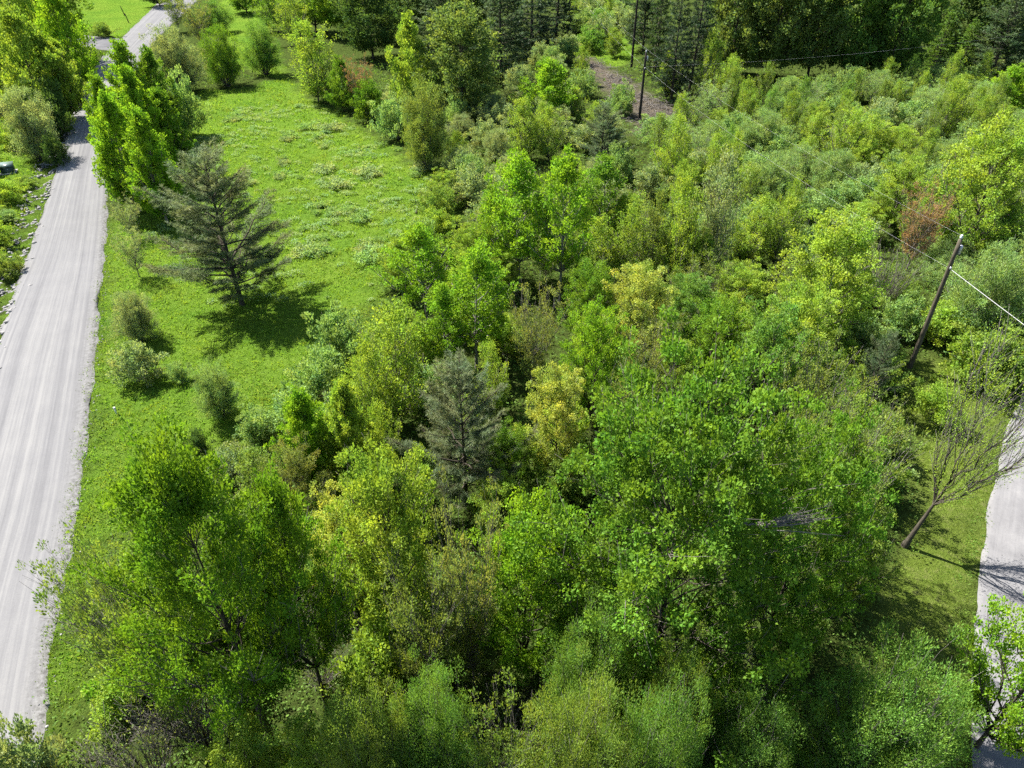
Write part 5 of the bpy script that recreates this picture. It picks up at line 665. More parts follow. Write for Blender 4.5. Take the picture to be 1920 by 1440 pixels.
    ('low', -26.64, 82.02, 0.46, 0.83, (0.1472, 0.1886, 0.0865), (0, 0), 'silvery green low plant about seventeen metres left of the brownish meadow-edge shrub', 'low pale plants dotting the meadow'),
    ('low', -12.33, 56.85, 0.66, 1.50, (0.1306, 0.1978, 0.0681), (0, 0), 'pale green low plant about twelve metres behind and right of the lone meadow pine', 'low pale plants dotting the meadow'),
    ('low', -12.26, 60.94, 0.38, 0.61, (0.1306, 0.1978, 0.0681), (0, 0), 'pale green low plant about fifteen metres behind and right of the lone meadow pine', 'low pale plants dotting the meadow'),
    ('low', -13.13, 58.74, 0.49, 0.92, (0.1472, 0.1886, 0.0865), (0, 0), 'silvery green low plant about twelve metres behind and right of the lone meadow pine', 'low pale plants dotting the meadow'),
    ('low', -23.04, 39.83, 0.40, 0.65, (0.1306, 0.1978, 0.0681), (0, 0), 'pale green low plant about seven metres behind and left of the lone willow bush', 'low pale plants dotting the meadow'),
    ('low', -21.40, 79.83, 0.63, 1.39, (0.1472, 0.1886, 0.0865), (0, 0), 'silvery green low plant about twelve metres left of the brownish meadow-edge shrub', 'low pale plants dotting the meadow'),
    ('low', -18.91, 74.36, 0.64, 1.43, (0.1472, 0.1886, 0.0865), (0, 0), 'silvery green low plant about eleven metres in front and left of the brownish meadow-edge shrub', 'low pale plants dotting the meadow'),
    ('low', -23.48, 77.06, 0.33, 0.47, (0.1306, 0.1978, 0.0681), (0, 0), 'pale green low plant about fourteen metres left of the brownish meadow-edge shrub', 'low pale plants dotting the meadow'),
]

# ------------------------------------------------------------------ materials
def mat(name):
    m = bpy.data.materials.new(name); m.use_nodes = True; nt = m.node_tree; nt.nodes.clear()
    return m, nt
def N(nt, t, **kw):
    n = nt.nodes.new(t)
    for k, v in kw.items(): setattr(n, k, v)
    return n
def ramp(nt, stops):
    r = N(nt, 'ShaderNodeValToRGB'); e = r.color_ramp.elements
    while len(e) < len(stops): e.new(0.5)
    for el, (p, c) in zip(e, stops): el.position = p; el.color = (*c, 1)
    return r
def noise(nt, vec, scale, detail=4, rough=0.6):
    n = N(nt, 'ShaderNodeTexNoise'); n.inputs['Scale'].default_value = scale
    n.inputs['Detail'].default_value = detail; n.inputs['Roughness'].default_value = rough
    if vec is not None: nt.links.new(vec, n.inputs['Vector'])
    return n
def mixc(nt, fac, a, b, mode='MIX'):
    n = N(nt, 'ShaderNodeMix', data_type='RGBA', blend_type=mode)
    for s, v in ((0, fac), (6, a), (7, b)):
        if isinstance(v, (int, float)): n.inputs[s].default_value = v
        elif isinstance(v, tuple): n.inputs[s].default_value = (*v, 1)
        else: nt.links.new(v, n.inputs[s])
    return n.outputs[2]

def leaf_material(name, gloss=0.005, warm=(1.02, 0.95, 0.45)):
    m, nt = mat(name); L = nt.links.new
    oi = N(nt, 'ShaderNodeObjectInfo'); at = N(nt, 'ShaderNodeAttribute', attribute_name='tint')
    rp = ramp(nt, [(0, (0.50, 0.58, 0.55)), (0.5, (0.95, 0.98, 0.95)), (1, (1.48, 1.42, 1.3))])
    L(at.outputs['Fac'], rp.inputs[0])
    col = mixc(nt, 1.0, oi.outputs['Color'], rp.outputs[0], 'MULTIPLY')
    tcn = N(nt, 'ShaderNodeTexCoord'); hv = noise(nt, tcn.outputs['Object'], 0.55, 2, 0.5)     # boughs differ a little in hue
    hr = ramp(nt, [(0.32, (0.82, 0.98, 1.05)), (0.5, (1.0, 1.0, 1.0)), (0.68, (1.22, 1.05, 0.9))]); L(hv.outputs[0], hr.inputs[0])
    col = mixc(nt, 1.0, col, hr.outputs[0], 'MULTIPLY')
    d = N(nt, 'ShaderNodeBsdfDiffuse'); L(col, d.inputs[0])
    tc = mixc(nt, 1.0, col, warm, 'MULTIPLY')
    t = N(nt, 'ShaderNodeBsdfTranslucent'); L(tc, t.inputs[0])
    mx = N(nt, 'ShaderNodeAddShader'); L(d.outputs[0], mx.inputs[0]); L(t.outputs[0], mx.inputs[1])     # reflected light plus light let through
    g = N(nt, 'ShaderNodeBsdfGlossy'); g.inputs['Roughness'].default_value = 0.55
    m2 = N(nt, 'ShaderNodeMixShader'); m2.inputs[0].default_value = gloss; L(mx.outputs[0], m2.inputs[1]); L(g.outputs[0], m2.inputs[2])
    o = N(nt, 'ShaderNodeOutputMaterial'); L(m2.outputs[0], o.inputs[0])
    return m
LEAF = leaf_material('leaf')
NEEDLE = leaf_material('needle', 0.02, (0.85, 0.8, 0.6))

def bark_material(name, c0, c1, scale=3.0):
    m, nt = mat(name); L = nt.links.new
    tc = N(nt, 'ShaderNodeTexCoord'); mp = N(nt, 'ShaderNodeMapping'); mp.inputs['Scale'].default_value = (1, 1, 0.25); L(tc.outputs['Object'], mp.inputs[0])
    n = noise(nt, mp.outputs[0], scale * 3, 5, 0.7); r = ramp(nt, [(0.3, c0), (0.7, c1)]); L(n.outputs[0], r.inputs[0])
    b = N(nt, 'ShaderNodeBsdfDiffuse'); L(r.outputs[0], b.inputs[0])
    bp = N(nt, 'ShaderNodeBump'); bp.inputs['Strength'].default_value = 0.6; bp.inputs['Distance'].default_value = 0.03
    L(n.outputs[0], bp.inputs['Height']); L(bp.outputs[0], b.inputs['Normal'])
    o = N(nt, 'ShaderNodeOutputMaterial'); L(b.outputs[0], o.inputs[0])
    return m
BARK = bark_material('bark_brown', (0.036, 0.031, 0.024), (0.105, 0.094, 0.074))
BARKP = bark_material('bark_pale', (0.11, 0.105, 0.09), (0.28, 0.27, 0.24))
TWIG = bark_material('twig_grey', (0.09, 0.082, 0.07), (0.19, 0.175, 0.155))
POLEM = bark_material('weathered_pole', (0.05, 0.044, 0.032), (0.12, 0.105, 0.078), 2)
POLED = bark_material('tarred_pole', (0.02, 0.018, 0.016), (0.05, 0.045, 0.04), 2)
DRIFT = bark_material('dry_wood', (0.08, 0.072, 0.066), (0.20, 0.185, 0.17), 4)

def plain(name, col, rough=0.6, metal=0.0, var=0.12):
    m, nt = mat(name); L = nt.links.new
    tc = N(nt, 'ShaderNodeTexCoord'); n = noise(nt, tc.outputs['Object'], 5, 4, 0.6)
    r = ramp(nt, [(0.3, tuple(c * (1 - var) for c in col)), (0.7, tuple(c * (1 + var) for c in col))]); L(n.outputs[0], r.inputs[0])
    b = N(nt, 'ShaderNodeBsdfPrincipled'); L(r.outputs[0], b.inputs['Base Color'])
    b.inputs['Roughness'].default_value = rough; b.inputs['Metallic'].default_value = metal
    o = N(nt, 'ShaderNodeOutputMaterial'); L(b.outputs[0], o.inputs[0])
    return m
GREENBOX = plain('dark_green_enamel', (0.018, 0.04, 0.032), 0.35)
GREENLID = plain('pale_green_lid', (0.10, 0.14, 0.13), 0.3)  # paler green than the cabinet body
CONCRETE = plain('concrete', (0.35, 0.34, 0.32), 0.9)
WHITEP = plain('white_plastic', (0.6, 0.6, 0.59), 0.4)
STEEL = plain('galvanised_steel', (0.4, 0.4, 0.42), 0.4, 0.6)
PORC = plain('grey_porcelain', (0.5, 0.52, 0.55), 0.2)
WIREM = plain('aluminium_wire', (0.35, 0.35, 0.35), 0.45, 0.0)

def ground_material():
    m, nt = mat('ground'); L = nt.links.new
    g = N(nt, 'ShaderNodeNewGeometry'); P = g.outputs['Position']
    z = N(nt, 'ShaderNodeVertexColor', layer_name='zone'); s = N(nt, 'ShaderNodeSeparateColor'); L(z.outputs[0], s.inputs[0])
    nb = noise(nt, P, 0.12, 4, 0.6); nf = noise(nt, P, 2.2, 6, 0.75); nx = noise(nt, P, 9.0, 4, 0.75)
    forest = ramp(nt, [(0.28, (0.020, 0.022, 0.010)), (0.45, (0.040, 0.054, 0.014)), (0.60, (0.055, 0.088, 0.018)), (0.8, (0.085, 0.105, 0.035))]); L(nf.outputs[0], forest.inputs[0])
    mead = ramp(nt, [(0.25, (0.050, 0.100, 0.009)), (0.5, (0.094, 0.164, 0.018)), (0.75, (0.13, 0.20, 0.034))]); L(nf.outputs[0], mead.inputs[0])
    mead2 = ramp(nt, [(0.3, (0.70, 0.82, 0.85)), (0.5, (1, 1, 1)), (0.72, (1.2, 1.06, 1.2))]); L(nb.outputs[0], mead2.inputs[0])
    meadow = mixc(nt, 1.0, mead.outputs[0], mead2.outputs[0], 'MULTIPLY')
    lawn = ramp(nt, [(0.25, (0.068, 0.095, 0.016)), (0.5, (0.095, 0.135, 0.022)), (0.75, (0.16, 0.165, 0.06))]); L(nf.outputs[0], lawn.inputs[0])
    slash = ramp(nt, [(0.3, (0.040, 0.034, 0.024)), (0.5, (0.098, 0.082, 0.062)), (0.75, (0.19, 0.17, 0.14))]); L(nx.outputs[0], slash.inputs[0])
    c = mixc(nt, s.outputs[0], forest.outputs[0], meadow)
    c = mixc(nt, s.outputs[1], c, lawn.outputs[0])
    c = mixc(nt, s.outputs[2], c, slash.outputs[0])
    b = N(nt, 'ShaderNodeBsdfDiffuse'); L(c, b.inputs[0])
    bp = N(nt, 'ShaderNodeBump'); bp.inputs['Strength'].default_value = 0.9; bp.inputs['Distance'].default_value = 0.25
    mh = N(nt, 'ShaderNodeMath', operation='ADD'); L(nf.outputs[0], mh.inputs[0]); L(nx.outputs[0], mh.inputs[1])
    L(mh.outputs[0], bp.inputs['Height']); L(bp.outputs[0], b.inputs['Normal'])
    o = N(nt, 'ShaderNodeOutputMaterial'); L(b.outputs[0], o.inputs[0])
    return m

def gravel_material(name, lo, mid, hi, tracks=True):
    m, nt = mat(name); L = nt.links.new
    uv = N(nt, 'ShaderNodeUVMap', uv_map='UVMap'); g = N(nt, 'ShaderNodeNewGeometry'); P = g.outputs['Position']
    mp = N(nt, 'ShaderNodeMapping'); mp.inputs['Scale'].default_value = (1.0, 0.008, 1); L(uv.outputs[0], mp.inputs[0])
    ns = noise(nt, mp.outputs[0], 2.6, 5, 0.62)                      # long streaks left by wheels and grader
    mp2 = N(nt, 'ShaderNodeMapping'); mp2.inputs['Scale'].default_value = (1.0, 0.05, 1); L(uv.outputs[0], mp2.inputs[0])
    ns2 = noise(nt, mp2.outputs[0], 9, 4, 0.65)
    nb = noise(nt, P, 0.35, 4, 0.6); nf = noise(nt, P, 14, 4, 0.8)
    a = N(nt, 'ShaderNodeMath', operation='MULTIPLY_ADD'); L(ns.outputs[0], a.inputs[0]); a.inputs[1].default_value = 0.62 if tracks else 0.2
    b_ = N(nt, 'ShaderNodeMath', operation='MULTIPLY'); L(ns2.outputs[0], b_.inputs[0]); b_.inputs[1].default_value = 0.16; L(b_.outputs[0], a.inputs[2])
    c_ = N(nt, 'ShaderNodeMath', operation='MULTIPLY_ADD'); L(nb.outputs[0], c_.inputs[0]); c_.inputs[1].default_value = 0.15 if tracks else 0.5; L(a.outputs[0], c_.inputs[2])
    d_ = N(nt, 'ShaderNodeMath', operation='MULTIPLY_ADD'); L(nf.outputs[0], d_.inputs[0]); d_.inputs[1].default_value = 0.22; L(c_.outputs[0], d_.inputs[2])
    r = ramp(nt, [(0.40, lo), (0.56, mid), (0.70, hi)]); L(d_.outputs[0], r.inputs[0])
    ed = N(nt, 'ShaderNodeVertexColor', layer_name='edge'); se = N(nt, 'ShaderNodeSeparateColor'); L(ed.outputs[0], se.inputs[0])
    spk = noise(nt, P, 5, 5, 0.8); re = ramp(nt, [(0.35, (0.0800, 0.0784, 0.0704)), (0.5, (0.1760, 0.1720, 0.1664)), (0.65, (0.2720, 0.2680, 0.2640))]); L(spk.outputs[0], re.inputs[0])
    col = mixc(nt, se.outputs[0], r.outputs[0], re.outputs[0])
    b = N(nt, 'ShaderNodeBsdfDiffuse'); L(col, b.inputs[0]); b.inputs['Roughness'].default_value = 0.5
    bp = N(nt, 'ShaderNodeBump'); bp.inputs['Strength'].default_value = 0.5; bp.inputs['Distance'].default_value = 0.04
    L(d_.outputs[0], bp.inputs['Height']); L(bp.outputs[0], b.inputs['Normal'])
    o = N(nt, 'ShaderNodeOutputMaterial'); L(b.outputs[0], o.inputs[0])
    return m
GROUND = ground_material()
GRAVEL = gravel_material('pale_gravel', (0.148, 0.146, 0.150), (0.205, 0.202, 0.203), (0.265, 0.260, 0.253))
GRAVEL2 = gravel_material('driveway_gravel', (0.1120, 0.1104, 0.1160), (0.1720, 0.1696, 0.1736), (0.2240, 0.2192, 0.2192), False)
ROCKM = bark_material('ditch_rock', (0.1120, 0.1080, 0.1080), (0.3360, 0.3280, 0.3200), 1.2)

# ------------------------------------------------------------------ mesh helpers
def link(o, parent=None):
    sc.collection.objects.link(o)
    if parent is not None: o.parent = parent
    return o
def tag(o, label=None, cat=None, group=None, kind=None):
    for k, v in (('label', label), ('category', cat), ('group', group), ('kind', kind)):
        if v: o[k] = v
    return o
def empty(name, loc, rz=0.0):
    e = bpy.data.objects.new(name, None); e.location = loc; e.rotation_euler = (0, 0, rz); e.empty_display_size = 0.3
    return link(e)

class Buf:
    """collects vertices and faces as arrays and links them as one mesh"""
    def __init__(s): s.v = []; s.n = 0; s.q = []; s.t = []; s.qm = []; s.tm = []; s.tint = []
    def add(s, v, q=None, t=None, m=0, tint=0.5):
        v = np.asarray(v, float).reshape(-1, 3)
        s.v.append(v)
        s.tint.append(np.broadcast_to(np.asarray(tint, float), (len(v),)))
        if q is not None and len(q): q = np.asarray(q, int); s.q.append(q + s.n); s.qm.append(np.full(len(q), m))
        if t is not None and len(t): t = np.asarray(t, int); s.t.append(t + s.n); s.tm.append(np.full(len(t), m))
        s.n += len(v)
    def mesh(s, name, mats, smooth=False):
        me = bpy.data.meshes.new(name)
        v = np.concatenate(s.v).astype(np.float32)
        q = np.concatenate(s.q) if s.q else np.zeros((0, 4), int); t = np.concatenate(s.t) if s.t else np.zeros((0, 3), int)
        me.vertices.add(len(v)); me.vertices.foreach_set('co', v.ravel())
        lv = np.concatenate([q.ravel(), t.ravel()]).astype(np.int32)
        me.loops.add(len(lv)); me.loops.foreach_set('vertex_index', lv)
        st = np.concatenate([np.arange(len(q)) * 4, len(q) * 4 + np.arange(len(t)) * 3]).astype(np.int32)
        me.polygons.add(len(st)); me.polygons.foreach_set('loop_start', st)
        mi = np.concatenate([np.concatenate(s.qm) if s.qm else np.zeros(0), np.concatenate(s.tm) if s.tm else np.zeros(0)]).astype(np.int32)
        me.polygons.foreach_set('material_index', mi)
        if smooth: me.polygons.foreach_set('use_smooth', np.ones(len(st), bool))
        a = me.attributes.new('tint', 'FLOAT', 'POINT'); a.data.foreach_set('value', np.concatenate(s.tint).astype(np.float32))
        for m in mats: me.materials.append(m)
        me.update(calc_edges=True)
        return me

def tube(b, pts, radii, sides=5, m=0):
    pts = np.asarray(pts, float); k = len(pts); radii = np.broadcast_to(np.asarray(radii, float), (k,))
    d = np.gradient(pts, axis=0); d /= np.linalg.norm(d, axis=1, keepdims=True) + 1e-9
    ref = np.where(np.abs(d[:, 2:3]) > 0.9, np.array([[1., 0, 0]]), np.array([[0., 0, 1]]))
    u = np.cross(d, ref); u /= np.linalg.norm(u, axis=1, keepdims=True) + 1e-9; w = np.cross(d, u)
    a = np.linspace(0, 2 * np.pi, sides, endpoint=False)
    ring = pts[:, None] + radii[:, None, None] * (np.cos(a)[None, :, None] * u[:, None] + np.sin(a)[None, :, None] * w[:, None])
    i, j = np.meshgrid(np.arange(k - 1), np.arange(sides), indexing='ij'); j2 = (j + 1) % sides
    q = np.stack([i * sides + j, i * sides + j2, (i + 1) * sides + j2, (i + 1) * sides + j], -1).reshape(-1, 4)
    v = np.concatenate([ring.reshape(-1, 3), pts[-1:]])
    e = (k - 1) * sides; t = [(e + x, e + (x + 1) % sides, k * sides) for x in range(sides)]
    b.add(v, q, t, m)

def norm(a): return a / (np.linalg.norm(a, axis=-1, keepdims=True) + 1e-9)
def leaves(b, c, d, n, ln, wd, tint, m=0):
    """kite-shaped leaves, folded a little along the midrib"""
    d = norm(d); s = norm(np.cross(d, n)); n = np.cross(s, d)
    ln = ln[:, None]; wd = wd[:, None]
    mid = c + d * ln * 0.45
    v = np.stack([c, mid + s * wd * 0.5 + n * wd * 0.16, c + d * ln - n * ln * 0.10, mid - s * wd * 0.5 + n * wd * 0.16], 1).reshape(-1, 3)
    k = len(c); q = np.arange(k * 4).reshape(k, 4)
    b.add(v, q, None, m, np.repeat(tint, 4))
def box(b, c, s, m=0, rz=0.0):
    x, y, z = np.array(s) / 2
    v = np.array([[-x, -y, -z], [x, -y, -z], [x, y, -z], [-x, y, -z], [-x, -y, z], [x, -y, z], [x, y, z], [-x, y, z]], float)
    ca, sa = math.cos(rz), math.sin(rz); v = np.stack([v[:, 0] * ca - v[:, 1] * sa, v[:, 0] * sa + v[:, 1] * ca, v[:, 2]], 1)
    b.add(v + np.array(c), [(3, 2, 1, 0), (4, 5, 6, 7), (0, 1, 5, 4), (1, 2, 6, 5), (2, 3, 7, 6), (3, 0, 4, 7)], None, m)

# ------------------------------------------------------------------ trees
def prof(kind, t):
    if kind == 'round': return (0.55 + 0.45 * math.sin(math.pi * 0.5 * t / 0.38)) if t < 0.38 else max(0.15, math.sqrt(max(0, 1 - ((t - 0.38) / 0.63) ** 2.2)))
    if kind == 'dome': return max(0.10, math.sqrt(max(0, 1 - (t * 0.98) ** 2.2))) * (0.72 + 0.28 * min(1, t * 3))
    if kind == 'egg': return (0.6 + 0.4 * math.sin(math.pi * 0.5 * t / 0.3)) if t < 0.3 else max(0.12, (1 - ((t - 0.3) / 0.72) ** 1.7))
    if kind == 'column': return (0.5 + 0.5 * math.sin(math.pi * 0.5 * t / 0.4)) if t < 0.4 else max(0.2, (1 - ((t - 0.4) / 0.64) ** 2.4))
    if kind == 'vase': return 0.35 + 0.65 * min(1, t * 1.25) if t < 0.8 else 1.0 - (t - 0.8) * 2.2
    return 1 - t

def make_tree(seed, h, r, cb, profile, limbs, subs, cls, per, leaf, aspect, clr, up, trunk_r, bark,
              shrub=False, flat=0.6, upright=0.3, twig=True, bare=0.0, lm=None, sphere=0.0, limb_r=0.05, smode=0.55, ragged=0.22):
    R = np.random.default_rng(seed)
    tb, cb_, = Buf(), Buf()
    ph = R.uniform(0, 6.3, 8)
    def trunk_at(z):
        s = z / h
        return np.array([math.sin(s * 2.6 + ph[0]) * 0.03 * h * s - math.sin(ph[0]) * 0.0, math.sin(s * 2.1 + ph[1]) * 0.03 * h * s, z])
    if not shrub:
        top = {'round': 0.62, 'vase': 0.38, 'egg': 0.78}.get(profile, 0.9); zs = np.linspace(-0.15, h * top, 14)
        tube(tb, [trunk_at(z) for z in zs], trunk_r * (1.0 - 0.9 * (zs / (h * top)).clip(0, 1)) * np.where(zs < 0.3, 1.25, 1), 8)
    C, D, S, Tn = [], [], [], []
    ga = 2.39996
    for i in range(limbs):
        t = (i + R.uniform(0, 1)) / limbs
        if sphere: t = t ** (1 - sphere)
        az = i * ga + R.normal(0, 0.25)
        zt = h * (cb + (1 - cb) * t)
        lob = 1 + ragged * (math.sin(3 * az + ph[2] + 4 * t) * 0.6 + math.sin(2 * az + ph[3] - 5 * t) * 0.5)
        Rt = r * prof(profile, t) * lob * R.uniform(0.70, 1.08)
        end = np.array([Rt * math.cos(az), Rt * math.sin(az), zt])
        if shrub:
            st = np.array([math.cos(az) * 0.12 * r * R.uniform(0.2, 1), math.sin(az) * 0.12 * r * R.uniform(0.2, 1), -0.05])
            ctrl = st + (end - st) * 0.5 + np.array([0, 0, 0.18 * np.linalg.norm(end - st)]) * R.uniform(0.2, 1)
        else:
            z0 = min(h * top * 0.97, max(h * cb * 0.72, zt - Rt * math.tan(up) * R.uniform(0.8, 1.2)))
            st = trunk_at(z0); end = end + trunk_at(zt) * np.array([1, 1, 0])
            ctrl = st + (end - st) * 0.5 + np.array([0, 0, -0.08 if up > 0.5 else 0.06]) * np.linalg.norm(end - st)
        q = np.linspace(0, 1, 7)[:, None]
        P_ = (1 - q) ** 2 * st + 2 * q * (1 - q) * ctrl + q ** 2 * end
        P_[1:-1] += R.normal(0, 0.02 * np.linalg.norm(end - st), (5, 3))
        Ln = np.linalg.norm(end - st)
        lr = max(0.012, limb_r * (Ln / r) ** 0.8 * (1.1 - 0.6 * t))
        tube(tb if not shrub else tb, P_, np.linspace(lr, lr * 0.25, 7), 5)
        nb = max(1, int(round(subs * (0.5 + 0.7 * Ln / r))))
        ct = R.random()
        for j in range(nb):
            s = 0.30 + 0.70 * (j + R.uniform(0.2, 1)) / nb
            k = min(5, int(s * 6)); f = s * 6 - k
            p0 = P_[k] * (1 - f) + P_[k + 1] * f
            dl = norm(P_[k + 1] - P_[k])
            rd = R.normal(0, 1, 3); rd -= dl * rd.dot(dl); rd = norm(rd); rd[2] += upright * 0.8
            dd = norm(dl * R.uniform(0.5, 1.1) + rd * R.uniform(0.5, 1.0) + np.array([0, 0, upright]))
            sl = smode * Ln * R.uniform(0.28, 0.62) * (1.15 - 0.5 * s) + 0.1 * r
            p1 = p0 + dd * sl
            if twig: tube(cb_, [p0, p0 + dd * sl * 0.5 + R.normal(0, 0.04 * sl, 3), p1], [lr * 0.38, lr * 0.25, 0.006], 3, 1)
            if R.random() < bare: continue
            for c in range(cls):
                w = 0.35 + 0.65 * (c + R.random()) / cls
                C.append(p0 + dd * sl * w + R.normal(0, clr * 0.25, 3)); D.append(dd)
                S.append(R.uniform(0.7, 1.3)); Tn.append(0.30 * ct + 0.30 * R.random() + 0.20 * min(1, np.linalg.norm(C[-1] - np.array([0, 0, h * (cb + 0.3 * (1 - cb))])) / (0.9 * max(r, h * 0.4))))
    C = np.array(C); D = np.array(D); S = np.array(S); Tn = np.array(Tn)
    k = len(C); cnt = np.maximum(1, (per * S * R.uniform(0.6, 1.4, k))).astype(int)
    idx = np.repeat(np.arange(k), cnt); m = len(idx)
    off = norm(R.normal(0, 1, (m, 3))) * (R.random((m, 1)) ** 0.45) * (clr * S[idx])[:, None]
    off[:, 2] *= flat
    c = C[idx] + off
    out = norm(off + 1e-6)
    d = norm(out * 0.8 + D[idx] * 0.7 + R.normal(0, 0.55, (m, 3)) + np.array([0, 0, upright * 0.8 - 0.15]))
    n = norm(R.normal(0, 0.38, (m, 3)) + np.array([0, 0, 0.6]) + out * 1.0)
    ln = leaf * R.uniform(0.65, 1.35, m)
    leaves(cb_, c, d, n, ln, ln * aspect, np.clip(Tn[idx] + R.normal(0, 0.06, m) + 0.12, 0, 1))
    return [('stems' if shrub else 'trunk', tb.mesh('wood', [bark], True)), ('foliage' if shrub else 'crown', cb_.mesh('leaves', [lm or LEAF, TWIG]))]

def make_pine(seed, h, r, cb, gap, per_whorl, tufts, blades, nl, trunk_r, shape=0.8, droop=0.0, wid=0.02, rag=0.25, tipup=0.25):
    R = np.random.default_rng(seed); tb, nb = Buf(), Buf()
    zs = np.linspace(-0.15, h, 14); ph = R.uniform(0, 6, 2)
    at = lambda z: np.array([math.sin(z / h * 3 + ph[0]) * 0.012 * h, math.sin(z / h * 2.5 + ph[1]) * 0.012 * h, z]) - np.array([math.sin(ph[0]), math.sin(ph[1]), 0]) * 0.012 * h
    tube(tb, [at(z) for z in zs], trunk_r * (1 - 0.95 * (zs / h).clip(0, 1)), 8)
    z = h * cb; w = 0; P0, DD, TT = [], [], []
    while z < h * 0.97:
        t = (z / h - cb) / (1 - cb)
        a0 = R.uniform(0, 6.3)
        for b in range(per_whorl):
            az = a0 + b * 6.283 / per_whorl + R.normal(0, 0.2)
            L = r * ((1 - t) ** shape * (0.55 + 0.45 * min(1, t * 5 + 0.2))) * (1 + R.normal(0, rag)) + 0.12
            L = max(0.2, L)
            if R.random() < 0.08: L *= 0.4
            el = 0.10 + 0.55 * t - droop + R.normal(0, 0.08)
            q = np.linspace(0, 1, 6)
            hd = np.array([math.cos(az), math.sin(az), 0])
            pts = at(z)[None] + hd[None] * (q * L * math.cos(el))[:, None] + np.array([0, 0, 1.])[None] * (L * (math.sin(el) * q + tipup * q ** 2 * 0.5 - 0.06 * q))[:, None]
            pts[1:] += R.normal(0, 0.02 * L, (5, 3))
            tube(tb, pts, np.linspace(max(0.012, 0.018 * L), 0.006, 6), 4)
            nt = max(2, int(tufts * L / r))
            for j in range(nt):
                s = 0.28 + 0.72 * (j + R.random()) / nt
                k = min(4, int(s * 5)); f = s * 5 - k; p = pts[k] * (1 - f) + pts[k + 1] * f
                side = R.choice([-1, 1]); lat = np.array([-hd[1], hd[0], 0]) * side
                sl = 0.30 * L * (1.15 - s) * R.uniform(0.4, 1.2) + 0.1
                dd = norm(hd * 0.7 + lat * R.uniform(0.3, 1.0) + np.array([0, 0, 0.22 + R.normal(0, 0.15)]))
                e = p + dd * sl
                if sl > 0.25: tube(nb, [p, e], [0.012, 0.005], 3, 1)
                m = max(1, int(sl / (nl * 0.7)))
                for g in range(m):
                    P0.append(p + dd * sl * (g + 1) / m); DD.append(dd); TT.append(R.random() * 0.5 + 0.25 * t + 0.12)
        z += gap * R.uniform(0.75, 1.25) * (1.1 - 0.45 * t)
    for g in range(6): P0.append(at(h * (0.93 + 0.012 * g))); DD.append(np.array([0, 0, 1.])); TT.append(0.6)
    P0, DD, TT = np.array(P0), np.array(DD), np.array(TT)
    idx = np.repeat(np.arange(len(P0)), blades); m = len(idx)
    d = norm(DD[idx] * 0.75 + R.normal(0, 0.55, (m, 3)) + np.array([0, 0, 0.25])); ln = nl * R.uniform(0.7, 1.3, m)
    n = norm(R.normal(0, 1, (m, 3)) + np.array([0, 0, 0.8]))
    leaves(nb, P0[idx] + R.normal(0, 0.03, (m, 3)), d, n, ln, np.full(m, wid) * R.uniform(0.7, 1.3, m), np.clip(TT[idx] + R.normal(0, 0.1, m), 0, 1))
    return [('trunk', tb.mesh('wood', [BARK], True)), ('crown', nb.mesh('needles', [NEEDLE, BARK]))]

PROTO = {}
def proto(kind, h, r, parts): PROTO.setdefault(kind, []).append((h, r, parts))
d2 = math.radians
# near, finely leaved
proto('maple', 15, 6.2, make_tree(1, 15, 6.2, 0.12, 'round', 90, 9, 1, 100, 0.142, 0.82, 0.45, d2(35), 0.26, BARK, flat=0.62))
proto('maple', 15, 6.0, make_tree(2, 15, 6.0, 0.12, 'round', 84, 9, 1, 76, 0.148, 0.80, 0.46, d2(35), 0.26, BARK, flat=0.62))
proto('ash', 15, 5.0, make_tree(3, 15, 5.0, 0.36, 'egg', 72, 8, 1, 96, 0.14, 0.60, 0.40, d2(50), 0.24, BARK, upright=0.55, flat=0.9))
proto('ash', 13, 4.0, make_tree(4, 13, 4.0, 0.34, 'egg', 60, 7, 1, 74, 0.145, 0.60, 0.38, d2(50), 0.20, BARK, upright=0.55, flat=0.9))
for s in (11, 12, 13): proto('midmaple', 9, 3.0, make_tree(s, 9, 3.0, 0.14, 'round', 52, 6, 1, 72, 0.115, 0.8, 0.36, d2(45), 0.13, BARK, flat=0.75, upright=0.45))
for s in (21, 22, 23): proto('poplar', 12, 2.8, make_tree(s, 12, 2.8, 0.10, 'egg', 76, 6, 1, 44, 0.18, 0.85, 0.34, d2(60), 0.15, BARKP, flat=1.1, upright=0.8))
for s in (31, 32, 33): proto('aspen', 10, 2.4, make_tree(s, 10, 2.4, 0.32, 'egg', 46, 5, 1, 44, 0.135, 0.85, 0.33, d2(48), 0.12, BARKP, flat=0.9, upright=0.5))
for s in (41, 42, 43, 44): proto('birch', 9, 1.7, make_tree(s, 9, 1.7, 0.08, 'column', 54, 4, 1, 28, 0.14, 0.62, 0.26, d2(70), 0.06, TWIG, flat=1.7, upright=1.1, smode=0.7, ragged=0.6, limb_r=0.025))
for s in (51, 52): proto('willow', 7, 3.4, make_tree(s, 7, 3.4, 0.10, 'dome', 84, 4, 1, 66, 0.165, 0.40, 0.46, d2(40), 0.1, TWIG, shrub=True, flat=1.0, upright=0.75, limb_r=0.03, ragged=0.3))
for s in (56,): proto('finewillow', 7, 3.4, make_tree(s, 7, 3.4, 0.10, 'dome', 88, 4, 1, 150, 0.105, 0.36, 0.48, d2(40), 0.1, TWIG, shrub=True, flat=1.0, upright=0.75, limb_r=0.03, ragged=0.3))
for s in (61, 62, 63, 64): proto('pale', 3.0, 2.1, make_tree(s, 3.0, 2.1, 0.10, 'dome', 38, 3, 1, 56, 0.155, 0.62, 0.34, d2(40), 0.1, TWIG, shrub=True, flat=0.8, upright=0.5, limb_r=0.016, ragged=0.5))
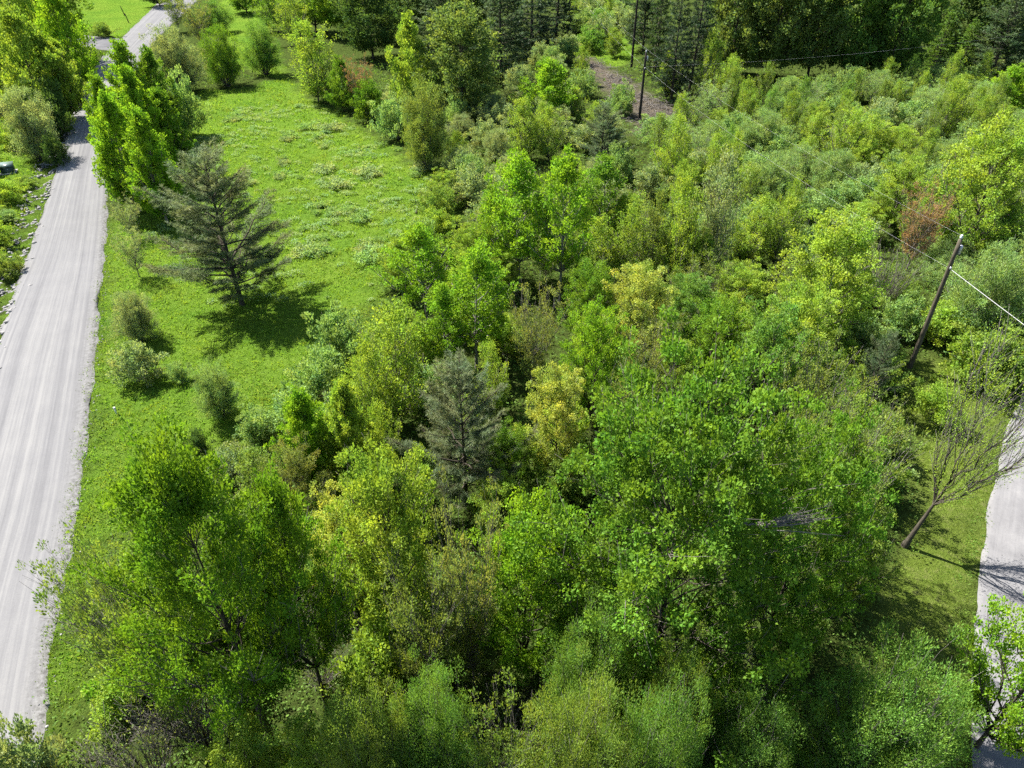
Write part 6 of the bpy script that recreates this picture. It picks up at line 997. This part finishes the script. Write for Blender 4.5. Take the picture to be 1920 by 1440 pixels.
for s in (71, 72, 73): proto('sparse', 8, 2.8, make_tree(s, 8, 2.8, 0.2, 'vase', 46, 6, 1, 26, 0.12, 0.6, 0.26, d2(55), 0.09, TWIG, flat=0.9, upright=0.7, smode=0.62, bare=0.10, limb_r=0.032))
proto('bare', 12.4, 3.4, make_tree(75, 12.4, 3.4, 0.34, 'vase', 17, 12, 1, 36, 0.08, 0.55, 0.6, d2(68), 0.19, BARK, flat=0.9, upright=0.7, smode=0.75, bare=0.3, limb_r=0.045, ragged=0.1))
proto('twiggy', 2.6, 1.8, make_tree(77, 2.6, 1.8, 0.3, 'vase', 40, 7, 1, 3, 0.09, 0.6, 0.2, d2(50), 0.1, BARK, shrub=True, upright=0.6, smode=0.7, bare=0.6, limb_r=0.03))
for s in (81, 82, 83, 84): proto('dark', 16, 5.0, make_tree(s, 16, 5.0, 0.12, 'round', 70, 6, 1, 34, 0.30, 0.78, 0.68, d2(45), 0.22, BARK, flat=0.7, upright=0.4, twig=False))
for s in (91, 92, 93): proto('midsize', 8, 2.8, make_tree(s, 8, 2.8, 0.10, 'egg', 50, 5, 1, 38, 0.19, 0.75, 0.38, d2(50), 0.1, BARK, flat=0.8, upright=0.5, twig=False))
proto('pine', 12, 3.6, make_pine(101, 12, 3.9, 0.10, 0.70, 6, 44, 13, 0.23, 0.17, shape=0.62, wid=0.024, rag=0.34, tipup=0.3, droop=-0.22))
proto('pine', 12, 3.6, make_pine(102, 12, 3.6, 0.10, 0.72, 6, 42, 13, 0.23, 0.17, shape=0.66, wid=0.024, rag=0.42, tipup=0.3, droop=-0.2))
for s in (103, 104): proto('farpine', 16, 4.0, make_pine(s, 16, 4.0, 0.08, 0.72, 7, 16, 10, 0.36, 0.22, shape=0.7, wid=0.08, rag=0.35))
for s in (105, 106): proto('conifer', 14, 2.6, make_pine(s, 14, 2.6, 0.04, 0.6, 7, 12, 8, 0.30, 0.18, shape=0.8, droop=0.15, wid=0.08, tipup=0.05))
for s in (111, 112): proto('low', 0.55, 0.9, make_tree(s, 0.55, 0.9, 0.1, 'dome', 22, 4, 2, 6, 0.13, 0.5, 0.14, d2(40), 0.1, TWIG, shrub=True, twig=False, flat=0.7, upright=0.5, limb_r=0.01, ragged=0.5))

# ------------------------------------------------------------------ ground height and zones
def seg_dist(x, y, poly, closed=False):
    p = np.asarray(poly, float); a = p[:-1]; b = p[1:]
    if closed: a = p; b = np.roll(p, -1, 0)
    best = np.full(np.shape(x), 1e9)
    for (ax, ay), (bx, by) in zip(a, b):
        dx, dy = bx - ax, by - ay; t = np.clip(((x - ax) * dx + (y - ay) * dy) / (dx * dx + dy * dy + 1e-9), 0, 1)
        best = np.minimum(best, np.hypot(x - ax - t * dx, y - ay - t * dy))
    return best
def inside(x, y, poly):
    p = np.asarray(poly, float); r = np.zeros(np.shape(x), bool)
    for (ax, ay), (bx, by) in zip(p, np.roll(p, -1, 0)):
        c = ((ay > y) != (by > y)) & (x < (bx - ax) * (y - ay) / (by - ay + 1e-12) + ax); r ^= c
    return r
def soft(x, y, poly, w=1.0):
    d = seg_dist(x, y, poly, True) * np.where(inside(x, y, poly), 1, -1)
    d = d + 0.7 * np.sin(x * 0.9 + 1.3 * np.sin(y * 0.7)) * np.sin(y * 1.1 + x * 0.3) + 0.4 * np.sin(x * 2.3 + y * 1.9)
    t = np.clip(d / (2 * w) + 0.5, 0, 1); return t * t * (3 - 2 * t)
ROADC = 0.5 * (np.array(ROAD_L) + np.array(ROAD_R)); DRIVEC = 0.5 * (np.array(DRIVE_L) + np.array(DRIVE_R))
def hgt(x, y):
    x = np.asarray(x, float); y = np.asarray(y, float)
    dr = np.minimum(seg_dist(x, y, ROADC) - 3.6, seg_dist(x, y, DRIVEC) - 2.6); dr = np.minimum(dr, seg_dist(x, y, SIDE) - 3.0)
    k = np.clip(dr / 5, 0, 1)
    und = 0.16 * np.sin(x * 0.23 + 0.5) * np.sin(y * 0.19 + 1) + 0.08 * np.sin(x * 0.61 + y * 0.37) + 0.05 * np.sin(x * 1.3 - y * 0.9)
    dd = seg_dist(x, y, DITCH); z = k * und - 0.55 * np.exp(-(dd / 0.75) ** 2)
    return z
def zgrid():
    xs = np.concatenate([-np.geomspace(1800, 135, 16), np.arange(-130, 135, 1.4), np.geomspace(138, 1800, 16)])
    ys = np.concatenate([-np.geomspace(1500, 6, 14), np.arange(0, 212, 1.3), np.geomspace(214, 2600, 20)])
    X, Y = np.meshgrid(xs, ys); Z = hgt(X, Y)
    nx, ny = len(xs), len(ys)
    i, j = np.meshgrid(np.arange(ny - 1), np.arange(nx - 1), indexing='ij')
    q = np.stack([i * nx + j, i * nx + j + 1, (i + 1) * nx + j + 1, (i + 1) * nx + j], -1).reshape(-1, 4)
    b = Buf(); b.add(np.stack([X, Y, Z], -1).reshape(-1, 3), q); me = b.mesh('ground', [GROUND], True)
    x, y = X.ravel(), Y.ravel()
    col = np.zeros((len(x), 4), np.float32); col[:, 3] = 1
    near = (np.abs(x) < 140) & (y > -2) & (y < 215)
    xm, ym = x[near], y[near]
    mz = np.zeros(len(xm))
    for p in MEADOWS: mz = np.maximum(mz, soft(xm, ym, p))
    col[near, 0] = mz
    lz = np.zeros(len(xm))
    for p in LAWNS: lz = np.maximum(lz, soft(xm, ym, p, 0.7))
    col[near, 1] = lz
    col[near, 2] = soft(xm, ym, SLASH, 1.2)
    a = me.attributes.new('zone', 'FLOAT_COLOR', 'POINT'); a.data.foreach_set('color', col.ravel())
    o = link(bpy.data.objects.new('ground', me)); tag(o, kind='structure'); return o
zgrid()

def resample(p, step):
    p = np.asarray(p, float); s = np.concatenate([[0], np.cumsum(np.hypot(*np.diff(p, axis=0).T))])
    n = max(2, int(s[-1] / step)); q = np.linspace(0, s[-1], n)
    for _ in range(1): o = np.stack([np.interp(q, s, p[:, 0]), np.interp(q, s, p[:, 1])], 1)
    k = np.ones(9) / 9; pad = np.pad(o, ((4, 4), (0, 0)), 'reflect', reflect_type='odd')
    return np.stack([np.convolve(pad[:, i], k, 'valid') for i in (0, 1)], 1)
def strip(name, L_, R_, m, zoff, crown, edge=0.25, cols=13, berm=1.0):
    a = resample(L_, 0.5); n = len(a); c = resample(R_, 0.5)
    c = np.stack([np.interp(np.linspace(0, 1, n), np.linspace(0, 1, len(c)), c[:, i]) for i in (0, 1)], 1)
    R = np.random.default_rng(5)
    def wob(): return np.convolve(R.normal(0, 1, n + 12), np.ones(5) / 5, 'same')[6:6 + n] * edge
    dv = norm(c - a)
    u = np.linspace(0, 1, cols); u = 0.5 - 0.5 * np.cos(u * np.pi) * (0.35 + 0.65 * np.abs(np.cos(u * np.pi)) ** 0.0)
    V = a[:, None] * (1 - u)[None, :, None] + c[:, None] * u[None, :, None]
    for k_, f_ in ((0, 1.0), (1, 0.5), (2, 0.12)): V[:, k_] += dv * (wob() * f_)[:, None]; V[:, -1 - k_] += dv * (wob() * f_)[:, None]
    z = hgt(V[..., 0], V[..., 1]) + zoff + crown * (1 - (2 * u - 1) ** 2)[None]
    z[:, 0] -= 0.03; z[:, -1] -= 0.03
    z[:, 1] += 0.03 * berm * R.random(n); z[:, -2] += 0.05 * berm * R.random(n)
    b = Buf(); i, j = np.meshgrid(np.arange(n - 1), np.arange(cols - 1), indexing='ij')
    q = np.stack([i * cols + j, i * cols + j + 1, (i + 1) * cols + j + 1, (i + 1) * cols + j], -1).reshape(-1, 4)
    b.add(np.concatenate([V, z[..., None]], -1).reshape(-1, 3), q); me = b.mesh(name, [m], True)
    uvl = me.uv_layers.new(name='UVMap'); w = np.linalg.norm(c - a, axis=1).mean()
    uu = np.stack([np.broadcast_to(u * w, (n, cols)), np.broadcast_to((np.arange(n) * 0.5)[:, None], (n, cols))], -1).reshape(-1, 2)
    uvl.data.foreach_set('uv', uu[q.ravel()].astype(np.float32).ravel())
    ec = np.zeros((n, cols, 4), np.float32); ec[..., 3] = 1; ec[:, :2, 0] = 0.7 * berm; ec[:, -2:, 0] = berm; ec[:, -3, 0] = 0.45 * berm
    at = me.attributes.new('edge', 'FLOAT_COLOR', 'POINT'); at.data.foreach_set('color', ec.ravel())
    o = link(bpy.data.objects.new(name, me)); tag(o, kind='structure'); return o
strip('gravel_road', ROAD_L, ROAD_R, GRAVEL, 0.03, 0.10)
strip('gravel_driveway', DRIVE_L, DRIVE_R, GRAVEL2, 0.012, 0.03, 0.22, berm=0.25)
strip('side_track', SIDE_L, SIDE_R, GRAVEL2, 0.022, 0.03, 0.35, berm=0.4)

# ------------------------------------------------------------------ things that grow
NAMES = dict(maple='maple_tree', midmaple='maple_tree', ash='ash_tree', poplar='poplar_tree', aspen='aspen_tree', birch='birch_tree', willow='willow_shrub', finewillow='willow_shrub',
             pale='leafy_shrub', sparse='sparse_tree', bare='bare_tree', twiggy='twiggy_shrub', dark='broadleaf_tree', midsize='broadleaf_tree', pine='pine_tree',
             farpine='pine_tree', conifer='conifer_tree', low='meadow_plant')
CATS = dict(willow='shrub', finewillow='shrub', pale='shrub', twiggy='shrub', low='plant')
RP = np.random.default_rng(77)
count = {}
for kind, x, y, h, r, col, lean, label, group in PLANTS:
    lst = PROTO[kind]; k = count.get(kind, 0); count[kind] = k + 1
    ph, pr, parts = lst[k % len(lst)]
    e = empty(NAMES[kind], (x, y, float(hgt(x, y))), float(RP.uniform(0, 6.28)))
    e.scale = (r / pr, r / pr, h / ph)
    if lean != (0, 0):
        e.rotation_mode = 'QUATERNION'
        q = Vector((0, 0, 1)).rotation_difference(Vector((lean[0], lean[1], 1)).normalized())
        from mathutils import Quaternion
        e.rotation_quaternion = q @ Quaternion((0, 0, 1), float(RP.uniform(0, 6.28)))
    tag(e, label, CATS.get(kind, 'tree'), group)
    for nm, me in parts:
        o = link(bpy.data.objects.new(nm, me), e)
        v = RP.uniform(0.9, 1.1); o.color = (col[0] * v, col[1] * v, col[2] * v, 1)

# ------------------------------------------------------------------ ground cover nobody could count
RG = np.random.default_rng(9)
def view_points(n, ymin, ymax, power):
    """random ground points, spread more thinly with distance, within a wide fan ahead"""
    u = RG.random(n); y = ymin * (ymax / ymin) ** (u ** power)
    x = RG.uniform(-1.02, 1.02, n) * (0.80 * y + 14); return x, y
def zone(x, y):
    mz = np.zeros(len(x)); lz = np.zeros(len(x))
    for p in MEADOWS: mz = np.maximum(mz, soft(x, y, p))
    for p in LAWNS: lz = np.maximum(lz, soft(x, y, p, 0.7))
    rd = np.minimum(seg_dist(x, y, ROADC) - ROADW / 2, seg_dist(x, y, DRIVEC) - 2.3); rd = np.minimum(rd, seg_dist(x, y, SIDE) - 2.4)
    return mz, lz, rd, seg_dist(x, y, DITCH), soft(x, y, SLASH, 1.0)
def cover(name, label, cat, x, y, col, hmin, hmax, per, wid, spread, tilt=0.5, mat_=LEAF):
    m = len(x) * per; idx = np.repeat(np.arange(len(x)), per); sc_ = (0.75 + y / 90)[idx]
    px = x[idx] + RG.normal(0, spread, m) * sc_; py = y[idx] + RG.normal(0, spread, m) * sc_
    d = norm(np.stack([RG.normal(0, tilt, m), RG.normal(0, tilt, m), np.full(m, 0.9)], 1))
    ln = RG.uniform(hmin, hmax, m) * sc_; n = norm(RG.normal(0, 1, (m, 3)))
    b = Buf(); tn = np.clip(0.30 + 0.4 * RG.random(len(x))[idx] + RG.normal(0, 0.14, m), 0, 1)
    leaves(b, np.stack([px, py, hgt(px, py) - 0.02], 1), d, n, ln, wid * sc_ * RG.uniform(0.7, 1.3, m), tn)
    o = link(bpy.data.objects.new(name, b.mesh(name, [mat_]))); o.color = (*col, 1); tag(o, label, cat, kind='stuff'); return o
x, y = view_points(126000, 11, 150, 0.8); mz, lz, rd, dt, sl = zone(x, y)
k = (mz > 0.35 + 0.3 * RG.random(len(x))) & (rd > 0.05) & (dt > 0.9)
cover('grass', 'bright green rough grass of the meadow and road verge', 'grass', x[k], y[k], (0.097, 0.166, 0.019), 0.08, 0.26, 3, 0.05, 0.09, 0.8)
k = (np.maximum(mz, lz) > 0.2) & (rd > -0.45) & (rd < 0.5) & (RG.random(len(x)) < 0.9 + rd)
cover('edge_grass', 'ragged grass creeping over the gravel road edge', 'grass', x[k], y[k], (0.0880, 0.1360, 0.0240), 0.06, 0.22, 4, 0.04, 0.12, 0.9)
kk = (mz > 0.3) & (rd > 0.7) & (((rd < 5.5) & (RG.random(len(x)) < 0.35 + 0.3 * np.sin(y * 0.5 + x * 0.9))) | (np.sin(x * 0.31 + 2 * np.sin(y * 0.17)) * np.sin(y * 0.27 + x * 0.1) + 0.3 * np.sin(x * 1.1) * np.sin(y * 0.9) > 0.30 + 0.5 * RG.random(len(x))))
cover('tall_grass', 'longer yellowish grass in patches across the meadow', 'grass', x[kk], y[kk], (0.115, 0.155, 0.035), 0.15, 0.40, 2, 0.03, 0.12, 0.6)
k = (lz > 0.6) & (rd > 0.0)
cover('lawn_grass', 'short yellow-green grass beside the driveway', 'grass', x[k], y[k], (0.095, 0.135, 0.022), 0.04, 0.10, 3, 0.03, 0.08)
# pale low weeds in drifts across the meadow
x = RG.uniform(-40, 0, 9000); y = RG.uniform(44, 108, 9000); mz, lz, rd, dt, sl = zone(x, y)
dr = np.sin(x * 0.34 + 1.7 * np.sin(y * 0.23)) * np.sin(y * 0.30 + 1.2 * np.sin(x * 0.21))
k = np.nonzero((mz > 0.95) & (rd > 4) & (RG.random(9000) < np.clip(0.10 + 0.22 * dr, 0.02, 1) * np.clip((y - 46) / 14, 0.05, 1)))[0]
x, y = x[k], y[k]; rr = RG.uniform(0.16, 0.62, len(x)) ** 1.2; cnt = (70 * rr ** 1.4 + 6).astype(int) * 2; idx = np.repeat(np.arange(len(x)), cnt); m = len(idx)
a_ = RG.uniform(0, 6.28, m); q_ = np.sqrt(RG.random(m)); px = x[idx] + np.cos(a_) * q_ * rr[idx] * 1.35; py = y[idx] + np.sin(a_) * q_ * rr[idx]
b = Buf(); leaves(b, np.stack([px, py, hgt(px, py) + 0.06 + rr[idx] * 0.75 * np.sqrt(1 - q_ ** 2) * RG.uniform(0.5, 1, m)], 1), RG.normal(0, 1, (m, 3)) + np.array([0, 0, 0.4]), norm(RG.normal(0, 0.4, (m, 3)) + np.array([0, 0, 1])),
                  RG.uniform(0.12, 0.22, m), RG.uniform(0.06, 0.11, m), np.clip(0.5 + RG.normal(0, 0.12, m), 0, 1))
o = link(bpy.data.objects.new('meadow_weeds', b.mesh('meadow_weeds', [LEAF]))); o.color = (0.135, 0.19, 0.085, 1); tag(o, 'pale low weeds in small mounds across the meadow grass', 'weeds', kind='stuff')
print('weed mounds', len(x))
# leafy weeds on the forest floor, in clumps
x, y = view_points(18000, 11, 130, 0.75); mz, lz, rd, dt, sl = zone(x, y)
k = (mz < 0.5) & (lz < 0.4) & (rd > 0.5) & (dt > 0.8) & (sl < 0.4)
x, y = x[k], y[k]; per = 8; idx = np.repeat(np.arange(len(x)), per); m = len(idx); s_ = (0.7 + y / 80)[idx]
hh = RG.uniform(0.15, 0.9, len(x))[idx] * (0.3 + 0.7 * RG.random(m)); px = x[idx] + RG.normal(0, 0.25, m) * s_; py = y[idx] + RG.normal(0, 0.25, m) * s_
b = Buf(); leaves(b, np.stack([px, py, hgt(px, py) + hh * s_ * 0.8], 1), RG.normal(0, 1, (m, 3)) + np.array([0, 0, 0.2]), norm(RG.normal(0, 0.5, (m, 3)) + np.array([0, 0, 1])),
                  RG.uniform(0.10, 0.22, m) * s_, RG.uniform(0.06, 0.13, m) * s_, np.clip(0.5 * RG.random(len(x))[idx] + 0.3 + RG.normal(0, 0.1, m), 0, 1))
o = link(bpy.data.objects.new('undergrowth', b.mesh('undergrowth', [LEAF]))); o.color = (0.06, 0.105, 0.02, 1); tag(o, 'leafy green weeds covering the woodland floor', 'undergrowth', kind='stuff')

# ------------------------------------------------------------------ stones in the ditch, loose brush
def rocks(name, label, x, y, smin, smax):
    ico = np.array([[0, 0, 1], [.89, 0, .45], [.28, .85, .45], [-.72, .53, .45], [-.72, -.53, .45], [.28, -.85, .45], [.72, .53, -.45], [-.28, .85, -.45], [-.89, 0, -.45], [-.28, -.85, -.45], [.72, -.53, -.45], [0, 0, -1]])
    f = np.array([(0, 1, 2), (0, 2, 3), (0, 3, 4), (0, 4, 5), (0, 5, 1), (1, 6, 2), (2, 7, 3), (3, 8, 4), (4, 9, 5), (5, 10, 1), (6, 7, 2), (7, 8, 3), (8, 9, 4), (9, 10, 5), (10, 6, 1), (11, 7, 6), (11, 8, 7), (11, 9, 8), (11, 10, 9), (11, 6, 10)])
    n = len(x); s = RG.uniform(smin, smax, n) ** 1.0
    v = ico[None] * RG.uniform(0.65, 1.25, (n, 12, 1)) * s[:, None, None] * RG.uniform(0.6, 1.3, (n, 1, 3)) * np.array([1, 1, 0.7])
    v = v + np.stack([x, y, hgt(x, y) + s * 0.15], 1)[:, None]
    b = Buf(); b.add(v.reshape(-1, 3), None, (f[None] + 12 * np.arange(n)[:, None, None]).reshape(-1, 3))
    o = link(bpy.data.objects.new(name, b.mesh(name, [ROCKM]))); tag(o, label, 'stones', kind='stuff')
dp = resample(DITCH, 0.25); k = RG.integers(0, len(dp), 1500)
rocks('ditch_stones', 'pale broken stones lining the ditch beside the gravel road', dp[k, 0] + RG.normal(0, 0.55, 1500), dp[k, 1] + RG.normal(0, 0.55, 1500), 0.06, 0.24)
ep = np.concatenate([resample(ROAD_R, 0.2), resample(ROAD_L, 0.2)]); k = RG.integers(0, len(ep), 2600)
rocks('loose_gravel', 'loose stones scattered along the gravel road edges', ep[k, 0] + RG.normal(0, 0.28, 2600), ep[k, 1] + RG.normal(0, 0.2, 2600), 0.02, 0.07)
b = Buf()
for i in range(700):
    p = SLASH_PTS[RG.integers(0, len(SLASH_PTS))]; x0, y0 = p[0] + RG.normal(0, 1.2), p[1] + RG.normal(0, 1.6)
    a = RG.uniform(0, 6.28); L = RG.uniform(0.3, 2.0); dz = RG.uniform(0, 0.35)
    pt = np.array([[x0, y0, 0.05], [x0 + L / 2 * math.cos(a), y0 + L / 2 * math.sin(a), 0.1 + dz], [x0 + L * math.cos(a + 0.2), y0 + L * math.sin(a + 0.2), 0.05 + dz * 1.3]])
    pt[:, 2] += hgt(pt[:, 0], pt[:, 1]); tube(b, pt, [0.04, 0.035, 0.012], 4)
o = link(bpy.data.objects.new('brush_debris', b.mesh('brush_debris', [DRIFT]))); tag(o, 'grey cut branches and chips covering the cleared strip', 'brush', kind='stuff')

for nm, label, pts, rad in LOGS:
    b = Buf(); p = np.array(pts, float); p[:, 2] += hgt(p[:, 0], p[:, 1]); tube(b, p, np.linspace(rad, rad * 0.4, len(p)), 6)
    for i in range(5):
        q = p[1 + i % (len(p) - 1)]; dv = RG.normal(0, 1, 3); dv[2] = abs(dv[2]) * 0.4
        tube(b, [q - dv * 0.02, q + norm(dv) * 0.5, q + norm(dv) * 0.95 + np.array([0, 0, 0.1])], [rad * 0.45, rad * 0.3, 0.008], 4)
    o = link(bpy.data.objects.new(nm, b.mesh(nm, [BARK if 'dark' in label else DRIFT], True))); tag(o, label, 'branch')

# a broken dead limb lodged in a crown
for (x0, y0, z0), dirx, label in DEAD:
    b = Buf(); R = np.random.default_rng(8)
    for i in range(16):
        a = R.normal(0.12, 0.16); L = R.uniform(1.6, 3.4); e_ = R.normal(0.10, 0.10)
        d = np.array([math.cos(a) * dirx, math.sin(a) * 0.6, e_]); p0 = np.array([R.normal(0, 0.1), R.normal(0, 0.1), R.normal(0, 0.06)])
        p1 = p0 + d * L * 0.5 + R.normal(0, 0.06, 3); p2 = p0 + d * L + R.normal(0, 0.12, 3)
        tube(b, [p0, p1, p2], [0.035, 0.02, 0.006], 4)
        for j in range(4):
            q = p0 + (p2 - p0) * R.uniform(0.35, 0.95); dd = norm(d + R.normal(0, 0.45, 3)); tube(b, [q, q + dd * R.uniform(0.3, 0.9)], [0.01, 0.004], 3)
    tube(b, [np.array([-1.2 * dirx, 0.5, -0.3]), np.zeros(3), np.array([0.5 * dirx, 0, 0.05])], [0.07, 0.06, 0.03], 6)
    o = link(bpy.data.objects.new('dead_branch', b.mesh('dead_branch', [DRIFT], True))); o.location = (x0, y0, z0); o.scale = (0.72, 0.72, 0.72); tag(o, label, 'branch')

# ------------------------------------------------------------------ poles and wires
POLE_TOP = []
for x, y, h, r0, dark, hw, label in POLES:
    z = float(hgt(x, y)); e = empty('utility_pole' if hw else 'dead_tree', (x, y, z)); tag(e, label, 'pole' if hw else 'dead tree')
    b = Buf(); zs = np.linspace(-0.3, h, 9); tube(b, np.stack([np.zeros(9), np.zeros(9), zs], 1), np.linspace(r0, r0 * 0.66, 9), 12)
    link(bpy.data.objects.new('shaft' if hw else 'trunk', b.mesh('shaft', [POLED if dark else POLEM], True)), e)
    POLE_TOP.append((x, y, z + h))
    if hw:
        b = Buf(); tube(b, [(0, 0, h - 0.05), (0, 0, h + 0.12)], [0.025, 0.025], 8)
        pin = link(bpy.data.objects.new('pin', b.mesh('pin', [STEEL], True)), e)
        b = Buf(); tube(b, [(0, 0, h + 0.10), (0, 0, h + 0.16), (0, 0, h + 0.2), (0, 0, h + 0.26), (0, 0, h + 0.30)], [0.09, 0.10, 0.06, 0.08, 0.04], 10)
        link(bpy.data.objects.new('insulator', b.mesh('insulator', [PORC], True)), pin)
        b = Buf(); tube(b, [(0.24, 0.05, h - 1.0), (0.24, 0.05, h - 0.92), (0.24, 0.05, h - 0.5), (0.24, 0.05, h - 0.42)], [0.10, 0.13, 0.13, 0.08], 10); box(b, (0.13, 0.03, h - 0.7), (0.2, 0.06, 0.08))
        link(bpy.data.objects.new('arrester', b.mesh('arrester', [STEEL], True)), e)
        b = Buf(); box(b, (0.0, -r0 * 0.8, h - 1.9), (0.10, 0.14, 0.22))
        link(bpy.data.objects.new('bracket', b.mesh('bracket', [STEEL])), e)
for a, c, sag, rad, label in WIRES:
    a, c = np.array(a), np.array(c); q = np.linspace(0, 1, 41)[:, None]; p = a + (c - a) * q; p[:, 2] -= sag * 4 * (q * (1 - q))[:, 0]
    b = Buf(); tube(b, p, np.full(41, rad), 6); o = link(bpy.data.objects.new('power_line', b.mesh('power_line', [WIREM], True))); tag(o, label, 'wire', 'power lines strung between the poles')

# ------------------------------------------------------------------ small man-made things
x, y = CABINET; z = float(hgt(x, y)); e = empty('utility_cabinet', (x, y, z), 0.35); tag(e, 'dark green utility cabinet with pale lid in the roadside weeds', 'cabinet')
def partmesh(name, m, fn, smooth=False):
    b = Buf(); fn(b); return link(bpy.data.objects.new(name, b.mesh(name, [m], smooth)), e)
partmesh('pad', CONCRETE, lambda b: box(b, (0, 0, 0.04), (1.6, 1.4, 0.14)))
def body(b):
    v = np.array([[-.62, -.5, .11], [.62, -.5, .11], [.62, .5, .11], [-.62, .5, .11], [-.62, -.5, .82], [.62, -.5, .82], [.62, .5, 1.0], [-.62, .5, 1.0]])
    b.add(v, [(0, 1, 5, 4), (1, 2, 6, 5), (2, 3, 7, 6), (3, 0, 4, 7), (4, 5, 6, 7)])
cab = partmesh('body', GREENBOX, body)
def lid(b):
    v = np.array([[-.68, -.57, .80], [.68, -.57, .80], [.68, .55, 1.005], [-.68, .55, 1.005]]); w = v + np.array([0, -0.012, 0.06])
    b.add(np.concatenate([v, w]), [(3, 2, 1, 0), (4, 5, 6, 7), (0, 1, 5, 4), (1, 2, 6, 5), (2, 3, 7, 6), (3, 0, 4, 7)])
partmesh('lid', GREENLID, lid)
partmesh('handle', STEEL, lambda b: box(b, (0.1, -0.515, 0.5), (0.05, 0.03, 0.16))).parent = cab
x, y = MARKER; e = empty('marker_pipe', (x, y, float(hgt(x, y)))); tag(e, 'short white capped pipe standing in the grass verge', 'marker')
partmesh('pipe', WHITEP, lambda b: tube(b, [(0, 0, -0.1), (0, 0, 0.2), (0, 0, 0.45)], [0.055, 0.055, 0.055], 10), True)
partmesh('cap', WHITEP, lambda b: tube(b, [(0, 0, 0.43), (0, 0, 0.5), (0, 0, 0.53)], [0.075, 0.075, 0.04], 10), True)
for x, y, lx, label in FENCE_POSTS:
    b = Buf(); tube(b, [(0, 0, -0.3), (lx * 0.5, 0.05, 0.9), (lx, 0.1, 1.9)], [0.11, 0.10, 0.09], 8)
    o = link(bpy.data.objects.new('fence_post', b.mesh('fence_post', [POLED], True))); o.location = (x, y, float(hgt(x, y))); tag(o, label, 'post', 'fence posts by the pasture')
print('triangles', sum(len(m.loops) - 2 * len(m.polygons) for m in bpy.data.meshes), 'objects', len(bpy.data.objects), count)
